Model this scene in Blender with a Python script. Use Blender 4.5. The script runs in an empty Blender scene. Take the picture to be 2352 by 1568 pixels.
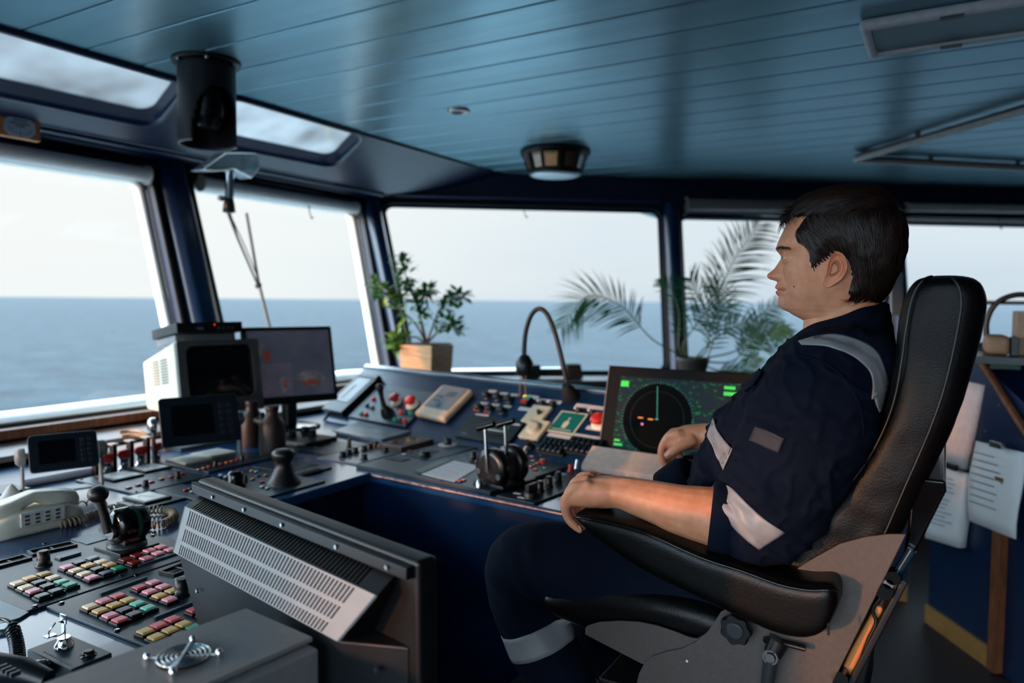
import bpy, math, random, json
from mathutils import Vector as V, Matrix, noise
from mathutils.bvhtree import BVHTree
random.seed(7)
SC = bpy.context.scene
COL = SC.collection
rad = math.radians
# ---------------------------------------------------------------- camera
FPX, CZ = 1700.0, 1.30
cam_d = bpy.data.cameras.new('camera'); cam = bpy.data.objects.new('camera', cam_d); COL.objects.link(cam)
SC.camera = cam
_y, _p, _r = rad(30.3), rad(-3.17), rad(0.45)
FW = V((-math.sin(_y)*math.cos(_p), math.cos(_y)*math.cos(_p), math.sin(_p)))
RT0 = V((math.cos(_y), math.sin(_y), 0)); UP0 = RT0.cross(FW)
RT = RT0*math.cos(_r)+UP0*math.sin(_r); UP = UP0*math.cos(_r)-RT0*math.sin(_r)
cam.matrix_world = Matrix(((RT.x, UP.x, -FW.x, 0), (RT.y, UP.y, -FW.y, 0), (RT.z, UP.z, -FW.z, CZ), (0, 0, 0, 1)))
cam_d.sensor_width = 36; cam_d.lens = FPX/2352*36; cam_d.clip_start = .02; cam_d.clip_end = 60000
cam_d.dof.use_dof = True; cam_d.dof.focus_distance = 1.30; cam_d.dof.aperture_fstop = 2.8
# ---------------------------------------------------------------- world
SC.view_settings.view_transform = 'Standard'; SC.view_settings.look = 'None'
SC.view_settings.gamma = 1; SC.view_settings.use_curve_mapping = False
SC.view_settings.exposure = 0.0
def lin(c):
    return tuple((x/255/12.92 if x/255 <= .04045 else ((x/255+.055)/1.055)**2.4) for x in c)
W = bpy.data.worlds.new('sky'); SC.world = W; W.use_nodes = True
nt = W.node_tree; nt.nodes.clear()
def nd(nt, t, **kw):
    n = nt.nodes.new(t)
    for k, v in kw.items(): setattr(n, k, v)
    return n
tc = nd(nt, 'ShaderNodeTexCoord'); sp = nd(nt, 'ShaderNodeSeparateXYZ'); nt.links.new(tc.outputs['Generated'], sp.inputs[0])
rp = nd(nt, 'ShaderNodeValToRGB'); nt.links.new(sp.outputs['Z'], rp.inputs[0])
cr = rp.color_ramp; cr.elements[0].position = 0.0; cr.elements[0].color = (*lin((201, 216, 230)), 1)
cr.elements[1].position = .22; cr.elements[1].color = (*lin((232, 238, 243)), 1)
e = cr.elements.new(.07); e.color = (*lin((218, 229, 238)), 1)
e = cr.elements.new(.6); e.color = (*lin((236, 243, 247)), 1)
mpn = nd(nt, 'ShaderNodeMapping'); mpn.inputs['Scale'].default_value = (1.2, 1.2, 7)
nz = nd(nt, 'ShaderNodeTexNoise'); nz.inputs['Scale'].default_value = 2.2; nz.inputs['Detail'].default_value = 5
nt.links.new(tc.outputs['Generated'], mpn.inputs[0]); nt.links.new(mpn.outputs[0], nz.inputs[0])
r2 = nd(nt, 'ShaderNodeMapRange'); r2.inputs[1].default_value = .42; r2.inputs[2].default_value = .72; r2.inputs[3].default_value = 0; r2.inputs[4].default_value = .35
nt.links.new(nz.outputs[0], r2.inputs[0])
mx = nd(nt, 'ShaderNodeMixRGB'); nt.links.new(r2.outputs[0], mx.inputs[0]); nt.links.new(rp.outputs[0], mx.inputs[1]); mx.inputs[2].default_value = (*lin((240, 243, 240)), 1)
# brighter, warmer part of the sky over the bow (towards -x)
dp = nd(nt, 'ShaderNodeVectorMath', operation='DOT_PRODUCT'); dp.inputs[1].default_value = (-.93, .30, .12)
nt.links.new(tc.outputs['Generated'], dp.inputs[0])
r3 = nd(nt, 'ShaderNodeMapRange', interpolation_type='SMOOTHSTEP'); r3.inputs[1].default_value = .55; r3.inputs[2].default_value = 1.0; r3.inputs[4].default_value = .85
nt.links.new(dp.outputs['Value'], r3.inputs[0])
m2 = nd(nt, 'ShaderNodeMixRGB'); nt.links.new(r3.outputs[0], m2.inputs[0]); nt.links.new(mx.outputs[0], m2.inputs[1]); m2.inputs[2].default_value = (*lin((252, 252, 249)), 1)
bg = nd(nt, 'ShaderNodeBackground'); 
m3 = nd(nt, 'ShaderNodeMixRGB'); r5 = nd(nt, 'ShaderNodeMapRange'); r5.inputs[1].default_value = .2; r5.inputs[2].default_value = .5; nt.links.new(sp.outputs['Z'], r5.inputs[0])
nt.links.new(r5.outputs[0], m3.inputs[0]); nt.links.new(m2.outputs[0], m3.inputs[1]); m3.inputs[2].default_value = (*lin((196, 226, 250)), 1); m6 = nd(nt, 'ShaderNodeMixRGB'); m6.inputs[2].default_value = (*lin((206, 228, 244)), 1); nt.links.new(m3.outputs[0], m6.inputs[1]); nt.links.new(m6.outputs[0], bg.inputs[0])
# overcast sky: several times brighter overhead than near the horizon
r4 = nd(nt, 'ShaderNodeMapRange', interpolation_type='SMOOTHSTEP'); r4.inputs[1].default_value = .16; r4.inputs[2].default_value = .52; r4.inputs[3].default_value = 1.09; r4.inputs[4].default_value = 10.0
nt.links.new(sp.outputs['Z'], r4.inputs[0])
# fill glow added to the sky behind the camera, on the low sun's side
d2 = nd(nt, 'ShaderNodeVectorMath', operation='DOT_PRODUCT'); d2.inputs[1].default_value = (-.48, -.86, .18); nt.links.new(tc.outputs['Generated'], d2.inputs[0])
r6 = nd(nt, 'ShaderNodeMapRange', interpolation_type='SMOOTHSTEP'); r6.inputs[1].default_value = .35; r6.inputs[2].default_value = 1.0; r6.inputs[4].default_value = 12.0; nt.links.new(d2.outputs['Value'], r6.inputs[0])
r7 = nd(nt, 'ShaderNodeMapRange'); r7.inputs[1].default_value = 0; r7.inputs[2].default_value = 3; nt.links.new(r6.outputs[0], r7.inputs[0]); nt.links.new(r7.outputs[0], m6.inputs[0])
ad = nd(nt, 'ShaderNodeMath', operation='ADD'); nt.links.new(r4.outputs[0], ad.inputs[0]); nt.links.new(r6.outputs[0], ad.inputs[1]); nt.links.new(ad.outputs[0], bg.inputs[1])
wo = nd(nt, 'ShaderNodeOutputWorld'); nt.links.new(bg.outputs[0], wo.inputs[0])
# ---------------------------------------------------------------- low warm sun, shining in through the port-side windows behind the photographer
sl = bpy.data.lights.new('sun', 'SUN'); so = bpy.data.objects.new('sun', sl); COL.objects.link(so)
sl.energy = 2.6; sl.angle = rad(2.5); sl.color = (1.0, .40, .11)
so.rotation_euler = V((-.45, -.89, .075)).to_track_quat('Z', 'Y').to_euler()
so['label'] = 'low sun'
# ================================================================ helpers
def ray(px, py): return FW+RT*((px-1176)/FPX)-UP*((py-784)/FPX)
C0 = V((0, 0, CZ))
def pl(px, py, p0, n):
    d = ray(px, py); n = V(n); return C0+d*((V(p0)-C0).dot(n)/d.dot(n))
def onz(px, py, z=.75): return pl(px, py, (0, 0, z), (0, 0, 1))
def onx(px, py, x): return pl(px, py, (x, 0, 0), (1, 0, 0))
def ony(px, py, y): return pl(px, py, (0, y, 0), (0, 1, 0))
MATS = {}
def mat(name, rgb, rough=.5, metal=0., nscale=40., namt=.08, bump=0., bscale=None, emis=0., spec=.5, coat=0., detail=3, stretch=None, alpha=None, trans=0., sheen=0., sss=0.):
    if name in MATS: return MATS[name]
    m = bpy.data.materials.new(name); m.use_nodes = True; t = m.node_tree; b = t.nodes['Principled BSDF']
    c = lin(rgb)
    tcn = nd(t, 'ShaderNodeTexCoord'); src = tcn.outputs['Object']
    if stretch:
        mp = nd(t, 'ShaderNodeMapping'); mp.inputs['Scale'].default_value = stretch; t.links.new(src, mp.inputs[0]); src = mp.outputs[0]
    n = nd(t, 'ShaderNodeTexNoise'); n.inputs['Scale'].default_value = nscale; n.inputs['Detail'].default_value = detail; t.links.new(src, n.inputs[0])
    r = nd(t, 'ShaderNodeMapRange'); r.inputs[1].default_value = .3; r.inputs[2].default_value = .7; r.inputs[3].default_value = 1-namt; r.inputs[4].default_value = 1+namt
    t.links.new(n.outputs[0], r.inputs[0])
    mm = nd(t, 'ShaderNodeVectorMath', operation='SCALE'); mm.inputs[0].default_value = c; t.links.new(r.outputs[0], mm.inputs['Scale'])
    t.links.new(mm.outputs[0], b.inputs['Base Color'])
    b.inputs['Roughness'].default_value = rough; b.inputs['Metallic'].default_value = metal
    b.inputs['Specular IOR Level'].default_value = spec; b.inputs['Coat Weight'].default_value = coat
    if sheen: b.inputs['Sheen Weight'].default_value = sheen
    if sss:
        b.inputs['Subsurface Weight'].default_value = sss; b.inputs['Subsurface Radius'].default_value = (1, .4, .2); b.inputs['Subsurface Scale'].default_value = .004
    if trans: b.inputs['Transmission Weight'].default_value = trans
    if alpha is not None: b.inputs['Alpha'].default_value = alpha
    if emis:
        t.links.new(mm.outputs[0], b.inputs['Emission Color']); b.inputs['Emission Strength'].default_value = emis
    if bump:
        n2 = nd(t, 'ShaderNodeTexNoise'); n2.inputs['Scale'].default_value = bscale or nscale*3; n2.inputs['Detail'].default_value = 4; t.links.new(src, n2.inputs[0])
        bp = nd(t, 'ShaderNodeBump'); bp.inputs['Strength'].default_value = bump; bp.inputs['Distance'].default_value = .002; t.links.new(n2.outputs[0], bp.inputs['Height'])
        t.links.new(bp.outputs[0], b.inputs['Normal'])
    MATS[name] = m; return m
WM = {}      # world matrix of every object built here
def fr(loc, az=0, tilt=0, roll=0):
    """frame at loc: x across, y up the face / away, z out; az about z then tilt about local x"""
    return Matrix.Translation(V(loc)) @ Matrix.Rotation(rad(az), 4, 'Z') @ Matrix.Rotation(rad(tilt), 4, 'X') @ Matrix.Rotation(rad(roll), 4, 'Y')
def axes(o, x, y, z):
    x, y, z = V(x), V(y), V(z)
    return Matrix(((x.x, y.x, z.x, o[0]), (x.y, y.y, z.y, o[1]), (x.z, y.z, z.z, o[2]), (0, 0, 0, 1)))
def thing(name, label, cat, M=None, group=None, kind=None):
    o = bpy.data.objects.new(name, None); COL.objects.link(o); o.empty_display_size = .05
    M = M if isinstance(M, Matrix) else Matrix.Translation(V(M or (0, 0, 0)))
    o.matrix_world = M; WM[o.name] = M.copy()
    o['label'] = label; o['category'] = cat
    if group: o['group'] = group
    if kind: o['kind'] = kind
    return o
def tag(o, label=None, cat=None, group=None, kind=None):
    if label: o['label'] = label
    if cat: o['category'] = cat
    if group: o['group'] = group
    if kind: o['kind'] = kind
    return o
class MB:
    def __init__(s, M=None): s.v = []; s.f = []; s.mi = []; s.M = M or Matrix.Identity(4); s.cm = 0; s.smooth = []; s.sm = False
    def add(s, vs, fs, sm=None):
        b = len(s.v); s.v += [V(p) for p in vs]
        for f in fs: s.f.append([b+i for i in f]); s.mi.append(s.cm); s.smooth.append(s.sm if sm is None else sm)
    def box(s, c, d, R=None):
        x, y, z = d[0]/2, d[1]/2, d[2]/2; R = R or Matrix.Identity(3); c = V(c)
        vs = [c+R@V((i*x, j*y, k*z)) for i in (-1, 1) for j in (-1, 1) for k in (-1, 1)]
        s.add(vs, [(0, 1, 3, 2), (4, 6, 7, 5), (0, 4, 5, 1), (2, 3, 7, 6), (0, 2, 6, 4), (1, 5, 7, 3)])
    def bb(s, a, b): s.box([(a[i]+b[i])/2 for i in range(3)], [abs(a[i]-b[i]) for i in range(3)])
    def hexa(s, lo, hi):
        n = len(lo); s.add(list(lo)+list(hi), [tuple(range(n))[::-1], tuple(range(n, 2*n))]+[(i, (i+1) % n, n+(i+1) % n, n+i) for i in range(n)])
    def prism(s, pts, ext):
        e = V(ext); s.hexa([V(p) for p in pts], [V(p)+e for p in pts])
    def ring(s, rings, close=True, caps=True, sm=True):
        n = len(rings[0]); vs = [p for r in rings for p in r]; fs = []
        for i in range(len(rings)-1):
            for j in range(n if close else n-1):
                k = (j+1) % n; fs.append((i*n+j, i*n+k, (i+1)*n+k, (i+1)*n+j))
        s.add(vs, fs, sm)
        if caps:
            s.add(rings[0], [tuple(range(n))[::-1]], False); s.add(rings[-1], [tuple(range(n))], False)
    def tube(s, pts, r, n=10, caps=True):
        pts = [V(p) for p in pts]; R = [r]*len(pts) if not hasattr(r, '__len__') else r; rings = []; nrm = None
        for i, p in enumerate(pts):
            t = (pts[min(i+1, len(pts)-1)]-pts[max(i-1, 0)]).normalized()
            if nrm is None: nrm = t.orthogonal().normalized()
            nrm = (nrm-t*nrm.dot(t)).normalized(); b = t.cross(nrm)
            rings.append([p+(nrm*math.cos(a)+b*math.sin(a))*R[i] for a in [2*math.pi*k/n for k in range(n)]])
        s.ring(rings, caps=caps)
    def cyl(s, a, b, r, r2=None, n=20, caps=True): s.tube([a, b], [r, r if r2 is None else r2], n, caps)
    def lathe(s, prof, c=(0, 0, 0), ax=(0, 0, 1), n=24, caps=True):
        ax = V(ax).normalized(); u = ax.orthogonal().normalized(); w = ax.cross(u); c = V(c)
        s.ring([[c+ax*z+(u*math.cos(a)+w*math.sin(a))*max(r, 1e-4) for a in [2*math.pi*k/n for k in range(n)]] for r, z in prof], caps=caps)
    def sph(s, c, r, n=16, m=10, sc=(1, 1, 1), R=None):
        c = V(c); R = R or Matrix.Identity(3)
        s.ring([[c+R@V((r*sc[0]*math.sin(t)*math.cos(a), r*sc[1]*math.sin(t)*math.sin(a), r*sc[2]*math.cos(t))) for a in [2*math.pi*k/n for k in range(n)]] for t in [max(.001, min(math.pi-.001, math.pi*i/m)) for i in range(m+1)]], caps=False)
    def build(s, name, mats, parent=None, bevel=0, seg=2, auto=True, local=False):
        mats = mats if isinstance(mats, (list, tuple)) else [mats]
        me = bpy.data.meshes.new(name)
        T = s.M
        if parent is not None: T = WM[parent.name].inverted() @ s.M
        me.from_pydata([T@p for p in s.v], [], s.f)
        for m in mats: me.materials.append(m)
        me.polygons.foreach_set('material_index', s.mi); me.polygons.foreach_set('use_smooth', s.smooth)
        me.update()
        o = bpy.data.objects.new(name, me); COL.objects.link(o)
        if parent is not None: o.parent = parent; WM[o.name] = WM[parent.name].copy()
        else: WM[o.name] = Matrix.Identity(4)
        if bevel:
            b = o.modifiers.new('bevel', 'BEVEL'); b.width = bevel; b.segments = seg; b.limit_method = 'ANGLE'; b.angle_limit = rad(40)
            for p in me.polygons: p.use_smooth = True
            w = o.modifiers.new('wn', 'WEIGHTED_NORMAL'); w.keep_sharp = False
        return o
def struct(mb, name, mats, bevel=0): return tag(mb.build(name, mats, bevel=bevel), kind='structure')
def rrect(x0, x1, y0, y1, r, n=5):
    out = []
    for cx, cy, a0 in ((x1-r, y1-r, 0), (x0+r, y1-r, 90), (x0+r, y0+r, 180), (x1-r, y0+r, 270)):
        for k in range(n+1):
            a = rad(a0+90*k/n); out.append((cx+r*math.cos(a), cy+r*math.sin(a)))
    return out
def smoothpath(pts, k=6):
    """Catmull-Rom through the points"""
    P = [V(p) for p in pts]; P = [P[0]*2-P[1]]+P+[P[-1]*2-P[-2]]; out = []
    for i in range(1, len(P)-2):
        a, b, c, d = P[i-1:i+3]
        for j in range(k):
            t = j/k; out.append(.5*((2*b)+(c-a)*t+(2*a-5*b+4*c-d)*t*t+(3*b-a-3*c+d)*t**3))
    out.append(P[-2]); return out
def coil(path, r, turns, wr, n=6, per=9):
    """helix of radius r around a path"""
    P = smoothpath(path, 8); L = [0]
    for i in range(1, len(P)): L.append(L[-1]+(P[i]-P[i-1]).length)
    N = turns*per; out = []; j = 0; nrm = None
    for i in range(N+1):
        s_ = L[-1]*i/N
        while j < len(P)-2 and L[j+1] < s_: j += 1
        f = (s_-L[j])/max(1e-9, L[j+1]-L[j]); p = P[j].lerp(P[j+1], f); t = (P[j+1]-P[j]).normalized()
        if nrm is None: nrm = t.orthogonal().normalized()
        nrm = (nrm-t*nrm.dot(t)).normalized(); b = t.cross(nrm); a = 2*math.pi*i/per
        out.append(p+(nrm*math.cos(a)+b*math.sin(a))*r)
    m = MB(); m.tube(out, wr, n); return m
def text(s_, size, M, m, parent, name='lettering', depth=.0006, align='CENTER', sx=1.):
    cu = bpy.data.curves.new('t', 'FONT'); cu.body = s_; cu.size = size; cu.align_x = align; cu.align_y = 'CENTER'; cu.extrude = depth
    o = bpy.data.objects.new('t', cu); COL.objects.link(o); dg = bpy.context.evaluated_depsgraph_get()
    me = bpy.data.meshes.new_from_object(o.evaluated_get(dg)); bpy.data.objects.remove(o)
    T = (WM[parent.name].inverted() if parent else Matrix.Identity(4)) @ M @ Matrix.Diagonal((sx, 1, 1, 1)); me.transform(T); me.materials.clear(); me.materials.append(m)
    q = bpy.data.objects.new(name, me); COL.objects.link(q)
    if parent: q.parent = parent; WM[q.name] = WM[parent.name].copy()
    return q
def share(src, parent, M, name=None):
    """another object using src's mesh (built in its own local frame), placed at world matrix M under parent"""
    o = src.copy(); COL.objects.link(o); o.parent = parent
    o.matrix_parent_inverse = Matrix.Identity(4); o.matrix_basis = WM[parent.name].inverted() @ M; WM[o.name] = M.copy(); return o
# ---------------------------------------------------------------- materials
navy = mat('navy_paint', (6, 24, 54), .42, nscale=6, namt=.25, spec=.35)
navy2 = mat('navy_metal', (6, 32, 64), .3, nscale=9, namt=.2, bump=.05, bscale=60)
deskblue = mat('console_blue', (24, 66, 108), .24, coat=.15, spec=.7, nscale=5, namt=.15, bump=.03, bscale=30)
panel = mat('anthracite_panel', (26, 46, 58), .38, nscale=30, namt=.12, bump=.15, bscale=400)
blk = mat('black_plastic', (14, 14, 16), .4, nscale=60, namt=.15)
blkg = mat('black_gloss', (8, 8, 10), .12, nscale=30, namt=.1)
blkm = mat('black_matte', (12, 12, 14), .7, nscale=60, namt=.15)
drk = mat('dark_grey_plastic', (44, 46, 50), .42, nscale=60)
gry = mat('grey_metal', (118, 118, 122), .45, nscale=20, bump=.05, bscale=300)
silver = mat('silver', (180, 182, 186), .25, metal=1., nscale=20)
chrome = mat('chrome', (225, 225, 228), .12, metal=1., nscale=20)
white = mat('white_paint', (226, 228, 230), .45, nscale=8)
cream = mat('cream_plastic', (236, 220, 192), .45, nscale=12)
paper = mat('paper', (224, 226, 228), .8, nscale=8, namt=.03)
wood = mat('varnished_wood', (186, 122, 72), .4, nscale=14, namt=.3, stretch=(1, 1, 12))
woodd = mat('dark_wood', (112, 66, 38), .45, nscale=14, namt=.4, stretch=(6, 6, 1))
rubber = mat('rubber_seal', (20, 16, 18), .6, nscale=50, namt=.4)
redp = mat('red_plastic', (212, 40, 28), .35, nscale=30)
label_m = mat('label_strip', (206, 196, 190), .5, nscale=60)
# ================================================================ the sea
m = MB(); m.add([(-30000, -30000, -11), (30000, -30000, -11), (30000, 30000, -11), (-30000, 30000, -11)], [(0, 1, 2, 3)])
sea_m = bpy.data.materials.new('sea_water'); sea_m.use_nodes = True; t = sea_m.node_tree; b = t.nodes['Principled BSDF']
tcn = nd(t, 'ShaderNodeTexCoord')
mp = nd(t, 'ShaderNodeMapping'); mp.inputs['Scale'].default_value = (.10, .16, .1); mp.inputs['Rotation'].default_value = (0, 0, rad(25)); t.links.new(tcn.outputs['Object'], mp.inputs[0])
n1 = nd(t, 'ShaderNodeTexNoise'); n1.inputs['Scale'].default_value = 1.0; n1.inputs['Detail'].default_value = 8; n1.inputs['Roughness'].default_value = .62; t.links.new(mp.outputs[0], n1.inputs[0])
bp = nd(t, 'ShaderNodeBump'); bp.inputs['Strength'].default_value = 1.0; bp.inputs['Distance'].default_value = 2.5; t.links.new(n1.outputs[0], bp.inputs['Height']); t.links.new(bp.outputs[0], b.inputs['Normal'])
rr = nd(t, 'ShaderNodeValToRGB'); rr.color_ramp.elements[0].position = .35; rr.color_ramp.elements[0].color = (*lin((13, 26, 33)), 1); rr.color_ramp.elements[1].position = .66; rr.color_ramp.elements[1].color = (*lin((31, 46, 53)), 1)
t.links.new(n1.outputs[0], rr.inputs[0]); t.links.new(rr.outputs[0], b.inputs['Base Color'])
b.inputs['Roughness'].default_value = .6; b.inputs['Specular IOR Level'].default_value = .12
o = m.build('sea', sea_m); tag(o, 'calm blue sea reaching to the horizon outside the windows', 'sea', kind='stuff')
# ================================================================ room shell
ZC = 2.15
# ceiling: planks run fore and aft (x) with real grooves
ceil_m = mat('ceiling_teal', (126, 170, 184), .29, metal=.65, nscale=3, namt=.10, bump=.10, bscale=26, stretch=(.25, 6, 1), spec=.9)
m = MB(); y = -2.6
while y < 7.6:
    x0, x1 = -2.62, 2.2
    n0 = y; w = .205
    if y > 4.55:   # chamfered corner: planks end at the starboard-bow wall
        x0 = max(x0, -2.62+(y-4.6)/.602*.799)
    m.bb((x0, n0+.003, ZC), (x1, n0+w-.004, ZC+.02)); y += w
m.bb((-2.62, -2.6, ZC+.012), (2.2, 7.7, ZC+.05))
struct(m, 'ceiling', ceil_m, bevel=.003)
m = MB(); m.bb((-2.9, -2.6, -.04), (2.2, 7.7, 0)); struct(m, 'floor', mat('floor_vinyl', (40, 30, 32), .6, nscale=20, namt=.2, bump=.1, bscale=90))
# a wall cell: quad P(s,t) with a rounded opening, thickness along th
def wall_cell(m, q, hole, r, th, inner=None):
    """q: 4 corner points (bl, br, tr, tl); hole in (s,t) 0..1 of the quad (4 points bl,br,tr,tl); r radius in metres"""
    q = [V(p) for p in q]; hq = [V(p) for p in hole]; th = V(th)
    out = []; n = 7
    for i in range(4):
        c = hq[i]; a = (hq[i-1]-c).normalized(); b2 = (hq[(i+1) % 4]-c).normalized()
        cc = c+(a+b2)*r
        for k in range(n):
            f = rad(90*k/(n-1)); out.append(cc-a*r*math.sin(f)-b2*r*math.cos(f))
    # outer ring of equal count
    outer = []
    for i in range(4):
        for k in range(n):
            outer.append(q[i])
    N = len(out)
    m.add(outer+out, [(i, (i+1) % N, N+(i+1) % N, N+i) for i in range(N) if True])
    m.add(out+[p+th for p in out], [(i, (i+1) % N, N+(i+1) % N, N+i) for i in range(N)], True)
    return out
def hoop(m, loop, off, w, th):
    """frame following a loop: from the loop inwards by w, raised by th along off"""
    c = sum(loop, V((0, 0, 0)))/len(loop); off = V(off); n = len(loop)
    inn = []
    for i, p in enumerate(loop):
        t = (loop[(i+1) % n]-loop[i-1]).normalized(); k = t.cross(off.normalized())
        if k.dot(c-p) < 0: k = -k
        inn.append(p+k*w)
    R = [loop, [p+off*th for p in loop], [p+off*th for p in inn], inn]
    vs = [p for r in R for p in r]; fs = []
    for a in range(4):
        b3 = (a+1) % 4
        for i in range(n): fs.append((a*n+i, a*n+(i+1) % n, b3*n+(i+1) % n, b3*n+i))
    m.add(vs, fs, True)
    return inn
# ---- front wall (A): sill x=-2.87 z=.83 leaning out to x=-3.30 z=1.90
def A(y, z): return V((-2.87-(z-.83)*.43/1.07, y, z))
nA = V((-1.07, 0, -.43)).normalized()      # outward
ub = V((.799, .602, 0)); nb0 = V((-.602, .799, 0))
def B(s, z):                              # starboard-bow wall, leaning out
    return ub*s+nb0*(4.59+(z-.83)*.41/1.07)+V((0, 0, z))
nB = ub.cross(B(0, 1.9)-B(0, .83)).normalized(); nB = nB if nB.dot(nb0) > 0 else -nB
cornB, cornT = V((-2.87, 3.58, .83)), V((-3.30, 3.78, 1.90))
glass = bpy.data.materials.new('window_glass'); glass.use_nodes = True; t = glass.node_tree; t.nodes.clear()
g1 = nd(t, 'ShaderNodeBsdfTransparent'); g1.inputs[0].default_value = (.97, .985, .985, 1); g2 = nd(t, 'ShaderNodeBsdfGlossy'); g2.inputs['Roughness'].default_value = .02
lwn = nd(t, 'ShaderNodeLayerWeight'); lwn.inputs[0].default_value = .5; pw_ = nd(t, 'ShaderNodeMath', operation='POWER'); pw_.inputs[1].default_value = 5; t.links.new(lwn.outputs['Facing'], pw_.inputs[0]); lw = nd(t, 'ShaderNodeMath', operation='MULTIPLY_ADD'); lw.inputs[1].default_value = .4; lw.inputs[2].default_value = .02; t.links.new(pw_.outputs[0], lw.inputs[0]); ms = nd(t, 'ShaderNodeMixShader'); ou = nd(t, 'ShaderNodeOutputMaterial')
t.links.new(lw.outputs[0], ms.inputs[0]); t.links.new(g1.outputs[0], ms.inputs[1]); t.links.new(g2.outputs[0], ms.inputs[2]); t.links.new(ms.outputs[0], ou.inputs[0])
frost = bpy.data.materials.new('skylight_glass'); frost.use_nodes = True; t = frost.node_tree; t.nodes.clear()
g1 = nd(t, 'ShaderNodeBsdfTransparent'); g1.inputs[0].default_value = (.24, .25, .26, 1); g2 = nd(t, 'ShaderNodeBsdfTranslucent'); g2.inputs[0].default_value = (.34, .35, .35, 1)
ns = nd(t, 'ShaderNodeTexNoise'); ns.inputs['Scale'].default_value = 3; ns.inputs['Detail'].default_value = 2; mr = nd(t, 'ShaderNodeMapRange'); mr.inputs[1].default_value = .35; mr.inputs[2].default_value = .7; mr.inputs[3].default_value = .15; mr.inputs[4].default_value = .8
ms = nd(t, 'ShaderNodeMixShader'); ou = nd(t, 'ShaderNodeOutputMaterial'); tcn = nd(t, 'ShaderNodeTexCoord')
t.links.new(tcn.outputs['Object'], ns.inputs[0]); t.links.new(ns.outputs[0], mr.inputs[0]); t.links.new(mr.outputs[0], ms.inputs[0]); t.links.new(g1.outputs[0], ms.inputs[1]); t.links.new(g2.outputs[0], ms.inputs[2]); t.links.new(ms.outputs[0], ou.inputs[0])
def window(idx, loop, n_out, frame_m, fw, depth, glass_m=glass, thin=.05, fd=.05):
    """glass root plus seal and outer reveal frame as children"""
    m = MB(); c = sum(loop, V((0, 0, 0)))/len(loop)
    g = [p+n_out*depth for p in loop]; m.add(g+[p+n_out*.008 for p in g], [tuple(range(len(g))), tuple(range(len(g), 2*len(g)))[::-1]]+[(i, (i+1) % len(g), len(g)+(i+1) % len(g), len(g)+i) for i in range(len(g))])
    w = m.build('window_%d' % idx, glass_m); tag(w, kind='structure')
    m = MB(); hoop(m, loop, -n_out, -.030, .010); m.build('window_seal', rubber, w)
    m = MB(); hoop(m, [p+n_out*(fd+.005) for p in loop], n_out, fw, fd); m.build('window_frame', frame_m, w)
    return w
def wallwin(idx, wname, P, s0, s1, z0, z1, hole, r, n_out, frame_m, fw):
    m = MB()
    hq = [P(*h) for h in hole]
    lp = wall_cell(m, [P(s0, z0) if not isinstance(s0, tuple) else s0[0], P(s1, z0) if not isinstance(s1, tuple) else s1[0], P(s1, z1) if not isinstance(s1, tuple) else s1[1], P(s0, z1) if not isinstance(s0, tuple) else s0[1]], hq, r, n_out*(.03 if idx == 3 else .07))
    struct(m, wname, navy)
    return window(idx, lp, n_out, frame_m, fw, .02 if idx == 3 else .045, fd=.012 if idx == 3 else .05)
ZT = 1.965
wtrim = mat('white_outer_frame', (236, 234, 228), .4, nscale=10, namt=.04)
wallwin(1, 'wall_front', lambda s, z: A(s, z), .70, 2.28, .80, ZT, [(.93, .845), (2.13, .845), (2.205, 1.91), (.93, 1.91)], .085, nA, wtrim, .028)
wallwin(2, 'wall_front', lambda s, z: A(s, z), 2.28, (A(3.575, .80), A(3.79, ZT)), .80, ZT, [(2.36, .845), (3.47, .845), (3.69, 1.915), (2.43, 1.915)], .085, nA, wtrim, .028)
s_c0, s_c1 = -.15, -.36
wallwin(3, 'wall_starboard', lambda s, z: B(s, z), (A(3.575, .80), A(3.79, ZT)), (B(1.61, .80), B(1.69, ZT)), .80, ZT, [(-.06, .85), (1.545, .85), (1.615, 1.935), (-.285, 1.935)], .075, nB, navy, .014)
wallwin(4, 'wall_starboard', lambda s, z: B(s, z), (B(1.61, .80), B(1.69, ZT)), (B(3.18, .80), B(3.35, ZT)), .80, ZT, [(1.69, .85), (3.13, .85), (3.30, 1.93), (1.765, 1.93)], .075, nB, navy, .014)
wallwin(5, 'wall_starboard', lambda s, z: B(s, z), (B(3.18, .80), B(3.35, ZT)), 5.2, .80, ZT, [(3.235, .85), (5.0, .85), (5.0, 1.925), (3.40, 1.925)], .075, nB, navy, .014)
# the same row carried on towards the photographer's side (out of the frame)
wallwin(6, 'wall_front', lambda s, z: A(s, z), -.9, .70, .80, ZT, [(-.75, .845), (.60, .845), (.60, 1.91), (-.75, 1.91)], .085, nA, wtrim, .028)
wallwin(7, 'wall_front', lambda s, z: A(s, z), -2.6, -.9, .80, ZT, [(-2.4, .845), (-1.0, .845), (-1.0, 1.885), (-2.4, 1.885)], .085, nA, wtrim, .028)
# lower walls, headers
m = MB()
for a, b4 in (((-2.87, -2.6), (-2.87, 3.58)),): m.hexa([(a[0], a[1], 0), (b4[0], b4[1], 0), (b4[0], b4[1], .84), (a[0], a[1], .84)], [(a[0]-.06, a[1], 0), (b4[0]-.06, b4[1], 0), (b4[0]-.06, b4[1], .84), (a[0]-.06, a[1], .84)])
struct(m, 'wall_front', navy)
m = MB(); p0, p1 = V((-2.87, 3.58, 0)), B(5.2, .83); p1.z = 0
m.hexa([p0, p1, p1+V((0, 0, .84)), p0+V((0, 0, .84))], [p+nb0*.06 for p in (p0, p1, p1+V((0, 0, .84)), p0+V((0, 0, .84)))]); struct(m, 'wall_starboard', navy)
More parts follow.
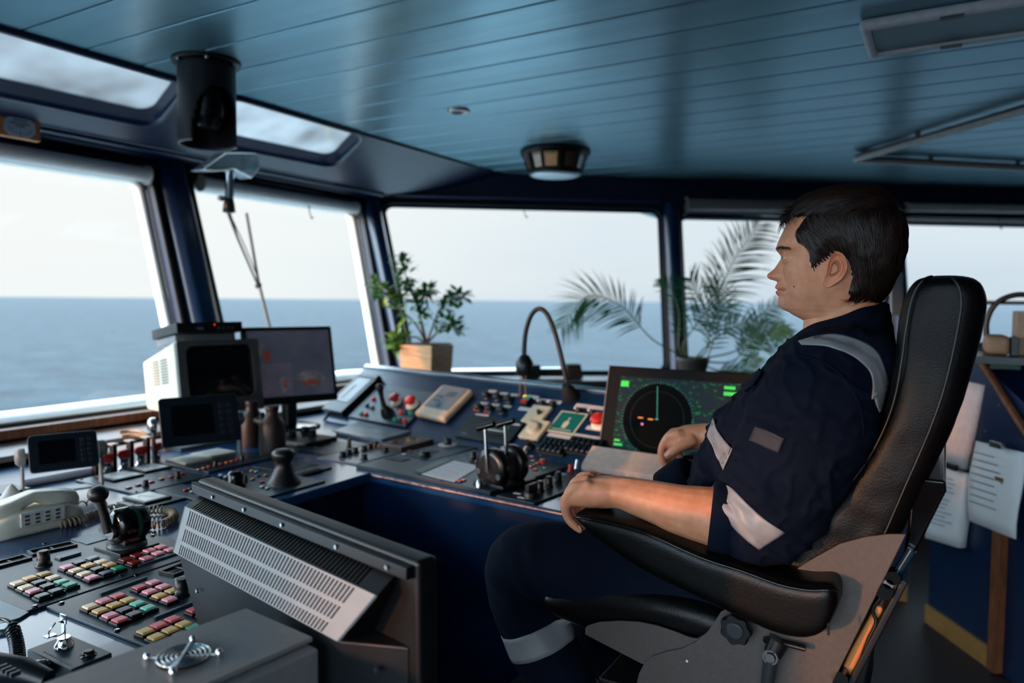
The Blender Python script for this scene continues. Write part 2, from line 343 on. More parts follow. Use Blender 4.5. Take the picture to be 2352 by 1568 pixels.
# header of the front wall: strip, ledge, skylight band sloping in to the ceiling
def H(y, k):  # k 0..1 from header foot (-3.10,1.975) to the ceiling edge (-2.60,2.15)
    return V((-3.10+.5*k, y, 1.975+.175*k))
nH = V((-.175, 0, .5)).normalized()
m = MB(); yA, yB = -2.6, 3.79
m.hexa([A(yA, ZT-.01), A(yB, ZT-.01), (-3.10, 3.70, 1.975), (-3.10, yA, 1.975)], [A(yA, ZT-.01)+nA*.05, A(yB, ZT-.01)+nA*.05, (-3.10, 3.70, 2.02), (-3.10, yA, 2.02)])
struct(m, 'trim_1', navy, bevel=.004)
m = MB(); m.tube([(-3.115, yA, 1.968), (-3.115, 3.68, 1.968)], .016, 10); m.tube([A(yA, 1.935)-nA*.0, A(3.75, 1.935)], .012, 8); struct(m, 'trim_2', navy2)
def sky(idx, y0, y1, ya, yb):
    m = MB(); lp = wall_cell(m, [H(y0, 0), H(y1, 0), H(y1, 1), H(y0, 1)], [H(ya[0], .30), H(yb[0], .42 if idx > 9 else .36), H(yb[1], .965), H(ya[1], .965)], .07, nH*.06)
    struct(m, 'wall_front', navy)
    c = sum(lp, V((0, 0, 0)))/len(lp)
    m = MB(); g = [p+nH*.05 for p in lp]; m.add(g+[p+nH*.006 for p in g], [tuple(range(len(g))), tuple(range(len(g), 2*len(g)))[::-1]]+[(i, (i+1) % len(g), len(g)+(i+1) % len(g), len(g)+i) for i in range(len(g))])
    w = m.build('window_%d' % idx, frost); tag(w, kind='structure')
    m = MB()
    n = len(lp); rings = []
    for k in range(9):
        a = math.pi*k/8; cc = []
        for i, p in enumerate(lp):
            tt = (lp[(i+1) % n]-lp[i-1]).normalized(); kk = tt.cross(nH); kk = kk if kk.dot(c-p) < 0 else -kk
            cc.append(p+kk*(.018-.018*math.cos(a))-nH*.022*math.sin(a))
        rings.append(cc)
    m.ring(rings, close=True, caps=False); m.build('window_frame', navy2, w)
sky(8, 2.06, 3.30, (2.12, 2.10), (3.04, 2.93)); sky(9, .70, 2.06, (.8, .8), (1.97, 1.90)); sky(10, -.9, .70, (-.8, -.8), (.6, .6))
m = MB(); m.hexa([H(3.30, 0), H(3.71, 0), V((-2.60, 4.56, ZC)), V((-2.60, 3.30, ZC))], [p+V((0, 0, .05)) for p in (H(3.30, 0), H(3.71, 0), V((-2.60, 4.56, ZC)), V((-2.60, 3.30, ZC)))]); struct(m, 'wall_front', navy)
m = MB(); m.hexa([H(-2.6, 0), H(-.9, 0), H(-.9, 1), H(-2.6, 1)], [p+V((0, 0, .05)) for p in (H(-2.6, 0), H(-.9, 0), H(-.9, 1), H(-2.6, 1))]); struct(m, 'wall_front', navy)
m = MB(); m.tube([(-2.605, -2.6, ZC-.006), (-2.605, 4.56, ZC-.006)], .012, 8); struct(m, 'trim_3', navy2)
# header of the starboard-bow wall
def BH(s, k): return ub*s+nb0*(4.99+.02*k)+V((0, 0, ZT-.01+(ZC-ZT+.02)*k))
m = MB(); q = [V((-3.10, 3.70, ZT)), BH(5.2, 0), BH(5.2, 1), V((-2.60, 4.56, ZC+.01))]
q[0] = A(3.79, ZT-.01); m.hexa([q[0], q[1], q[2], BH(.62, 1)], [p+nb0*.05 for p in (q[0], q[1], q[2], BH(.62, 1))])
m.hexa([A(3.79, ZT-.01), BH(.62, 1), V((-2.60, 4.56, ZC+.01)), H(3.71, 0)], [p+V((0, 0, .05)) for p in (A(3.79, ZT-.01), BH(.62, 1), V((-2.60, 4.56, ZC+.01)), H(3.71, 0))])
struct(m, 'wall_starboard', navy)
m = MB(); m.tube([BH(-.2, .18)-nb0*.01, BH(5.2, .18)-nb0*.01], .014, 8); struct(m, 'trim_4', navy2)
# posts
def post(a, b5, w, d, name, nn, side):
    m = MB(); a, b5 = V(a), V(b5); s_ = V(side).normalized(); n_ = V(nn).normalized()
    prof = [(-w, 0), (-w*.92, d*.55), (-w*.55, d), (w*.2, d*1.05), (w*.75, d*.8), (w, 0)]
    m.hexa([a+s_*x-n_*yy for x, yy in prof], [b5+s_*x-n_*yy for x, yy in prof]); struct(m, name, navy2, bevel=.012)
post(A(2.245, .84), A(2.315, ZT), .075, .07, 'trim_5', nA, (0, 1, 0))
post(cornB, A(3.78, ZT), .06, .10, 'trim_6', (nA+nB), (.5, .86, 0))
post(B(1.615, .84), B(1.69, ZT), .06, .08, 'trim_7', nB, ub)
post(B(3.18, .84), B(3.35, ZT), .05, .07, 'trim_8', nB, ub)
# sills: wooden strip on the front wall and dark ledge below the starboard windows
m = MB(); m.bb((-2.90, -2.6, .80), (-2.81, 3.50, .835)); struct(m, 'trim_9', woodd, bevel=.004)
m = MB(); m.bb((-2.85, -2.6, .765), (-2.60, 3.5, .785)); struct(m, 'trim_10', mat('pale_sill_edge', (150, 134, 130), .5), bevel=.003)
m = MB()
q = [B(-.15, .83)+V((0, 0, 0)), B(5.2, .83), B(5.2, .83)-nb0*.32, B(-.05, .83)-nb0*.32]
m.hexa([p-V((0, 0, .03)) for p in q], [p.copy() for p in q]); struct(m, 'trim_11', mat('grey_ledge', (62, 66, 74), .5), bevel=.004)
# remaining walls, outside the picture: port wall with openings sized for the sun patch and sky light, after wall
def opening_wall(name, x0, x1, zz, y, holes):
    m = MB(); xs = sorted({x0, x1}|{h[0] for h in holes}|{h[1] for h in holes})
    for a, b6 in zip(xs, xs[1:]):
        h = [h for h in holes if h[0] <= a and h[1] >= b6]
        if h: m.bb((a, y, 0), (b6, y-.06, h[0][2])); m.bb((a, y, h[0][3]), (b6, y-.06, zz))
        else: m.bb((a, y, 0), (b6, y-.06, zz))
    struct(m, name, navy)
opening_wall('wall_port', -2.9, 2.2, ZC+.03, -2.6, [(-2.36, -1.58, .55, 1.47), (-1.3, -.2, .8, 2.0), (0., 1.9, .8, 2.0)])
m = MB(); m.bb((2.2, -2.6, 0), (2.26, 7.7, ZC+.03)); struct(m, 'wall_aft', navy)
# white handrail on the deck outside
m = MB(); P = smoothpath([(-3.66, -1, .735), (-3.66, 1.6, .74), (-3.66, 2.6, .745), (-3.66, 3.5, .745), (-3.62, 3.95, .76), (-3.3, 4.5, .74), (-2.6, 5.2, .74)], 6); m.tube(P, .040, 12)
for y_ in (.9, 2.12, 3.3): m.tube([(-3.66, y_, .74), (-3.66, y_, -.6)], .028, 10)
o = m.build('deck_handrail', white); tag(o, 'white tubular handrail outside the front windows', 'handrail')
m = MB(); m.bb((-6, -6, -.65), (6, 9, -.6)); struct(m, 'floor', mat('outer_deck', (120, 130, 132), .6))

# ship's funnel deck and mast outside above the skylights
t = thing('signal_mast', 'blurred white, blue and yellow mast structure seen through the skylights', 'mast', (-4.2, 3, 2.6))
mw = mat('mast_white', (200, 214, 224), .5); my = mat('mast_yellow', (226, 206, 130), .5); mbl = mat('mast_blue', (70, 112, 150), .5)
for i, (a, b0, c) in enumerate((((-4.6, 1.2, 3.2), (-4.5, 7.0, 3.4), mw), ((-5.2, 5.3, 2.75), (-5.1, 5.5, 4.6), my), ((-5.0, 5.9, 2.75), (-4.8, 7.5, 4.6), mbl), ((-5.4, 1.0, 3.6), (-5.3, 2.2, 4.6), mw), ((-5.0, 3.9, 2.9), (-4.9, 4.5, 3.1), my))): m = MB(); m.bb(a, b0); m.build('mast_beam', c, t)
for y_ in (1.3, 6.4): m = MB(); m.tube([(-2.2, y_, 2.25), (-2.2, y_, 3.3), (-5.0, y_, 3.35)], .06, 10); m.build('mast_post', mw, t)
# ================================================================ main console
ZD = .75
# U-shaped worktop: bow run (x -2.6..-1.56), starboard run (y 1.75..2.5), port wing (y<1.02) reaching aft
m = MB()
top = [(-2.60, -1.2), (-.60, -1.2), (-.60, .70), (-1.0, .86), (-1.22, 1.03), (-1.55, 1.10), (-1.56, 1.784), (-.72, 1.705), (-.66, 2.12), (-2.42, 2.46), (-2.60, 3.30)]
m.prism([(x, y_, ZD-.03) for x, y_ in top], (0, 0, .03)); 
body = [(-2.55, -1.2), (-.66, -1.2), (-.66, .64), (-1.05, .80), (-1.27, .97), (-1.60, 1.04), (-1.60, 1.80), (-.74, 1.72), (-.70, 2.3), (-2.4, 2.6), (-2.55, 3.3)]
wkt = thing('console_worktop', 'long glossy navy blue U-shaped worktop under the windows', 'worktop')
consb = thing('console_cabinet', 'navy blue base cabinet carrying the U-shaped worktop', 'cabinet')
inkd = thing('inclined_desk', 'navy blue inclined instrument desk along the starboard windows', 'control desk')
m.build('top_board', deskblue, wkt, bevel=.004)
m = MB(); m.prism([(x, y_, 0) for x, y_ in body], (0, 0, ZD-.031)); m.build('body', navy2, consb)
m = MB(); m.tube([(-1.562, 1.786, .742), (-.722, 1.707, .742)], .006, 8); m.tube([(-1.556, 1.06, .744), (-1.565, 1.784, .744)], .005, 8); m.build('edge_strip', mat('worn_edge', (150, 110, 100), .3, metal=.7, nscale=60, namt=.6), wkt)
# inclined starboard desk
IA = 35; IO = V((-2.42, 2.46, ZD)); IU = V((.9816, -.191, 0)); IH = V((.191, .9816, 0)); IV = IH*math.cos(rad(IA))+V((0, 0, math.sin(rad(IA)))); IN = IU.cross(IV)
IM = axes(IO, IU, IV, IN)
def inc(px, py):
    q = pl(px, py, IO, IN)-IO; return q.dot(IU), q.dot(IV)
m = MB(IM)
P = [(-.0, -.02), (1.455, -.02), (1.38, .375), (-.11, .375)]
m.hexa([V((x, y_, -.004)) for x, y_ in P], [V((x, y_, 0)) for x, y_ in P]); m.build('desk_plate', navy2, inkd)
Q = [IM @ V((x, y_, -.004)) for x, y_ in P]
m = MB(); base = [V((p.x, p.y, ZD+.001)) for p in Q]; back = [Q[3], Q[2]]
m.add([base[0], base[1], Q[2], Q[3], V((Q[3].x, Q[3].y+.05, ZD+.001)), V((Q[2].x, Q[2].y+.05, ZD+.001)), Q[3]+V((0, .05, 0)), Q[2]+V((0, .05, 0))],
      [(3, 2, 7, 6), (6, 7, 5, 4), (0, 3, 6, 4), (1, 5, 7, 2)]); m.build('desk_housing', navy2, inkd)
m = MB(IM); m.bb((-.11, .372, -.002), (1.38, .392, .008)); m.build('edge_trim', silver, inkd, bevel=.002)

def rnd(a, n=4): return round(a, n)
def plate(name, label, cat, c, mt=panel, z=ZD, th=.006, group=None, extra=None, bev=.0015, rot=None):
    """flat control plate on the worktop, c = the four corners (pixels of the photo, near-left going round) intersected with the desk plane, squared up"""
    P = [onz(px, py, z+th) for px, py in c]; ce = sum(P, V((0, 0, 0)))/4
    u = ((P[1]-P[0])+(P[2]-P[3])).normalized(); 
    if rot is not None: u = V((math.cos(rad(rot)), math.sin(rad(rot)), 0))
    v = V((-u.y, u.x, 0)); 
    if v.dot((P[3]-P[0])+(P[2]-P[1])) < 0: u, v = u, -v
    w = sum(abs((P[a]-P[b]).dot(u)) for a, b in ((1, 0), (2, 3)))/2; h = sum(abs((P[a]-P[b]).dot(v)) for a, b in ((3, 0), (2, 1)))/2
    ce.z = z; nn = V((0, 0, 1)); 
    if u.cross(v).z < 0: u, v = v, u; w, h = h, w
    M = axes(ce, u, v, nn); t = thing(name, label, cat, M, group); t['w'] = w
    m = MB(M); m.box((0, 0, th/2), (w, h, th)); m.build('face_plate', mt, t, bevel=bev)
    del t['w']; return t, M, w, h
def loc(M, px, py, z):
    p = onz(px, py, z); q = M.inverted() @ p; return q.x, q.y
# ---- illuminated push buttons (shared meshes)
btn_cols = dict(cream=(236, 214, 176), tan=(206, 168, 96), yel=(196, 160, 92), pink=(236, 150, 166), rose=(214, 92, 104), crim=(178, 52, 66), dred=(120, 26, 18), grn=(22, 140, 104), teal=(96, 190, 170), dark=(34, 50, 58), grey=(110, 128, 136), org=(230, 176, 110), orange=(226, 110, 40), red=(208, 40, 34), white=(206, 212, 214), amber=(214, 150, 60), blue=(30, 60, 130))
BT = {}
def bmesh_btn(col, w=.0235, h=.0235, z=.009):
    k = (col, w, h, z)
    if k in BT: return BT[k]
    mm_ = MB(); mm_.bb((-w/2, -h/2, 0), (w/2, h/2, z*.55)); mm_.cm = 1
    a, b = w*.38, h*.36
    mm_.hexa([V((-a*1.06, -b*1.06, z*.55)), V((a*1.06, -b*1.06, z*.55)), V((a*1.06, b*1.06, z*.55)), V((-a*1.06, b*1.06, z*.55))], [V((-a, -b, z)), V((a, -b, z)), V((a, b, z)), V((-a, b, z))])
    o = mm_.build('button', [blk, mat('cap_'+col, btn_cols[col], .35, nscale=80, namt=.06, emis=.10 if col not in ('dark', 'grey') else 0)], None, bevel=.0012)
    me = o.data; mods = o
    BT[k] = [o, False]; return BT[k]
def button(parent, M, x, y, z, col, w=.0235, h=.0235, hz=.009, rz=0, label=None):
    src = bmesh_btn(col, w, h, hz); T = M @ Matrix.Translation((x, y, z)) @ Matrix.Rotation(rad(rz), 4, 'Z')
    o = src[0] if not src[1] else src[0].copy()
    if src[1]: COL.objects.link(o)
    else: src[1] = True
    o.parent = parent; o.matrix_basis = WM[parent.name].inverted() @ T
    o['label'] = label or '%s push button' % dict(dred='dark red', crim='crimson', grn='green', yel='mustard', org='pale orange').get(col, col)
    return o
# generic small pieces
def knob(parent, M, x, y, z, r=.011, h=.018, m_=blk, name='knob', taper=.85, cap=None):
    k = MB(M); k.lathe([(r*1.25, z), (r*1.25, z+h*.12), (r, z+h*.14), (r*.97, z+h*.5), (r*taper, z+h), (r*taper*.8, z+h*1.03)], (x, y, 0), n=18)
    if cap: k.cm = 1; k.lathe([(r*.5, z+h*1.03), (r*.45, z+h*1.06)], (x, y, 0), n=12)
    return k.build(name, [m_, cap] if cap else m_, parent)
def screws(parent, M, w, h, z, inset=.012, r=.0035, k=None):
    pts = k or [(-w/2+inset, -h/2+inset), (w/2-inset, -h/2+inset), (w/2-inset, h/2-inset), (-w/2+inset, h/2-inset)]
    for x, y_ in pts:
        s_ = MB(M); s_.lathe([(r, z), (r, z+.002), (r*.7, z+.0032)], (x, y_, 0), n=10); s_.build('screw', blkg, parent)
def slab(parent, M, x0, x1, y0, y1, z0, z1, mt, name, label=None, bev=.0008):
    s_ = MB(M); s_.bb((x0, y0, z0), (x1, y1, z1)); o = s_.build(name, mt, parent, bevel=bev)
    if label: o['label'] = label
    return o
def mushroom(parent, M, x, y, z, col=redp, ring=cream, r=.018, name='stop_button'):
    k = MB(M); k.lathe([(r*1.2, z), (r*1.15, z+.006), (r*.8, z+.010)], (x, y, 0), n=20); k.cm = 1
    k.lathe([(r*.55, z+.008), (r*.55, z+.022), (r*.95, z+.024), (r, z+.030), (r*.8, z+.037), (r*.3, z+.040)], (x, y, 0), n=20)
    o = k.build(name, [ring, col], parent); o['label'] = 'red mushroom head button'; return o
def toggle(parent, M, x, y, z, h=.020, lean=(0, .3), name='toggle_switch'):
    k = MB(M); k.lathe([(.006, z), (.006, z+.003), (.004, z+.006)], (x, y, 0), n=10); k.tube([(x, y, z+.003), (x+lean[0]*h, y+lean[1]*h, z+h)], [.002, .0032], 8); return k.build(name, blk, parent)
# ---------------- near panel with illuminated buttons (upper-left)
tA, MA, wA, hA = plate('control_panel', 'large dark control panel with lit square buttons below the cream telephone', 'control panel', [(68, 1405), (437, 1274), (330, 1200), (-120, 1330)], rot=90)
ptsA = [(125,850,'cream'),(212,815,'org'),(312,785,'yel'),(180,880,'cream'),(275,845,'dark'),(375,812,'cream'),(235,905,'pink'),(335,870,'dark'),(435,840,'teal'),(300,940,'dark'),(395,905,'dark'),(495,862,'grn'),
 (475,735,'pink'),(560,705,'dark'),(655,675,'grey'),(535,760,'cream'),(625,725,'org'),(715,700,'cream'),(595,785,'cream'),(690,750,'dark'),(775,720,'org'),(650,810,'pink'),(750,780,'dark'),(835,745,'grn'),
 (890,685,'dred'),(970,655,'dred'),(950,705,'dred'),(1035,675,'pink'),(1060,620,'pink'),(1140,595,'pink'),(1120,640,'pink'),(1205,615,'pink')]
for zx, zy, c in ptsA:
    x, y_ = loc(MA, zx/3.087, 1060+zy/3.087, ZD+.015); button(tA, MA, x, y_, .006, c, .0255, .0255)
def zp(M, zx, zy, z=ZD+.006): return loc(M, zx/3.087, 1060+zy/3.087, z)
def zknob(t, M, zx, zy, **k): x, y_ = zp(M, zx, zy); return knob(t, M, x, y_, .006, **k)
zknob(tA, MA, 310, 735, r=.0125, h=.030)
x, y_ = zp(MA, 482, 672); slab(tA, MA, x-.022, x+.022, y_-.011, y_+.011, .006, .011, mat('grey_blue_strip', (70, 92, 104), .4), 'label_strip')
x, y_ = zp(MA, 1150, 680); slab(tA, MA, x-.058, x+.058, y_-.010, y_+.010, .006, .010, MATS['grey_blue_strip'], 'label_strip')
def meterwin(t, M, a, b, dz=.006, w=.028):
    x0, y0 = zp(M, *a); x1, y1 = zp(M, *b); cx, cy = (x0+x1)/2, (y0+y1)/2; L = math.hypot(x1-x0, y1-y0); ang = math.atan2(y1-y0, x1-x0)
    T = M @ Matrix.Translation((cx, cy, dz)) @ Matrix.Rotation(ang, 4, 'Z')
    k = MB(T); 
    for q in (((-L/2-.004, -w/2-.004), (L/2+.004, -w/2)), ((-L/2-.004, w/2), (L/2+.004, w/2+.004)), ((-L/2-.004, -w/2), (-L/2, w/2)), ((L/2, -w/2), (L/2+.004, w/2))): k.bb((q[0][0], q[0][1], 0), (q[1][0], q[1][1], .005))
    f = k.build('meter_frame', blk, t)
    k = MB(T); k.bb((-L/2, -w/2, 0), (L/2, w/2, .0015)); k.build('meter_glass', mat('meter_glass', (46, 40, 40), .1, nscale=4, namt=.5), f)
    k = MB(T); k.bb((-.001, -w/2, .0015), (.001, w/2, .003)); k.build('divider', gry, f)
meterwin(tA, MA, (225, 655), (515, 590)); meterwin(tA, MA, (-40, 745), (185, 685))
slab(tA, MA, *[v for v in (lambda a, b: (min(a[0], b[0]), max(a[0], b[0]), min(a[1], b[1]), max(a[1], b[1])))(zp(MA, 620, 590), zp(MA, 700, 500))], .006, .008, MATS['grey_blue_strip'], 'blank_plate')
text('Rolls-Royce', .016, MA @ Matrix.Translation((*zp(MA, 400, 975), .0062)) , mat('faint_print', (80, 92, 98), .5), tA, 'brand_lettering', depth=.0002)
for a in ((318, 583), (1083, 525), (860, 808), (248, 1028)): 
    x, y_ = zp(MA, *a); screws(tA, MA, 0, 0, .006, k=[(x, y_)], r=.005)
# second near panel
tB, MBp, wB, hB = plate('control_panel', 'dark control panel with lit square buttons beside the key switch box', 'control panel', [(317, 1484), (640, 1360), (437, 1278), (121, 1389)], rot=90)
ptsB = [(640,1015,'cream'),(735,975,'pink'),(835,940,'rose'),(710,1045,'tan'),(810,1005,'tan'),(905,970,'tan'),(780,1078,'pink'),(880,1040,'dark'),(975,995,'teal'),(850,1108,'rose'),(950,1070,'dark'),(1050,1025,'teal'),
 (990,880,'crim'),(1085,845,'pink'),(1060,910,'pink'),(1155,875,'pink'),(1130,940,'tan'),(1220,905,'tan'),(1200,965,'pink'),
 (1030,1190,'tan'),(1125,1148,'rose'),(1225,1105,'rose'),(1105,1230,'tan'),(1205,1182,'tan'),(1300,1140,'tan'),(1375,1165,'grn'),(1280,1215,'dark'),(1375,1040,'crim'),(1460,1000,'crim'),(1460,1070,'rose')]
for zx, zy, c in ptsB:
    x, y_ = loc(MBp, zx/3.087, 1060+zy/3.087, ZD+.015); button(tB, MBp, x, y_, .006, c, .0255, .0255)
zknob(tB, MBp, 1288, 945, r=.0125, h=.030)
for a, b7 in (((710, 945), (1035, 828)), ((1095, 1115), (1415, 985))):
    x0, y0 = zp(MBp, *a); x1, y1 = zp(MBp, *b7); k = MB(MBp); L = math.hypot(x1-x0, y1-y0); k.box(((x0+x1)/2, (y0+y1)/2, .008), (L, .006, .004), Matrix.Rotation(math.atan2(y1-y0, x1-x0), 3, 'Z')); k.build('label_strip', MATS['grey_blue_strip'], tB)
meterwin(tB, MBp, (1190, 800), (1380, 725), w=.034)
x, y_ = zp(MBp, 1345, 825); slab(tB, MBp, x-.026, x+.026, y_-.010, y_+.010, .006, .012, label_m, 'label_strip')
k = MB(MBp)
for i in range(3): k.bb((x-.018, y_-.006+i*.005, .0121), (x+.016, y_-.0045+i*.005, .0123))
k.build('lettering', blk, tB)
for a in ((435, 1005), (832, 1198), (968, 808)):
    x, y_ = zp(MBp, *a); screws(tB, MBp, 0, 0, .006, k=[(x, y_)], r=.005)
# key switch box with key
kb, KM, kw, kh = plate('key_switch_box', 'small square black box with a key ring hanging from its lock', 'switch box', [(162, 1537), (256, 1500), (152, 1452), (68, 1494)], th=.022, mt=panel, rot=90)
x, y_ = loc(KM, 147, 1483, ZD+.022)
k = MB(KM); k.lathe([(.014, .022), (.013, .026), (.009, .032), (.009, .036)], (x, y_, 0), n=16); k.build('lock', chrome, kb)
k = MB(KM); k.box((x, y_, .048), (.002, .009, .028)); k.box((x, y_, .064), (.002, .016, .014)); k.build('key', chrome, kb, bevel=.0005)
k = MB(KM); k.tube([(x-.010+.011*math.cos(a), y_+.004*math.sin(a*2), .052+.011*math.sin(a)) for a in [2*math.pi*i/20 for i in range(21)]], .0012, 6); k.box((x-.018, y_+.003, .044), (.014, .010, .002)); k.build('key_ring', chrome, kb)
x2, y2 = loc(KM, 203, 1505, ZD+.022); knob(kb, KM, x2, y2, .022, r=.009, h=.008, m_=blkg)
k = MB(KM); x3, y3 = loc(KM, 103, 1497, ZD+.022); x4, y4 = loc(KM, 168, 1530, ZD+.022)
for i in range(12):
    f = i/11; k.box((x3+(x4-x3)*f, y3+(y4-y3)*f, .0222), (.0022, .0035, .0006))
k.build('level_lights', mat('pale_dots', (150, 160, 160), .5), kb)
# two round clips: white paper lying beside the panels
t = MB(); P = [onz(*q, ZD+.003) for q in ((-20, 1380), (0, 1373), (66, 1407), (45, 1420), (-20, 1440))]; t.prism(P, (0, 0, .002)); o = t.build('paper_sheet', paper, bevel=.0004); tag(o, 'white paper sheet on the desk left of the key switch box', 'paper')
# ================================================================ devices on the bow run of the console
def z2(x, y_): return x/2.94, 700+y_/2.94
def z3(x, y_): return x/3.087, 1060+y_/3.087
def z4(x, y_): return 650+x/3.136, 800+y_/3.136
def qd(f, *c): return [f(*p) for p in c]
def at(M, p, z): return loc(M, p[0], p[1], ZD+z)
def smallbtn(t, M, f, lst, z, w=.017, h=.012):
    for zx, zy, c in lst: x, y_ = at(M, f(zx, zy), z+.005); button(t, M, x, y_, z, c, w, h, .006)
def meter(t, M, c, z, frame=blk, face=None, needle=True):
    P = [V((*at(M, p, z), 0)) for p in c]; ce = sum(P, V((0, 0, 0)))/4
    w = max(p.x for p in P)-min(p.x for p in P); h = max(p.y for p in P)-min(p.y for p in P); w *= .86; h *= .86
    k = MB(M); k.bb((ce.x-w/2, ce.y-h/2, z), (ce.x+w/2, ce.y+h/2, z+.007)); o = k.build('meter', frame, t, bevel=.001); o['label'] = 'square dial meter'
    k = MB(M); k.bb((ce.x-w*.4, ce.y-h*.4, z+.007), (ce.x+w*.4, ce.y+h*.4, z+.0076)); k.build('dial_face', face or mat('dial_face', (210, 214, 214), .3), o)
    k = MB(M)
    for i in range(9):
        a = rad(30+15*i); k.box((ce.x+w*.3*math.cos(a), ce.y-h*.2+h*.45*math.sin(a), z+.0078), (.0012, .004, .0004), Matrix.Rotation(a-math.pi/2, 3, 'Z'))
    k.box((ce.x, ce.y-h*.02, z+.008), (.0012, h*.4, .0005), Matrix.Rotation(.4, 3, 'Z')); k.build('dial_marks', blk, o)
    return o
# indicator plate with two square meters, row of small lamps
t, M, w, h = plate('meter_panel', 'dark panel with two white square meters just below the four red-topped levers', 'control panel', qd(z2, (890, 1290), (1350, 1160), (1040, 1060), (590, 1180)), group=None, rot=90)
meter(t, M, qd(z2, (680, 1160), (765, 1205), (935, 1165), (850, 1122)), .006); meter(t, M, qd(z2, (890, 1105), (975, 1145), (1135, 1110), (1050, 1075)), .006)
smallbtn(t, M, z2, [(870, 1228, 'cream'), (935, 1210, 'pink'), (1020, 1190, 'pink'), (1090, 1170, 'amber'), (1155, 1155, 'rose'), (1230, 1135, 'red')], .006)
for q in ((985, 1222), (1202, 1165)): x, y_ = at(M, z2(*q), .008); knob(t, M, x, y_, .006, r=.008, h=.020)
screws(t, M, w, h, .006)
t, M, w, h = plate('meter_panel', 'dark panel with two cream-framed meters in front of the large marine display', 'control panel', qd(z2, (1370, 1150), (1760, 1035), (1500, 955), (1110, 1045)), rot=90)
meter(t, M, qd(z2, (1190, 1060), (1240, 1085), (1380, 1045), (1300, 1012)), .006, frame=cream); meter(t, M, qd(z2, (1340, 1015), (1400, 1040), (1550, 1005), (1470, 972)), .006, frame=cream)
smallbtn(t, M, z2, [(1340, 1108, 'amber'), (1375, 1098, 'amber'), (1410, 1088, 'red'), (1490, 1070, 'rose'), (1530, 1060, 'amber'), (1565, 1052, 'orange'), (1600, 1040, 'red')], .006, .012, .012)
for q in ((1455, 1085), (1635, 1045)): x, y_ = at(M, z2(*q), .008); knob(t, M, x, y_, .006, r=.007, h=.018)
# small plate with white display
t, M, w, h = plate('display_panel', 'small dark panel with a single white lit display between telephone and monitor back', 'control panel', qd(z2, (950, 1375), (1245, 1305), (1085, 1255), (800, 1330)), rot=90)
meter(t, M, qd(z2, (870, 1325), (975, 1355), (1120, 1300), (1010, 1262)), .006)
# joystick panel
t, M, w, h = plate('joystick_panel', 'dark panel carrying a black bell-shaped joystick and many small coloured buttons', 'control panel', qd(z2, (1770, 1318), (2125, 1195), (1720, 1080), (1380, 1190)), rot=90)
smallbtn(t, M, z2, [(1610, 1150, 'white'), (1640, 1156, 'org'), (1700, 1115, 'org'), (1730, 1122, 'white'), (1705, 1172, 'orange'), (1795, 1145, 'orange'), (1770, 1190, 'red'), (1770, 1224, 'white'), (1805, 1233, 'white'), (1670, 1258, 'white'), (1708, 1267, 'white'), (1745, 1276, 'rose'), (1740, 1150, 'blue')], .006, .014, .010)
x, y_ = at(M, z2(1915, 1205), .006)
k = MB(M); k.lathe([(.050, .006), (.048, .012), (.036, .028), (.026, .052), (.022, .066), (.025, .074), (.031, .082), (.034, .092), (.033, .100), (.022, .108), (.004, .110)], (x, y_, 0), n=28); k.build('joystick', blk, t)
x, y_ = at(M, z2(1590, 1225), .006)
k = MB(M); k.lathe([(.030, .006), (.030, .014), (.022, .022), (.024, .040), (.018, .050), (.002, .052)], (x, y_, 0), n=20); k.build('push_turn_knob', blkg, t)
for q in ((1500, 1195), (1535, 1205)):
    x, y_ = at(M, z2(*q), .006); k = MB(M); k.tube([(x, y_, .006), (x-.01, y_-.004, .030)], [.004, .006], 8); k.build('toggle_switch', silver, t)
x, y_ = at(M, z2(1660, 1200), .006); k = MB(M); k.tube([(x, y_, .006), (x, y_, .03)], [.006, .004], 8); k.build('toggle_switch', blk, t)
t, M, w, h = plate('button_panel', 'dark panel with red and white buttons partly hidden by the big monitor back', 'control panel', qd(z2, (1320, 1330), (1480, 1285), (1270, 1190), (1090, 1245)), rot=90)
smallbtn(t, M, z2, [(1255, 1245, 'red'), (1300, 1256, 'white'), (1350, 1276, 'orange'), (1290, 1235, 'dark')], .006, .016, .011)
t, M, w, h = plate('labelled_panel', 'dark panel with a pale label card behind the bell-shaped joystick', 'control panel', qd(z2, (1990, 1160), (2200, 1105), (1960, 1030), (1740, 1075)), rot=90, mt=panel)
for a, b8, mt_ in (((1960, 1120), (2160, 1070), label_m), ((1990, 1145), (2190, 1110), blkg)):
    x0, y0 = at(M, z2(*a), .007); x1, y1 = at(M, z2(*b8), .007); slab(t, M, x0, x1 if abs(x1-x0) > .02 else x0+.02, y0, y1, .006, .008, mt_, 'label_card')
for q in ((1870, 1070), (1910, 1062)): x, y_ = at(M, z2(*q), .008); knob(t, M, x, y_, .006, r=.008, h=.014, m_=silver if q[0] == 1910 else blk)
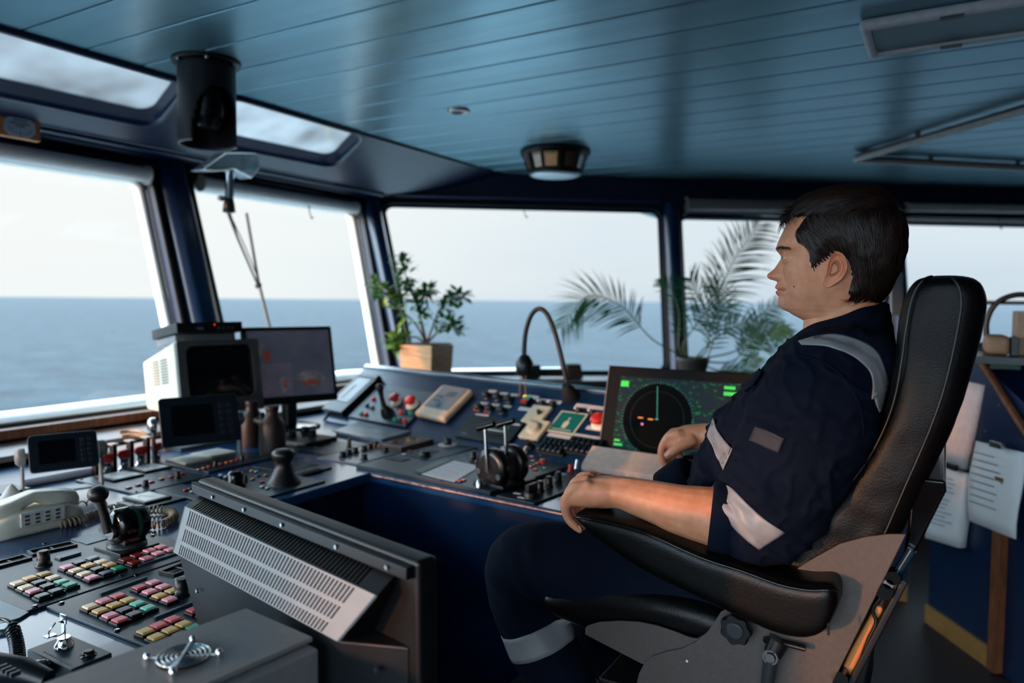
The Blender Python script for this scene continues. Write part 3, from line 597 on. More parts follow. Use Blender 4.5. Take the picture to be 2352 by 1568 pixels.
# four red-topped levers in slotted rack
LV = [(722, 1140), (838, 1110), (950, 1083), (1058, 1056)]
for i, q in enumerate(LV):
    p = onz(*z2(*q), ZD); t = thing('lever', ['red-topped lever nearest the small marine display', 'red-topped lever second from the small marine display', 'red-topped lever second from the large marine display', 'red-topped lever nearest the large marine display'][i], 'lever', Matrix.Translation(p), 'four red-topped silver levers')
    M = WM[t.name]
    k = MB(M); k.lathe([(.017, 0), (.017, .005), (.012, .006), (.012, .030), (.014, .034), (.014, .038)], n=18); k.build('barrel', silver, t)
    k = MB(M); k.lathe([(.014, .038), (.019, .042), (.020, .050), (.018, .060), (.012, .064), (.002, .065)], n=20); k.build('cap', redp, t)
    k = MB(M); k.bb((-.012, -.042, 0), (.012, -.028, .085)); k.build('guard_bar', blk, t, bevel=.003)
    k = MB(M); k.bb((-.016, -.046, .085), (.016, -.024, .090)); k.build('name_strip', label_m, t, bevel=.001)
k = MB(); a, b9 = onz(*z2(640, 1085), ZD), onz(*z2(1100, 980), ZD)
t = MB(); t.bb((-2.58, 1.42, ZD), (-2.50, 2.35, ZD+.012)); o = t.build('cable_duct', mat('beige_duct', (186, 158, 140), .5), None, bevel=.003); tag(o, 'long pale beige duct along the back edge of the bow console', 'duct')
P = [onz(*z2(*q), ZD+.03) for q in ((810, 915), (880, 910), (960, 918), (1040, 935))]
k = MB(); k.tube(smoothpath([p+V((0, 0, .03 if i < 3 else 0)) for i, p in enumerate(P)]), .007, 10); k.tube(smoothpath([p+V((.012, 0, .016 if i < 3 else -.012)) for i, p in enumerate(P)]), .006, 10); k.tube([P[-1], P[-1]+V((.02, .04, -.025))], .007)
o = k.build('cable', mat('orange_rubber', (226, 140, 60), .45)); tag(o, 'orange cable lying behind the red-topped levers', 'cable')
# ---- marine displays on brackets
def marine(name, label, M, w, h, dz, lift, body, scr, side_knob):
    """M: frame, x across, y up, z towards the viewer, origin at the bottom middle of the casing"""
    t = thing(name, label, 'marine display', Matrix.Translation((M.translation.x, M.translation.y, ZD)))
    k = MB(M); k.hexa([V(p) for p in ((-w/2*.86, h*.08, -dz), (w/2*.86, h*.08, -dz), (w/2*.86, h*.92, -dz), (-w/2*.86, h*.92, -dz))], [V((x, y_, 0)) for x, y_ in ((-w/2, 0), (w/2, 0), (w/2, h), (-w/2, h))]); o = k.build('casing', body, t, bevel=.006)
    k = MB(M); k.prism([(x, y_, 0) for x, y_ in rrect(-w/2, w/2, 0, h, .012)], (0, 0, .008)); f = k.build('front_bezel', mat('display_front', (26, 32, 42), .35), t, bevel=.002)
    k = MB(M); k.bb((-w*.36, h*.20, .008), (w*.16, h*.82, .0088)); k.build('screen', mat('dark_screen', (8, 10, 14), .12), f)
    for i in range(5):
        for j in range(2): k = MB(M); k.bb((w*(.24+.1*j), h*(.16+.14*i), .008), (w*(.31+.1*j), h*(.25+.14*i), .0105)); k.build('key', drk, f, bevel=.001)
    for s_ in (-1, 1):
        k = MB(M); k.lathe([(.026, 0), (.026, .014), (.018, .022), (.003, .024)], (s_*(w/2+.006), h*.52, -dz*.5), (s_, 0, 0), n=18); k.build('tilt_knob', side_knob, t)
    c0 = M @ V((0, h*.52, -dz*.5)); xa = (M.to_3x3() @ V((1, 0, 0))).normalized()
    k = MB()
    for s_ in (-1, 1):
        p = c0+xa*s_*(w/2+.012); q = V((p.x, p.y, ZD)); side = V((0, 0, 1)).cross(xa)
        k.hexa([q-side*.022-xa*.003, q+side*.022-xa*.003, q+side*.022+xa*.003, q-side*.022+xa*.003], [p-side*.012-xa*.003, p+side*.012-xa*.003, p+side*.012+xa*.003, p-side*.012+xa*.003])
    q = V((c0.x, c0.y, ZD+.003)); side = V((0, 0, 1)).cross(xa); hw = w/2+.015
    k.hexa([q-xa*hw-side*.024-V((0, 0, .003)), q+xa*hw-side*.024-V((0, 0, .003)), q+xa*hw+side*.024-V((0, 0, .003)), q-xa*hw+side*.024-V((0, 0, .003))], [q-xa*hw-side*.024, q+xa*hw-side*.024, q+xa*hw+side*.024, q-xa*hw+side*.024])
    k.build('bracket', body, t)
    return t
def vf(p, az, tilt):
    """vertical face frame: x across, y up the face, z out of the face; az = direction the face looks at (deg from +x), tilt back"""
    a = rad(az); n_ = V((math.cos(a), math.sin(a), 0)); x = V((-math.sin(a), math.cos(a), 0)); up = V((0, 0, 1))
    tt = rad(tilt); y_ = up*math.cos(tt)-n_*math.sin(tt); z_ = n_*math.cos(tt)+up*math.sin(tt)
    return axes(p, x, y_, z_)
p = onz(98, 1104, ZD+.050); p2 = onz(200, 1078, ZD+.050)
greyb = mat('warm_grey_casing', (132, 128, 124), .45)
marine('marine_display', 'small grey marine display on a bracket, leftmost on the console', vf((p+p2)/2+V((.0, .0, .015)), -20, 22), .170, .105, .05, .05, greyb, None, greyb)
p = onz(376, 1044, ZD+.05); p2 = onz(498, 1014, ZD+.05)
marine('marine_display', 'large dark marine display on a tilted bracket in front of the old monitor', vf((p+p2)/2+V((.02, .03, .01)), -22, 20), .255, .165, .07, .05, drk, None, silver)
k = MB(); q = onz(465, 1022, ZD); k.bb((q.x-.04, q.y-.12, ZD), (q.x+.04, q.y+.12, ZD+.012)); o = k.build('cloth', mat('grey_cloth', (92, 98, 100), .9, bump=.6, bscale=60)); tag(o, 'crumpled grey cloth under the large marine display', 'cloth')
k = MB(); q = onz(150, 1100, ZD); k.tube([(q.x, q.y-.12, ZD+.012), (q.x+.01, q.y+.13, ZD+.012)], .012, 10); o = k.build('chart_tube', white); tag(o, 'white rolled tube lying under the small marine display', 'tube')
# ---- old CRT monitor with recorder on top
cM = vf(onx(512, 948, -2.42), -10, 9)
H_ = cM.translation.z
t = thing('crt_monitor', 'old beige CRT monitor with dark screen on the console', 'monitor', Matrix.Translation((cM.translation.x, cM.translation.y, ZD)))
cw, ch = .335, .285
k = MB(cM); k.hexa([V(q) for q in ((-cw*.42, .05, -.34), (cw*.42, .05, -.34), (cw*.42, ch*.84, -.34), (-cw*.42, ch*.84, -.34))], [V(q) for q in ((-cw/2, 0, 0), (cw/2, 0, 0), (cw/2, ch, 0), (-cw/2, ch, 0))]); k.build('casing', cream, t, bevel=.006)
k = MB(cM)
def cside(y_, z): f = -z/.34; return -cw/2+(cw/2-cw*.42)*f-.0012
for z0 in (-.24, -.15):
    for i in range(9):
        yy = ch*.48+i*.011; k.add([(cside(0, z0), yy, z0), (cside(0, z0+.07), yy, z0+.07), (cside(0, z0+.07), yy+.005, z0+.07), (cside(0, z0), yy+.005, z0)], [(0, 1, 2, 3)])
k.build('vent_slots', drk, t)
taupe = mat('taupe_bezel', (88, 84, 82), .5)
k = MB(cM); oy = rrect(-cw/2, cw/2, 0, ch, .008, 7); iy = rrect(-cw*.40, cw*.42, ch*.20, ch*.93, .03, 7); n_ = len(oy)
vs = [V((*p, 0)) for p in oy]+[V((*p, .02)) for p in oy]+[V((*p, .02)) for p in iy]+[V((*p, -.004)) for p in iy]; fs = []
for a in range(3):
    for i in range(n_): fs.append((a*n_+i, a*n_+(i+1) % n_, (a+1)*n_+(i+1) % n_, (a+1)*n_+i))
k.add(vs, fs); k.build('front_bezel', taupe, t)
k = MB(cM); R_ = []
for i in range(9):
    R_.append([V((-cw*.40+cw*.82*i/8, ch*.20+ch*.73*j/8, .002+.012*(1-((i-4)/4)**2)*(1-((j-4)/4)**2))) for j in range(9)])
k.ring(R_, close=False, caps=False); k.build('screen', mat('crt_glass', (14, 15, 18), .08), t)
for i, x in enumerate((-.02, .02, .05, .10)): k = MB(cM); k.lathe([(.007, .02), (.006, .028)], (x, ch*.09, 0), (0, 0, 1), n=12); k.build('control_button', blk, t)
k = MB(); q = cM @ V((0, 0, -.16)); 
k = MB(Matrix.Translation((q.x, q.y, 0)) @ Matrix.Rotation(rad(-10), 4, 'Z')); k.bb((-.13, -.12, ZD), (.13, .12, H_-.010)); k.build('stand', blk, t, bevel=.01)
dv = Matrix(cM); top_ = cM @ V((0.0, ch*1.0, -.10))
dM = vf(top_+V((0, 0, .014)), -12, 9)
t = thing('video_recorder', 'flat black video recorder on top of the old beige monitor', 'recorder', Matrix.Translation(top_))
k = MB(dM); k.bb((-.135, .022, -.16), (.130, .062, .07)); k.build('casing', blkm, t, bevel=.003)
k = MB(dM); k.bb((-.135, .022, .07), (.130, .062, .073)); f = k.build('front_plate', blk, t)
for i in range(4): k = MB(dM); k.lathe([(.004, .073), (.003, .076)], (.03+.020*i, .038, 0), (0, 0, 1), n=10); k.build('button', gry, f)
k = MB(dM); k.bb((-.06, .034, .073), (-.03, .042, .0735)); k.build('logo_plate', gry, f)
k = MB(dM); k.lathe([(.003, .073), (.002, .075)], (.015, .052, 0), n=8); k.build('power_light', mat('red_led', (255, 40, 20), .4, emis=1.5), f)
t2 = MB(dM); t2.bb((-.125, -.012, -.15), (.12, .021, .03)); o = t2.build('riser_block', gry, None, bevel=.004); tag(o, 'pale grey riser block between old monitor and recorder', 'riser')
# ---- flat LCD monitor with four camera pictures
lM = vf(onz(690, 925, ZD+.155), -22, 13); lw, lh = .395, .33
lM = vf(onx(678, 925, -2.36), -22, 13)
t = thing('flat_monitor', 'flat black monitor showing four deck camera pictures', 'monitor', Matrix.Translation((lM.translation.x-.04, lM.translation.y, ZD)))
k = MB(lM); k.bb((-lw/2, -.0, -.030), (lw/2, lh, 0)); k.build('casing', blk, t, bevel=.008)
sm = bpy.data.materials.new('camera_pictures'); sm.use_nodes = True; b = sm.node_tree.nodes['Principled BSDF']; nt2 = sm.node_tree
tcx = nd(nt2, 'ShaderNodeTexCoord'); n3 = nd(nt2, 'ShaderNodeTexNoise'); n3.inputs['Scale'].default_value = 9; nt2.links.new(tcx.outputs['Object'], n3.inputs[0])
rmp = nd(nt2, 'ShaderNodeValToRGB'); rmp.color_ramp.elements[0].color = (*lin((40, 50, 66)), 1); rmp.color_ramp.elements[1].color = (*lin((92, 92, 104)), 1); nt2.links.new(n3.outputs[0], rmp.inputs[0]); nt2.links.new(rmp.outputs[0], b.inputs['Base Color']); nt2.links.new(rmp.outputs[0], b.inputs['Emission Color']); b.inputs['Emission Strength'].default_value = .35; b.inputs['Roughness'].default_value = .25
k = MB(lM); k.bb((-lw*.455, .030, .0), (lw*.455, lh-.018, .0012)); s_ = k.build('screen', sm, t)
hazy = mat('picture_haze', (84, 82, 98), .3, emis=.3, nscale=12, namt=.2); pic1 = mat('picture_orange', (130, 58, 40), .3, emis=.25); pic2 = mat('picture_white', (104, 98, 102), .3, emis=.25, nscale=30, namt=.4)
def blob(x, y_, w, h, mt, seed):
    random.seed(seed); k = MB(lM); pts = []
    for i in range(10): a = 2*math.pi*i/10; r_ = .35+.65*random.random(); pts.append(V((lw*(x-.5)+w*r_*math.cos(a), lh*y_+h*r_*math.sin(a), .0013)))
    k.prism(pts, (0, 0, .0003)); k.build('camera_picture', mt, s_)
k = MB(lM); k.bb((-lw*.44, .035, .0012), (-.004, lh*.52, .0014)); k.build('camera_picture', hazy, s_)
blob(.16, .68, .035, .05, pic2, 1); blob(.24, .62, .014, .045, pic1, 2); blob(.40, .24, .04, .045, pic2, 3); blob(.42, .27, .02, .03, pic1, 4); blob(.70, .30, .09, .04, pic2, 5); blob(.68, .26, .05, .02, pic1, 6); blob(.2, .2, .01, .012, pic1, 7)
q = lM @ V((0, 0, -.03)); k = MB(); k.tube([(q.x-.02, q.y, ZD+.01), (q.x-.02, q.y, lM.translation.z+.06)], .032, 16); k.build('stand_neck', blk, t)
k = MB(); k.lathe([(.115, 0), (.115, .006), (.09, .012), (.03, .016)], (q.x-.01, q.y+.01, ZD), n=32); k.build('stand_foot', blkg, t)
# ---- binoculars standing on their lenses
q = onz(*z2(1840, 1000), ZD); q0 = onz(*z2(1705, 950), ZD); t = thing('binoculars', 'black binoculars standing upright between flat monitor and joystick panel', 'binoculars', Matrix.Translation((q+q0)/2)); br = mat('binocular_rubber', (40, 28, 26), .5)
for c_ in (q, q0):
    k = MB(); k.lathe([(.046, 0), (.047, .02), (.046, .06), (.044, .095), (.038, .118), (.024, .132), (.021, .150), (.024, .158), (.024, .168), (.018, .170)], c_, n=24); k.build('barrel', br, t)
k = MB(); d_ = (q0-q).normalized(); k.tube([q+d_*.02+V((0, 0, .10)), q0-d_*.02+V((0, 0, .10))], .014, 10); k.tube([(q+q0)/2+V((0, 0, .06)), (q+q0)/2+V((0, 0, .135))], .010, 10); k.build('bridge', blk, t)
# low black instrument with knobs right of the monitors
t, M, w, h = plate('instrument_box', 'low black instrument with two stubby knobs beside the flat monitor foot', 'instrument', qd(z2, (1960, 960), (2190, 905), (2110, 840), (1880, 870)), th=.02, mt=blk, rot=90)
for q in ((1975, 890), (2060, 860), (2110, 880)): x, y_ = at(M, z2(*q), .02); knob(t, M, x, y_, .02, r=.016, h=.022)
x0, y0 = at(M, z2(1990, 940), .02); slab(t, M, x0-.02, x0+.02, y0-.03, y0+.09, .02, .023, label_m, 'label_strip')
# ---- telephone
pc = onz(*z3(310, 560), ZD); pa = onz(*z3(-40, 590), ZD); pb = onz(*z3(625, 430), ZD)
u = (pb-pa); u.z = 0; Lp = u.length; u = u.normalized(); v = V((-u.y, u.x, 0)); v = v if v.x < 0 else -v
PM = axes((pa+pb)/2+v*.055, u, v, (0, 0, 1))
t = thing('telephone', 'cream desk telephone with its handset resting on top', 'telephone', PM)
pm = mat('aged_cream', (232, 226, 206), .38)
k = MB(PM); L2 = Lp/2
def tsec(x, w, h0, h1, r=.012):
    return [V((x, yy, zz)) for yy, zz in rrect(-w, w, h0, h1, min(r, (h1-h0)*.45))]
k.ring([tsec(-L2, .040, .004, .035), tsec(-L2+.01, .050, 0, .045), tsec(-L2*.5, .052, 0, .056), tsec(0, .052, 0, .058), tsec(L2*.6, .050, 0, .056), tsec(L2-.012, .046, 0, .042), tsec(L2, .036, .005, .032)]); k.build('base', pm, t)
k = MB(PM)
k.ring([tsec(-L2-.004, .018, .050-.008, .072-.012), tsec(-L2+.008, .030, .040-.008, .085-.012), tsec(-L2+.05, .031, .044-.008, .092-.012), tsec(-L2+.075, .026, .066-.008, .098-.012), tsec(0, .025, .074-.008, .104-.012), tsec(L2-.085, .026, .068-.008, .102-.012), tsec(L2-.05, .031, .046-.008, .098-.012), tsec(L2-.012, .030, .042-.008, .090-.012), tsec(L2-.002, .02, .05-.008, .078-.012)]); hs = k.build('handset', pm, t)
KX = L2*.02
k = MB(PM); k.bb((-.048, -.058, .024), (.048, -.051, .056)); kp = k.build('keypad', mat('keypad_white', (222, 222, 216), .4), t, bevel=.002)
for i in range(4):
    for j in range(3): k = MB(PM); k.bb((-.040+i*.022, -.0592, .028+j*.009), (-.030+i*.022, -.058, .033+j*.009)); k.build('key', mat('key_brown', (86, 70, 56), .5), kp, bevel=.0006)
# coiled cords
cordp = [PM @ V((L2*.35, -.055, .012)), PM @ V((L2*.8, -.06, .012)), PM @ V((L2+.09, -.03, .012))]+[onz(*z3(*q), ZD+.012) for q in ((985, 440), (1150, 440), (1235, 390), (1180, 345), (1000, 350))]
o = coil(cordp, .009, 62, .0026).build('handset_cord', mat('cord_tan', (150, 130, 108), .5), t); 
cp2 = [PM @ V((L2, .01, .03))]+[onz(*z3(*q), ZD+.03) for q in ((690, 275), (735, 300), (720, 350), (760, 400), (790, 450))]
o = coil(cp2, .007, 13, .0018).build('line_cord', blk, t)
# shell and cone ornaments
q = onz(*z3(85, 350), ZD); t = thing('cone_ornament', 'small white cone with an orange base standing behind the telephone', 'ornament', Matrix.Translation(q)); M = WM[t.name]
k = MB(M); k.lathe([(.030, 0), (.028, .018)], n=20); k.build('base', mat('dark_base', (70, 50, 44), .5), t); k = MB(M); k.lathe([(.029, .018), (.027, .026)], n=20); k.build('band', mat('orange_band', (226, 110, 50), .5), t)
k = MB(M); k.lathe([(.036, .026), (.030, .034), (.016, .052), (.008, .064), (.002, .070)], n=20); k.build('cone', mat('shell_white', (216, 206, 194), .5, bump=.2), t)
q = onz(*z3(235, 300), ZD+.012); k = MB(Matrix.Translation(q)); k.sph((0, 0, .004), .034, sc=(.8, 1.15, .42)); o = k.build('pebble', mat('pebble_beige', (190, 180, 168), .6)); tag(o, 'smooth pale pebble behind the telephone beside the white cone', 'pebble')
t, M, w, h = plate('tray', 'white framed tray panel at the far left behind the telephone', 'tray', qd(z3, (-60, 330), (190, 250), (80, 165), (-140, 240)), th=.010, mt=white, rot=90)
slab(t, M, -w*.4, w*.4, -h*.4, h*.4, .010, .012, mat('tray_glass', (150, 180, 196), .1), 'inset'); x, y_ = at(M, z3(40, 215), .01); slab(t, M, x-.04, x+.04, y_-.05, y_+.05, .012, .02, blk, 'clip')
# ---- ball-handled throttle lever
bp_ = onz(*z3(900, 610), ZD); t, M, w, h = plate('throttle_lever', 'black throttle lever with a ball handle beside the coiled cord', 'throttle lever', qd(z3, (850, 668), (1105, 575), (950, 515), (690, 600)), th=.012, mt=blk, rot=90)
cx, cy = 0., 0.
w0 = M.translation.copy(); w0.z = 0
k = MB(); k.lathe([(.040, ZD+.012), (.040, ZD+.017), (.034, ZD+.021)], w0, n=28); k.build('collar', drk, t)
hc = w0+V((0, 0, ZD+.058))
k = MB(); k.lathe([(.026, -.030), (.036, -.027), (.038, -.020), (.038, .030), (.034, .036), (.020, .038)], hc, (0, 1, 0), n=32); k.bb((w0.x-.028, w0.y-.022, ZD+.015), (w0.x+.028, w0.y+.026, ZD+.05)); o = k.build('drum', blkg, t)
k = MB(); k.lathe([(.0385, .004), (.0385, .014)], hc, (0, 1, 0), n=32, caps=False); k.build('green_band', mat('dark_green', (18, 72, 58), .35), o)
hp = hc+V((0, -.036, -.008)); k = MB(); k.lathe([(.016, -.004), (.016, .004)], hp, (0, 1, 0), n=20); k.build('hub', silver, t)
k = MB(); k.tube([hp+V((0, -.004, 0)), hp+V((-.006, -.010, .040)), hp+V((-.010, -.016, .070))], [.011, .009, .009], 12); k.build('stalk', blk, t)
k = MB(); k.sph(hp+V((-.012, -.018, .084)), .021, sc=(1, 1, .85)); k.build('ball_handle', blk, t)
# ================================================================ devices on the starboard run, flat part
def wknob(t, M, f, lst, z, **kw):
    for q in lst: x, y_ = at(M, f(*q), z); knob(t, M, x, y_, z, **kw)
t = MB(); P = [onz(*p, ZD+.012) for p in qd(z4, (355, 600), (540, 535), (925, 600), (700, 662))]; t.prism(P, (0, 0, .004)); P2 = [(p-P[0])*.96+P[0]+V((.01, .01, -.012)) for p in P]; t.prism(P2, (0, 0, .012)); o = t.build('chart_pad', mat('pale_chart', (150, 166, 176), .35, nscale=18, namt=.25)); tag(o, 'flat pale chart pad lying at the foot of the inclined desk', 'chart')
t, M, w, h = plate('small_box', 'small flat brown box beside the pale chart pad', 'box', qd(z4, (735, 690), (868, 722), (1040, 650), (895, 622)), th=.022, mt=mat('brown_box', (88, 66, 58), .5), rot=0); slab(t, M, -w*.4, w*.35, -h*.35, h*.35, .022, .0235, blkg, 'window')
t, M, w, h = plate('blank_panel', 'glossy dark blank panel at the corner of the console', 'control panel', qd(z4, (120, 705), (310, 778), (545, 700), (350, 638)), rot=0)
k = MB(M); k.lathe([(.042, .006), (.042, .008)], (-.05, .0, 0), n=28); k.build('round_cover', blkg, t)
t, M, w, h = plate('switch_unit', 'pale grey panel with rows of stubby black knobs near the console corner', 'control panel', qd(z4, (318, 785), (548, 842), (850, 730), (610, 680)), rot=0, mt=mat('pale_grey_panel', (120, 122, 132), .35))
wknob(t, M, z4, [(430, 782), (475, 765), (522, 752), (585, 738), (627, 722), (670, 708), (585, 800), (738, 748)], .006, r=.011, h=.020)
wknob(t, M, z4, [(477, 715)], .006, r=.008, h=.034)
t, M, w, h = plate('keypad_unit', 'dark raised keypad panel with a big round knob in the middle of the starboard run', 'control panel', qd(z4, (595, 850), (825, 888), (1345, 712), (1120, 662)), rot=-3, th=.012)
for i in range(9):
    for j in range(3): k = MB(M); x = -w*.38+i*w*.055; y_ = -h*.25+j*h*.17; k.bb((x, y_, .012), (x+w*.035, y_+h*.10, .0145)); k.build('key', drk, t)
wknob(t, M, z4, [(1022, 775)], .012, r=.020, h=.018); wknob(t, M, z4, [(1187, 695)], .012, r=.015, h=.026)
x, y_ = at(M, z4(1187, 695), .012); k = MB(M); k.lathe([(.036, .012), (.036, .015)], (x, y_, 0), n=24); k.build('dial_ring', label_m, t)
for q, c in (((868, 768), 'white'), ((915, 745), 'dred')): x, y_ = at(M, z4(*q), .012); button(t, M, x, y_, .012, c, .02, .012, .005)
t, M, w, h = plate('engine_unit', 'wide dark engine panel with a paper overlay and rows of tiny coloured buttons', 'control panel', qd(z4, (850, 885), (1560, 1062), (2020, 812), (1290, 728)), rot=-6, th=.012)
P = [onz(*p, ZD+.0135) for p in qd(z4, (1000, 905), (1235, 962), (1420, 850), (1225, 808))]; k = MB(); k.prism(P, (0, 0, .001)); o = k.build('paper_overlay', paper, t)
k = MB(); 
for f in (.2, .4, .6, .8):
    a_ = P[0].lerp(P[3], f); b_ = P[1].lerp(P[2], f); k.tube([a_.lerp(b_, .1)+V((0, 0, .0012)), a_.lerp(b_, .8)+V((0, 0, .0012))], .0009, 4)
k.build('lettering', mat('faint_ink', (130, 136, 140), .6), o)
P = [onz(*p, ZD+.0135) for p in qd(z4, (945, 885), (1000, 900), (1225, 806), (1170, 795))]; k = MB(); k.prism(P, (0, 0, .003)); k.build('green_strip', mat('green_plastic', (26, 82, 70), .3, nscale=40, namt=.4), t)
random.seed(3); cols = ['amber', 'orange', 'amber', 'red', 'cream', 'teal', 'teal', 'rose', 'teal', 'grey', 'pink', 'grn', 'white', 'teal', 'pink', 'grey', 'grey', 'rose']
n_ = 0
for j in range(4):
    for i in range(4):
        q = z4(1665+j*0+i*70-j*8, 792-i*6+j*33+i*0); q = z4(1660+i*66+j*8, 795-i*9+j*31)
        x, y_ = at(M, q, .015); button(t, M, x, y_, .012, cols[(n_*5+j) % 18], .017, .013, .005, rz=6); n_ += 1
for q, c in (((1880, 800), 'red'), ((1860, 815), 'rose'), ((1830, 826), 'rose'), ((1780, 850), 'pink'), ((1300, 945), 'pink'), ((1272, 955), 'rose'), ((1400, 812), 'cream'), ((1440, 755), 'cream')):
    x, y_ = at(M, z4(*q), .015); button(t, M, x, y_, .012, c, .017, .013, .005)
wknob(t, M, z4, [(1370, 800)], .012, r=.012, h=.028)
for q in ((985, 905), (1140, 950), (1990, 815)): x, y_ = at(M, z4(*q), .012); screws(t, M, 0, 0, .012, k=[(x, y_)])
# twin lever engine control
c_ = onz(*z4(1525, 985), ZD+.012); AX = V((.86, -.50, 0)).normalized(); AX = V((math.cos(rad(58)), math.sin(rad(58)), 0)); SD = V((AX.y, -AX.x, 0))
t = thing('engine_control', 'twin-lever engine control with two black discs and silver arms', 'throttle lever', Matrix.Translation(V((c_.x, c_.y, ZD+.0125))))
AX = (onz(*z4(1680, 900), .83)-onz(*z4(1520, 940), .83)); AX.z = 0; AX.normalize(); SD = V((AX.y, -AX.x, 0))
k = MB(); z0 = ZD+.0125; k.prism([V((c_.x, c_.y, z0))+SD*a*.06+AX*b for a, b in ((-1, -.03), (1, -.03), (1, .12), (-1, .12))], (0, 0, .010)); k.build('base_plate', blk, t, bevel=.002)
dc = V((c_.x, c_.y, z0+.052))
for i, off in enumerate((-.008, .072)):
    k = MB(); k.lathe([(.040, -.018), (.055, -.016), (.058, -.010), (.058, .012), (.052, .018), (.03, .020)], dc+AX*off, AX, n=36); dk = k.build('disc', mat('disc_black', (20, 14, 14), .3) if i == 0 else mat('disc_maroon', (34, 12, 20), .3), t)
    fa = dc+AX*(off-.017)
    if i == 0:
        for a in (SD*-.040+V((0, 0, -.012)), SD*.040+V((0, 0, -.018)), V((0, 0, -.004))): 
            k = MB(); k.lathe([(.009, -.004), (.009, .003)], fa+a, AX, n=14); k.build('bolt', silver, dk)
    lean = SD*(-.012)
    fa = fa-AX*.004 if i == 0 else fa
    k = MB(); k.tube([fa+V((0, 0, -.008)), fa+lean+V((0, 0, .118))], [.0075, .0055], 10); arm = k.build('lever_arm', chrome, t)
    hpos = fa+lean+V((0, 0, .122)); k = MB(); d3 = (SD*.9+AX*.2).normalized(); k.tube([hpos-d3*.026+V((0, 0, -.008)), hpos+d3*.030+V((0, 0, .010))], [.010, .009], 12); k.build('grip', blkg, arm)
k = MB(); e0 = onz(*z4(1415, 1000), ZD+.012); k.lathe([(.012, 0), (.010, .016), (.006, .022)], V((e0.x, e0.y, z0)), n=12); o = k.build('side_screw', silver, t)
# right-hand switch panel
t, M, w, h = plate('switch_unit', 'dark panel with a row of black knobs and one red switch beside the leather armrest', 'control panel', qd(z4, (1590, 1065), (1842, 1125), (2250, 925), (2080, 850)), rot=-6)
wknob(t, M, z4, [(1852, 1030), (1916, 995), (1983, 960)], .006, r=.011, h=.030, cap=label_m); wknob(t, M, z4, [(2075, 885)], .006, r=.010, h=.022, m_=redp)
x, y_ = at(M, z4(1790, 1070), .006); k = MB(M @ Matrix.Translation((x, y_, 0))); k.lathe([(.024, .006), (.022, .020), (.020, .022)], n=20); k.box((0, 0, .032), (.014, .045, .024)); k.build('rotary_switch', blk, t, bevel=.002)
x, y_ = at(M, z4(2112, 865), .006); k = MB(M); k.tube([(x, y_, .006), (x, y_+.005, .035)], [.007, .004], 10); k.build('toggle_switch', chrome, t)
for q in ((1690, 1045), (1720, 1075), (1870, 965), (2015, 905)): x, y_ = at(M, z4(*q), .006); slab(t, M, x-.012, x+.012, y_-.006, y_+.006, .006, .0072, paper, 'label_strip')
# ---- devices on the inclined desk
def iloc(p): return inc(*p)
def iplate(name, label, cat, c, th=.012, mt=panel, bev=.002):
    P = [V((*inc(*p), 0)) for p in c]; ce = sum(P, V((0, 0, 0)))/4; u = ((P[1]-P[0])+(P[2]-P[3])).normalized(); v = V((-u.y, u.x, 0))
    w = (abs((P[1]-P[0]).dot(u))+abs((P[2]-P[3]).dot(u)))/2; h = (abs((P[3]-P[0]).dot(v))+abs((P[2]-P[1]).dot(v)))/2
    M = IM @ axes(ce, u, v, (0, 0, 1)); t = thing(name, label, cat, M); k = MB(M); k.box((0, 0, th/2+.0005), (w, h, th-.001)); k.build('body', mt, t, bevel=bev); return t, M, w, h
def il(M, p, z=0):
    q = M.inverted() @ pl(*p, IO+IN*z, IN); return q.x, q.y
t, M, w, h = iplate('chart_recorder', 'narrow dark recorder with a beige window at the left end of the inclined desk', 'recorder', qd(z4, (330, 475), (475, 502), (690, 225), (545, 200)), th=.03, mt=blk, bev=.004)
slab(t, M, -w*.30, w*.34, -h*.26, h*.36, .030, .032, mat('recorder_window', (96, 92, 84), .2, nscale=6, namt=.3), 'window'); slab(t, M, -w*.16, -w*.04, -h*.18, h*.18, .032, .033, mat('pale_trace', (150, 146, 130), .5), 'paper_trace')
slab(t, M, -w*.45, w*.45, h*.40, h*.48, .030, .033, gry, 'top_rail')
t, M, w, h = iplate('emergency_stop_unit', 'dark emergency stop panel with two red mushroom buttons on the inclined desk', 'control panel', qd(z4, (492, 508), (905, 578), (1095, 330), (690, 268)), th=.010)
for q in ((820, 385), (935, 405)): x, y_ = il(M, z4(*q), .01); mushroom(t, M, x, y_, .010, r=.026)
for q, c in (((650, 365), 'red'), ((595, 475), 'red'), ((563, 468), 'grn'), ((848, 458), 'red'), ((918, 468), 'grn'), ((806, 512), 'grn'), ((876, 522), 'red'), ((640, 425), 'grey'), ((605, 410), 'dark'), ((882, 460), 'dark'), ((842, 516), 'dark')):
    x, y_ = il(M, z4(*q), .012); k = MB(M); k.lathe([(.012, .010), (.012, .013), (.009, .014), (.009, .020), (.006, .021)], (x, y_, 0), n=14); o = k.build('push_button', mat('cap_'+c, btn_cols[c], .35), t); o['label'] = c.replace('grn', 'green')+' round push button'
x, y_ = il(M, z4(755, 470), .01); k = MB(M); k.lathe([(.030, .010), (.028, .022), (.022, .036), (.015, .05)], (x, y_, 0), n=20); k.tube([(x, y_, .04), (x-.008, y_+.02, .085), (x-.012, y_+.035, .115)], [.012, .010, .013], 12); k.sph((x-.013, y_+.038, .122), .018, 14, 8); k.build('joystick', blk, t)
text('WINCH', .018, M @ Matrix.Translation((-w*.28, h*.38, .0102)), mat('faint_print', (80, 92, 98), .5), t, 'lettering', depth=.0002) if False else None
slab(t, M, -w*.40, -w*.20, h*.36, h*.39, .010, .0108, MATS['grey_blue_strip'], 'label_strip')
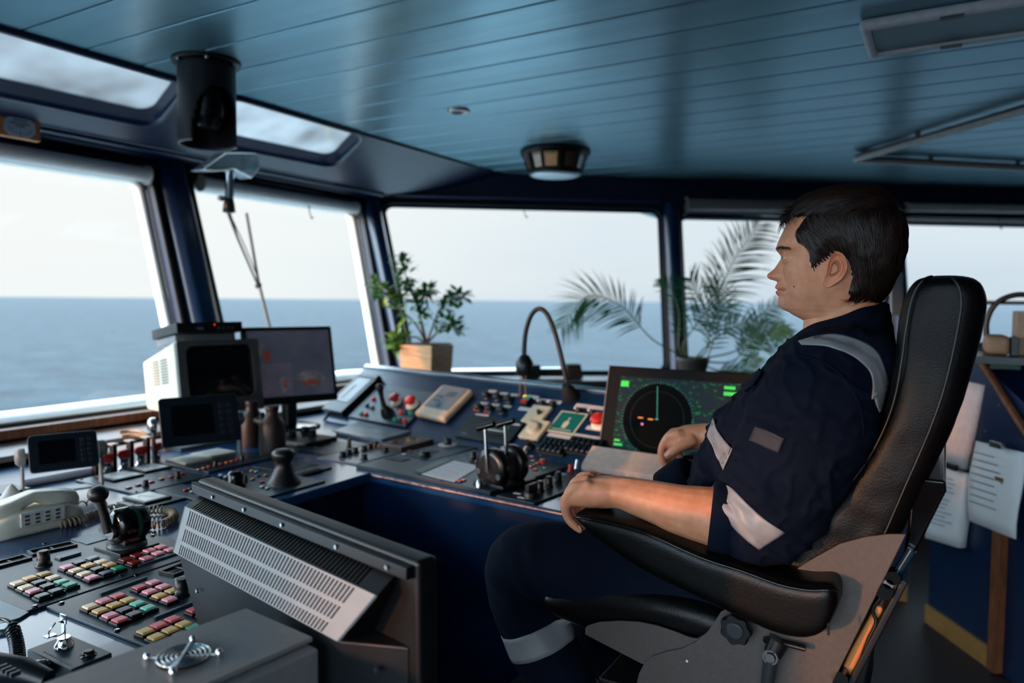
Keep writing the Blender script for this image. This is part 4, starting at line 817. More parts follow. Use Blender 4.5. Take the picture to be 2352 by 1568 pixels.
t, M, w, h = iplate('keypad_unit', 'beige hand-sized keypad unit with a rounded front on the inclined desk', 'keypad', qd(z4, (985, 500), (1215, 568), (1355, 320), (1150, 295)), th=.032, mt=mat('beige_plastic', (204, 180, 150), .45), bev=.012)
slab(t, M, -w*.40, w*.40, -h*.26, h*.44, .032, .034, mat('keypad_face', (112, 118, 124), .35, nscale=20), 'keypad_face')
slab(t, M, -w*.06, w*.22, h*.14, h*.30, .034, .035, mat('lcd_grey', (76, 88, 92), .3), 'small_screen'); k = MB(M); k.lathe([(.014, .034), (.014, .036)], (0, -h*.15, 0), n=18); k.build('round_key', mat('lcd_blue', (58, 92, 112), .3), t)
for i in range(2):
    for j in range(3): k = MB(M); k.lathe([(.007, .034), (.007, .0355)], (-w*.26+j*w*.07*(1 if i else 1), -h*.02+i*h*.12, 0), n=12); k.build('round_key', mat('lcd_blue', (58, 92, 112), .3), t)
t, M, w, h = iplate('selector_switches', 'group of six black selector knobs with pale name labels on the inclined desk', 'switch group', qd(z4, (1378, 470), (1610, 480), (1680, 310), (1465, 290)), th=.003, mt=navy2, bev=.0005)
for q in ((1470, 345), (1547, 358), (1630, 372), (1413, 430), (1492, 440), (1578, 452)): x, y_ = il(M, z4(*q), .004); knob(t, M, x, y_, .003, r=.017, h=.022)
for q in ((1508, 308), (1588, 325), (1665, 335), (1447, 395), (1527, 407), (1615, 418)): x, y_ = il(M, z4(*q), .004); slab(t, M, x-.020, x+.020, y_-.007, y_+.007, .003, .0045, label_m, 'name_label')
for q in ((1385, 440), (1463, 455)): x, y_ = il(M, z4(*q), .004); k = MB(M); k.lathe([(.007, .003), (.006, .010)], (x, y_, 0), n=10); k.build('indicator_light', mat('cap_red', btn_cols['red'], .35), t)
for q in ((1438, 482),): x, y_ = il(M, z4(*q), .004); slab(t, M, x-.040, x+.030, y_-.007, y_+.007, .003, .0045, label_m, 'name_label')
t, M, w, h = iplate('alarm_unit', 'dark alarm panel with a small green display below the selector knobs', 'alarm panel', qd(z4, (1245, 640), (1630, 712), (1745, 542), (1368, 490)), th=.012, mt=blk)
slab(t, M, -w*.12, w*.34, h*.06, h*.24, .012, .013, mat('green_lcd', (42, 78, 58), .25), 'green_display'); slab(t, M, -w*.18, w*.28, -h*.06, -h*.01, .012, .0128, label_m, 'label_strip'); slab(t, M, w*.30, w*.46, h*.30, h*.37, .012, .0128, label_m, 'label_strip')
for i in range(7): k = MB(M); x = -w*.14+i*w*.065; k.bb((x, -h*.22, .012), (x+w*.04, -h*.14, .015)); k.build('key', drk, t)
slab(t, M, -w*.42, -w*.30, -h*.38, -h*.32, .012, .0128, MATS['grey_blue_strip'], 'maker_plate')
def ithing(name, label, cat, q, z=.0):
    u, v = inc(*z4(*q)); M = IM @ Matrix.Translation((u, v, z)); return thing(name, label, cat, M), M
t, M = ithing('rocker_switch', 'small red and green rocker switch between two pale labels', 'switch', (1755, 390)); slab(t, M, -.018, .018, -.022, .022, .0005, .012, blk, 'housing'); slab(t, M, -.015, .015, 0, .018, .012, .016, mat('cap_grn', btn_cols['grn'], .35), 'rocker', 'green half of the rocker'); slab(t, M, -.015, .015, -.018, -.001, .012, .018, redp, 'rocker', 'red half of the rocker')
for q, c, l in (((1740, 438), .028, 'pale name label under the red and green rocker switch'), ((1800, 352), .03, 'pale name label to the right of the two thin rods'), ((1885, 378), .028, 'pale name label left of the gooseneck lamp base'), ((1965, 388), .026, 'pale name label just beside the gooseneck lamp base'), ((2160, 415), .032, 'pale name label right of the gooseneck lamp base'), ((2255, 428), .034, 'pale name label nearest the radar display'), ((2245, 578), .034, 'pale name label under the red alarm button'), ((1990, 633), .050, 'long pale name label under the green sign, left'), ((2190, 640), .055, 'long pale name label under the green sign, right')):
    u, v = inc(*z4(*q)); k = MB(IM); k.bb((u-c, v-.009, .0005), (u+c, v+.009, .0025)); o = k.build('name_label', label_m, None, bevel=.0005); tag(o, l, 'label')
for i, (q, l) in enumerate((((1868, 400), 'small black toggle with pale tip left of the gooseneck base'), ((1945, 405), 'small black toggle with pale tip close to the gooseneck base'), ((2135, 455), 'small black toggle with pale tip right of the gooseneck base'), ((2232, 470), 'small black toggle with pale tip above the red alarm button'))):
    t, M = ithing('toggle_switch', l, 'switch', q); k = MB(M); k.lathe([(.014, .0005), (.013, .01), (.008, .014)], n=16); k.build('collar', blk, t); k = MB(M); k.tube([(0, 0, .012), (0, -.014, .03)], [.004, .005], 8); k.build('lever', label_m, t)
for qs, l in ((((1835, 492)), 'upper cream dimmer square with a small black knob'), (((1820, 600)), 'lower cream dimmer square with a large cream knob')):
    t, M = ithing('dimmer', l, 'dimmer', qs, 0); k = MB(M); k.bb((-.045, -.048, .0005), (.045, .048, .016)); k.build('cover', mat('cream_square', (214, 196, 166), .5), t, bevel=.004)
    if 'upper' in l: knob(t, M, .012, .005, .016, r=.008, h=.014)
    else: knob(t, M, .0, 0, .016, r=.024, h=.014, m_=mat('cream_square', (214, 196, 166), .5)); 
t, M = ithing('rotary_switch', 'little black rotary switch below the cream dimmers', 'switch', (1780, 715)); k = MB(M); k.lathe([(.020, .0005), (.018, .012), (.012, .016), (.011, .03)], n=16); k.build('knob', blk, t); slab(t, M, -.004, .004, -.03, -.012, .0005, .02, label_m, 'pointer')
t, M, w, h = iplate('safety_sign', 'green safety sign with a cream hand symbol and cream border', 'sign', qd(z4, (1918, 600), (2108, 632), (2186, 475), (1990, 450)), th=.004, mt=mat('sign_cream', (210, 206, 176), .5), bev=.0005)
slab(t, M, -w*.44, w*.44, -h*.44, h*.44, .004, .005, mat('sign_green', (12, 104, 92), .4), 'green_field')
k = MB(M); sc_ = h*.30
hand = [(-.42, -.75), (.42, -.75), (.55, -.2), (.52, .25), (.25, .30), (.12, .34), (.12, .62), (.30, .95), (.05, .80), (0, 1.0), (-.05, .80), (-.30, .95), (-.12, .62), (-.12, .34), (-.30, .28), (-.52, .2), (-.55, -.2)]
k.prism([(x*sc_*.62, y_*sc_-.006, .005) for x, y_ in hand], (0, 0, .0006)); k.build('hand_symbol', mat('sign_cream', (210, 206, 176), .5), t)
k = MB(M)
for i in range(12): k.bb((-w*.34+i*w*.057, -h*.38, .005), (-w*.34+i*w*.057+w*.038, -h*.34, .0056))
k.build('lettering', mat('sign_cream', (210, 206, 176), .5), t)
for cx, l in ((1960, 'left block of small black switches under the green sign'), (2165, 'right block of small black switches next to the radar')):
    t, M = ithing('switch_block', l, 'switch block', (cx, 712)); k = MB(M); k.bb((-.062, -.040, .0005), (.062, .040, .008)); k.build('frame', blk, t, bevel=.002)
    for i in range(5):
        for j in range(2): k = MB(M); k.bb((-.054+i*.022, -.032+j*.034, .008), (-.038+i*.022, -.006+j*.034, .018)); k.build('switch', blkg, t, bevel=.002)
        k = MB(M); k.bb((-.050+i*.022, -.038, .018), (-.044+i*.022, -.030, .0185)); k.build('mark', gry, t)
t, M = ithing('alarm_button', 'big red mushroom alarm button next to the radar display', 'button', (2285, 545)); mushroom(t, M, 0, 0, .0005, r=.028)
# two thin upright chrome rods, the orange light on them put into their colour
t, M = ithing('guard_rods', 'two thin upright orange-lit chrome rods with a glowing yellow foot', 'indicator', (1730, 350)); 
for x in (-.018, .012): k = MB(M); k.tube([(x, 0, 0), (x, .0, .0)], .001) if False else None; k = MB(); p = M @ V((x, .0, .0)); k.tube([p, p+V((.0, .0, .085))], .0022, 6); k.build('rod', mat('orange_lit_chrome', (196, 130, 92), .35, metal=.6), t)
k = MB(M); k.lathe([(.008, .0005), (.007, .008), (.003, .010)], (.012, 0, 0), n=12); k.build('lamp_foot', mat('yellow_lamp', (255, 190, 60), .4, emis=1.2), t)
# gooseneck lamp
g = [(1308, 905), (1300, 870), (1290, 822), (1275, 765), (1257, 722), (1238, 709), (1220, 724), (1208, 760), (1204, 800), (1205, 826)]
u, v = inc(1312, 912); gb = IM @ V((u, v, 0)); t = thing('gooseneck_lamp', 'black gooseneck lamp arching over the inclined desk', 'lamp', Matrix.Translation(gb))
P = [ony(px, py, gb.y+.02) for px, py in g]; k = MB(IM); k.lathe([(.034, .0005), (.032, .02), (.022, .045), (.014, .06)], (u, v, 0), n=20); k.build('base', blkm, t)
k = MB(); k.tube(smoothpath([gb+V((0, .01, .03))]+P, 6), .0095, 10); k.build('gooseneck', blk, t)
k = MB(); k.lathe([(.014, .03), (.022, .02), (.034, .0), (.034, -.045), (.028, -.05)], P[-1]+V((0, 0, -.01)), n=20); k.build('lamp_head', blk, t)
# black fitting on the ledge behind
q = pl(1262, 852, nb0*4.40, nb0); q.z = .835; M = axes(q, ub, -nb0, (0, 0, 1)); M = axes(q, ub, nb0, (0, 0, 1)); t = thing('ledge_fitting', 'black boxy fitting lying on the ledge behind the gooseneck lamp', 'fitting', M)
k = MB(M); k.bb((-.15, -.03, .01), (.14, .03, .055)); k.build('bar', blkm, t, bevel=.006); k = MB(M); k.hexa([(.10, -.05, 0), (.20, -.05, 0), (.20, .05, 0), (.10, .05, 0)], [(.10, -.04, .085), (.185, -.04, .085), (.185, .04, .085), (.10, .04, .085)]); k.build('end_block', blkm, t, bevel=.006); k = MB(M); k.bb((-.17, -.04, 0), (-.06, .04, .08)); k.build('end_block', blkm, t, bevel=.006)
# ---- radar display
rM = vf(V((-.745, 2.28, .775)), -92, 15); RW, RH = .50, .315
t = thing('radar_display', 'radar display with green data and a black round sweep', 'radar', Matrix.Translation((-.745, 2.28, ZD)))
k = MB(rM); k.bb((-RW/2, 0, -.10), (RW/2, RH, 0)); k.build('casing', mat('radar_casing', (6, 6, 8), .6, spec=.15), t, bevel=.004)
k = MB(rM); k.bb((-RW*.5, .0, 0), (RW*.5, .022, .004)); k.build('lower_bezel', MATS['radar_casing'], t)
k = MB(rM); k.bb((-RW/2-.003, 0, -.06), (-RW/2, RH, .002)); k.build('edge_trim', gry, t)
rs = bpy.data.materials.new('radar_data'); rs.use_nodes = True; q3 = rs.node_tree; b = q3.nodes['Principled BSDF']; tcx = nd(q3, 'ShaderNodeTexCoord'); mpp = nd(q3, 'ShaderNodeMapping'); mpp.inputs['Scale'].default_value = (60, 10, 130)
n3 = nd(q3, 'ShaderNodeTexNoise'); n3.inputs['Scale'].default_value = 1.0; n3.inputs['Detail'].default_value = 1; q3.links.new(tcx.outputs['Object'], mpp.inputs[0]); q3.links.new(mpp.outputs[0], n3.inputs[0])
rmp = nd(q3, 'ShaderNodeValToRGB'); e0_ = rmp.color_ramp.elements; e0_[0].position = .60; e0_[0].color = (*lin((30, 44, 54)), 1); e0_[1].position = .72; e0_[1].color = (*lin((20, 130, 60)), 1); q3.links.new(n3.outputs[0], rmp.inputs[0]); q3.links.new(rmp.outputs[0], b.inputs['Emission Color']); b.inputs['Emission Strength'].default_value = .62; b.inputs['Base Color'].default_value = (.004, .008, .008, 1); b.inputs['Roughness'].default_value = .5; b.inputs['Specular IOR Level'].default_value = .08
k = MB(rM); k.bb((-RW/2+.045, .035, 0), (RW/2-.03, RH-.035, .001)); s_ = k.build('screen', rs, t)
k = MB(rM); cx, cy, cr_ = -.055, .145, .118; cx = -RW/2+.045+.145
k.lathe([(cr_, .001), (cr_, .0016)], (cx, cy, 0), n=64); k.build('sweep_area', mat('radar_black', (2, 3, 4), .6, spec=.05), s_)
k = MB(rM); N = 72
for a in range(N):
    f = 2*math.pi*a/N; L_ = .006 if a % 6 else .011; k.box((cx+(cr_+.004)*math.cos(f), cy+(cr_+.004)*math.sin(f), .0015), (L_, .0012, .0006), Matrix.Rotation(f, 3, 'Z'))
k.build('bearing_scale', mat('radar_teal', (20, 110, 100), .4, emis=.6), s_)
k = MB(rM); k.box((cx-.004, cy+.055, .0018), (.0016, .108, .0004), Matrix.Rotation(rad(6), 3, 'Z')); k.box((cx, cy, .0018), (.012, .003, .0004)); k.build('heading_line', mat('radar_line', (60, 170, 150), .4, emis=.5), s_)
k = MB(rM); R2 = cr_*.78; pts = [(cx+R2*math.cos(a), cy+R2*math.sin(a), .0017) for a in [2*math.pi*i/48 for i in range(49)]]; k.tube(pts, .0005, 4); k.build('range_ring', mat('radar_dim', (10, 50, 50), .4, emis=.5), s_)
for x, y_ in ((-.055, .0), (-.020, -.002)): k = MB(rM); k.bb((cx+x-.010, cy+y_-.002, .0017), (cx+x+.008, cy+y_+.002, .0021)); k.build('target_label', mat('radar_orange', (230, 130, 30), .4, emis=.8), s_)
k = MB(rM); k.bb((cx-.052, cy-.024, .0017), (cx-.044, cy-.017, .0021)); k.build('target_mark', mat('radar_pink', (230, 120, 170), .4, emis=.8), s_)
for a in ((RW/2-.10, RH-.075, .05, .012), (RW/2-.10, RH-.055, .035, .010), (-RW/2+.05, .045, .03, .008), (-RW/2+.05, .06, .02, .006), (-RW/2+.05, RH-.07, .028, .02)): k = MB(rM); k.bb((a[0], a[1], .001), (a[0]+a[2], a[1]+a[3], .0018)); k.build('data_block', mat('radar_bright', (30, 190, 70), .4, emis=.7), s_)
k = MB(); k.hexa([V((-1.005, 2.17, ZD+.0)), V((-.42, 2.12, ZD+.0)), V((-.42, 2.20, ZD+.0)), V((-1.0, 2.25, ZD+.0))], [V((-1.005, 2.17, ZD+.020)), V((-.42, 2.12, ZD+.020)), V((-.42, 2.20, ZD+.070)), V((-1.0, 2.25, ZD+.070))]); o = k.build('keyboard_ledge', mat('ledge_pink', (222, 190, 172), .55), None, bevel=.003); tag(o, 'pale pinkish sloping ledge in front of the radar display', 'ledge')
# ================================================================ big monitor seen from behind
T0 = V((-1.065, .787, 1.0)); T1 = V((-.4986, .6488, 1.0078)); AXm = (T1-T0).normalized(); ML = (T1-T0).length
Bk = V((-.2365, -.9716, 0)); UPm = AXm.cross(Bk); UPm = UPm if UPm.z > 0 else -UPm
MM = axes(T0, AXm, Bk, UPm)   # x along, y backwards (towards photographer), z up
t = thing('console_monitor', 'large dark console monitor seen from behind, with slotted grille back', 'monitor', Matrix.Translation((-.80, .76, ZD)))
mk = mat('monitor_black', (19, 22, 27), .42, nscale=40, namt=.1)
k = MB(MM); k.hexa([(0, -.030, -.243), (ML, -.030, -.249), (ML, .0, -.249), (0, .0, -.243)], [(0, -.030, .0), (ML, -.030, .0), (ML, .0, .0), (0, .0, .0)]); k.build('screen_bezel', blk, t, bevel=.006)
k = MB(MM); k.bb((.006, .0, -.020), (ML-.006, .012, -.006)); k.build('bezel_rail', blk, t, bevel=.001)
for f in (.15, .33, .52, .75, .93): k = MB(MM); k.lathe([(.003, .0), (.003, .002)], (ML*f, .0125, -.013), (0, 1, 0), n=8); k.build('screw', silver, t)
silverm = mat('grille_silver', (140, 134, 132), .42, nscale=30, bump=.05)
# cross-section of the slotted cover at left and right end
pA = [(.030, .004, -.022), (.026, .030, -.036), (.030, .052, -.105)]
pB = [(ML-.040, .004, -.022), (ML-.040, .030, -.040), (ML-.085, .052, -.100)]
def fp(f, s_, e=0):   # point on face s_ (0 top dark,1 silver); f along, e 0..1 across
    a = V(pA[s_]).lerp(V(pB[s_]), f); b_ = V(pA[s_+1]).lerp(V(pB[s_+1]), f); return a.lerp(b_, e)
def gridface(k, s_, rows, n, f0, f1, out):
    """bars between slots: real slots with depth"""
    nrm = (fp(1, s_, .5)-fp(0, s_, .5)).cross(fp(.5, s_, 1)-fp(.5, s_, 0)).normalized(); 
    if nrm.y < 0: nrm = -nrm
    def bar(fa, fb, ea, eb):
        P = [fp(fa, s_, ea), fp(fb, s_, ea), fp(fb, s_, eb), fp(fa, s_, eb)]; k.hexa([p-nrm*.006 for p in P], P)
    bar(0, f0, 0, 1); bar(f1, 1, 0, 1)
    for a, b_ in rows: bar(f0, f1, a, b_)
    ed = [(rows[i][1], rows[i+1][0]) for i in range(len(rows)-1)]
    for ea, eb in ed:
        for i in range(n):
            x = f0+(f1-f0)*i/n; bar(x, x+(f1-f0)/n*.48, ea, eb)
k = MB(MM); gridface(k, 0, [(0, .06), (.92, 1.0)], 56, .03, .93, 1); k.build('top_grille', blk, t)
k = MB(MM); gridface(k, 1, [(0, .04), (.36, .44), (.70, .78), (.985, 1)], 56, .03, .93, 1); k.build('rear_grille', silverm, t)
k = MB(MM)   # inner box coloured dark, standing in for shade inside the shallow slots
k.hexa([V(p)+V((.004, -.014, -.004)) if p[1] > .01 else V(p)+V((.004, -.002, -.006)) for p in (pA[0], pA[1], pA[2])]+[V((.03, .004, -.10))], [V(p)+V((-.004, -.014, -.004)) if p[1] > .01 else V(p)+V((-.004, -.002, -.006)) for p in (pB[0], pB[1], pB[2])]+[V((ML-.085, .004, -.10))]); k.build('inner_case', mat('slot_shade', (26, 10, 10), .8), t)
for P, s_ in ((pA, -1), (pB, 1)):   # end caps
    k = MB(MM)
    q = [V(p) for p in P]+[V((P[2][0], .0, P[2][2]))]; q[3].y = .0; k.hexa([p for p in q], [p+V((s_*.004, 0, 0)) for p in q])
    k.build('end_cap', blk, t)
# lower body, tapering downwards
k = MB(MM); lo = [(.030, .046, -.106), (ML-.085, .046, -.102), (ML-.015, .0, -.102), (.010, .0, -.102)]; l2 = [(.068, .026, -.243), (ML-.095, .036, -.249), (ML-.018, .0, -.249), (.05, .0, -.243)]
k.hexa([V(p) for p in l2], [V(p) for p in lo]); k.build('rear_body', mk, t, bevel=.003)
k = MB(MM)
for i in range(26): f = .60+i*.011; k.box((ML*f, .047-.010, -.205), (.0025, .012, .02), Matrix.Rotation(.35, 3, 'Y'))
k.build('lower_slots', blkg, t)
for p in ((ML-.045, .024, -.13), (.10, .044, -.150)): k = MB(MM); k.lathe([(.004, 0), (.003, .003)], p, (0, 1, 0), n=8); k.build('screw', silver, t)
k = MB(); k.hexa([V((-.98, .70, ZD)), V((-.58, .62, ZD)), V((-.55, .78, ZD)), V((-.95, .86, ZD))], [V((-.94, .725, ZD+.03)), V((-.60, .65, ZD+.03)), V((-.58, .74, ZD+.03)), V((-.92, .81, ZD+.03))]) if False else None
# ================================================================ grey box with fan grille
zb = .90; a = onz(565, 1395, zb); b_ = onz(698, 1471, zb); c_ = onz(97, 1568, zb)
ex = (c_-a); ex.z = 0; ex.normalize(); ey = V((-ex.y, ex.x, 0)); ey = ey if ey.dot(b_-a) > 0 else -ey
GW = abs((b_-a).dot(ey)); GM = axes(a, ex, ey, (0, 0, 1)) if ex.cross(ey).z > 0 else axes(a, ey, ex, (0, 0, 1)); 
sw = ex.cross(ey).z < 0
def gp(l, w_, z): return V((w_, l, z)) if sw else V((l, w_, z))
t = thing('equipment_box', 'grey metal box with a round fan grille in its lid', 'equipment box', GM)
gm = mat('box_grey', (140, 140, 140), .42, nscale=60, namt=.06, bump=.12, bscale=500)
k = MB(GM); P = [gp(0, 0, -.003), gp(.42, 0, -.003), gp(.42, GW, -.003), gp(0, GW, -.003)]; k.hexa([V((p.x, p.y, -.006)) for p in P], [V((p.x, p.y, 0)) for p in P]); 
LID = k.build('lid', gm, t, bevel=.0015)
k = MB(GM); P = [gp(0.004, 0.004, 0), gp(.416, .004, 0), gp(.416, GW+.016, 0), gp(0.004, GW+.016, 0)]; k.hexa([V((p.x, p.y, ZD-zb)) for p in P], [V((p.x, p.y, -.008)) for p in P]); k.build('body', gm, t, bevel=.003)
fc = onz(422, 1512, zb); q = GM.inverted() @ fc; q.z = 0
k = MB(GM); k.lathe([(.0285, .0004), (.0285, .0008)], q, n=40); k.build('fan_opening', mat('fan_dark', (30, 20, 22), .5), LID)
k = MB(GM)
for r_ in (.0275, .0225, .0175, .0125, .0075): k.tube([q+V((r_*math.cos(x), r_*math.sin(x), .004)) for x in [2*math.pi*i/40 for i in range(41)]], .0012, 8)
for a_ in (45, 225): k.tube([q+V((.0*math.cos(rad(a_)), 0, .0055)), q+V((.036*math.cos(rad(a_)), .036*math.sin(rad(a_)), .0055))], .0015, 8)
for a_ in (135, 315): k.tube([q+V((0, 0, .003)), q+V((.036*math.cos(rad(a_)), .036*math.sin(rad(a_)), .003))], .0012, 8)
k.build('fan_grille', chrome, t)
for a_ in (45, 135, 225, 315): k = MB(GM); c2 = q+V((.038*math.cos(rad(a_)), .038*math.sin(rad(a_)), 0)); k.lathe([(.0042, .0005), (.0046, .003), (.004, .007), (.002, .009)], c2, n=12); k.build('screw', chrome, t)
# little pink triangular card between the panels and the box
P = [onz(*z3(1440, 1095), .775), onz(*z3(1495, 1135), .775), onz(*z3(1440, 1152), .775)]; k = MB(); k.prism(P, (0, 0, .0015)); o = k.build('folded_note', mat('pinkish_white', (232, 214, 214), .6)); tag(o, 'tiny white triangular note corner sticking up beside the grey box', 'note')
# ================================================================ corner handset with black coil cord
hp = onz(20, 1555, ZD); t = thing('radio_handset', 'black radio handset with a thick coiled cord in the near left corner', 'handset', Matrix.Translation(hp))
coil([onz(28, 1440, ZD+.05), onz(38, 1480, ZD+.035), onz(40, 1525, ZD+.025), onz(22, 1548, ZD+.02)], .0085, 17, .0022).build('coiled_cord', blkg, t)
k = MB(); k.tube(smoothpath([onz(-30, 1424, ZD+.05), onz(0, 1420, ZD+.055), onz(22, 1428, ZD+.055), onz(28, 1440, ZD+.05)]), .003, 8); k.build('cord_end', blkg, t)
k = MB(); k.lathe([(.018, 0), (.018, .006), (.014, .008)], onz(8, 1448, ZD), n=20); k.build('round_socket', mat('socket_grey', (90, 110, 118), .25, metal=.6), t)
k = MB(); a = onz(-10, 1535, ZD+.03); b_ = onz(110, 1562, ZD+.02); k.tube([a, a.lerp(b_, .5)+V((0, 0, .006)), b_], [.022, .018, .014], 12); k.build('handgrip', blk, t)
k = MB(); q = onz(95, 1552, ZD); k.sph(q+V((0, 0, .012)), .020, sc=(1.1, .8, .6)); k.build('mouthpiece', blkg, t)
for i in range(4): k = MB(); q = onz(5+i*10, 1532+i*5, ZD+.055); k.box(q, (.004, .012, .006)); k.build('key', drk, t)
# ================================================================ ceiling fittings
tc_ = V((-2.325, 1.785, ZC)); t = thing('periscope_tube', 'black tube with a cut-out opening hanging from the ceiling', 'ceiling tube', Matrix.Translation(tc_))
tm = mat('tube_black', (30, 24, 26), .42, nscale=40); R_ = .093
k = MB(); k.lathe([(.118, -.001), (.118, -.012), (.096, -.013)], tc_, n=40); k.build('flange', tm, t, bevel=.002)
for i in range(6): a = 2*math.pi*i/6+.4; k = MB(); k.lathe([(.007, -.012), (.007, -.018), (.004, -.021)], tc_+V((.107*math.cos(a), .107*math.sin(a), 0)), n=8); k.build('bolt', silver, t)
# shell with arched opening facing the photographer
k = MB(); HT = .285; n_ = 64; fa = math.atan2(-tc_.y, -tc_.x)+rad(26); rings = []
zs = [-.012-HT*i/30 for i in range(31)]
def cut(a, z):   # arched opening in the lower right front
    d = (a-fa+math.pi) % (2*math.pi)-math.pi; u_ = d/1.0; w_ = (z-(-.012-HT))/(.19); return u_*u_+(w_*.99)**2 < 1 if w_ >= 0 else False
vs = []; ids = {}
for i, z in enumerate(zs):
    for j in range(n_): a = 2*math.pi*j/n_; vs.append(tc_+V((R_*math.cos(a), R_*math.sin(a), z)))
fs = [(i*n_+j, i*n_+(j+1) % n_, (i+1)*n_+(j+1) % n_, (i+1)*n_+j) for i in range(30) for j in range(n_) if not cut(2*math.pi*(j+.5)/n_, (zs[i]+zs[i+1])/2)]
k.add(vs, fs, True); o = k.build('tube_shell', tm, t); sd = o.modifiers.new('solid', 'SOLIDIFY'); sd.thickness = .006
k = MB(); k.lathe([(.070, -.016), (.070, -.18), (.060, -.215), (.040, -.235)], tc_, n=30); k.build('inner_tube', mat('inner_black', (8, 8, 10), .25), t)
k = MB(); k.tube([tc_+V((.0965*math.cos(a), .0965*math.sin(a), -.012-HT)) for a in [fa+1.0+(2*math.pi-2.0)*i/30 for i in range(31)]], .004, 6); k.build('rim', gry, t)
a = fa-1.25; k = MB(); k.lathe([(.006, 0), (.005, .004)], tc_+V((.094*math.cos(a), .094*math.sin(a), -.19)), (math.cos(a), math.sin(a), 0), n=10); k.build('screw', silver, t)
# cable down to the wiper motor
# transparent wiper cover and spindle on the front wall
wc = V((-3.03, 2.40, 1.955)); t = thing('wiper_motor', 'clear plastic wiper motor cover with a hanging silver spindle', 'wiper motor', Matrix.Translation(wc))
clr = mat('clear_plastic', (190, 204, 204), .12, trans=.75, nscale=30, namt=.2)
k = MB(); Q = [onx(*p, -3.0) for p in ((444, 392), (500, 352), (572, 352), (580, 388), (560, 412), (520, 392), (470, 396))]; k.prism([p+V((-.03, 0, 0)) for p in Q], (.09, 0, 0)); k.build('cover', clr, t, bevel=.008)
k = MB(); k.prism([p+V((-.01, 0, 0)) for p in [onx(*q, -3.0) for q in ((448, 388), (500, 366), (520, 380), (480, 394))]], (.04, 0, 0)); k.build('inner_plate', silver, t, bevel=.002)
P = [onx(527, 330, -2.98), onx(528, 385, -2.98), onx(526, 470, -2.98), onx(525, 495, -2.98)]
k = MB(); k.tube([tc_+V((.08, .06, -.25)), P[0]+V((.1, 0, -.03)), P[1]], .0045, 8) if False else k.tube([P[0]+V((0, 0, .04)), P[1]], .006, 8); k.build('cable', blk, t)
k = MB(); k.tube([P[1], P[2]], .020, 16); k.tube([P[1]+V((0, 0, .005)), P[1]-V((0, 0, .02))], .026, 16); k.build('spindle', chrome, t)
k = MB(); k.lathe([(.020, .03), (.026, 0), (.030, -.035), (.012, -.04)], P[2], n=18); k.build('spindle_cap', blk, t)
k = MB(); q = onx(508, 455, -2.98); k.lathe([(.012, -.012), (.014, 0), (.012, .012)], q, (0, 1, 0), n=12); k.tube([q, q+V((0, .05, .02))], .006, 8); k.build('clamp_screw', gry, t)
# wiper outside
PL = lambda px, py: pl(px, py, A(2, .84)+nA*.10, nA)
t = thing('window_wiper', 'thin wiper arm and blade outside the second front window', 'wiper', Matrix.Translation(PL(527, 480)))
k = MB(); k.tube([PL(524, 485), PL(545, 545), PL(592, 655)], [.011, .006, .005], 8); k.tube([PL(532, 500), PL(560, 560), PL(597, 650)], .003, 6); k.build('arm', blkm, t)
k = MB(); k.tube([PL(566, 490), PL(592, 640), PL(620, 755)], .0085, 8); k.build('blade', mat('brown_rubber', (92, 78, 70), .5), t)
k = MB(); k.lathe([(.013, -.01), (.013, .015)], PL(594, 655), nA, n=12); k.build('joint', blkm, t)
# framed gauge on the header
gc = [onx(*p, -3.10) for p in ((-30, 258), (90, 272), (90, 322), (-30, 312))]
gM = axes((gc[0]+gc[2])/2, (0, 1, 0), (0, 0, 1), (1, 0, 0)); w = abs(gc[1].y-gc[0].y); h = abs(gc[0].z-gc[3].z)*.96
t = thing('wall_gauge', 'small wooden framed gauge on the strip above the first window', 'gauge', gM)
k = MB(gM); k.bb((-w/2, -h/2, -.02), (w/2, h/2, .012)); k.build('frame', wood, t, bevel=.003)
k = MB(gM); a_ = w*.30; b_ = h*.42; c_ = .018; k.prism([(w*.08+x, y_, .012) for x, y_ in ((-a_+c_, -b_), (a_-c_, -b_), (a_, -b_+c_), (a_, b_-c_), (a_-c_, b_), (-a_+c_, b_), (-a_, b_-c_), (-a_, -b_+c_))], (0, 0, .004)); k.build('dial', mat('gauge_face', (196, 208, 216), .3), t)
k = MB(gM)
for i in range(9): f = rad(200+i*17.5); k.box((w*.08+a_*.75*math.cos(f), b_*.78*math.sin(f), .0165), (.003, .006, .001), Matrix.Rotation(f+math.pi/2, 3, 'Z'))
for y_, ww in ((.022, .05), (.010, .07), (.0, .03)): k.bb((w*.08-ww/2, y_, .016), (w*.08+ww/2, y_+.004, .0168))
k.box((w*.08, -.028, .0165), (.003, .02, .001)); k.build('dial_marks', blk, t)
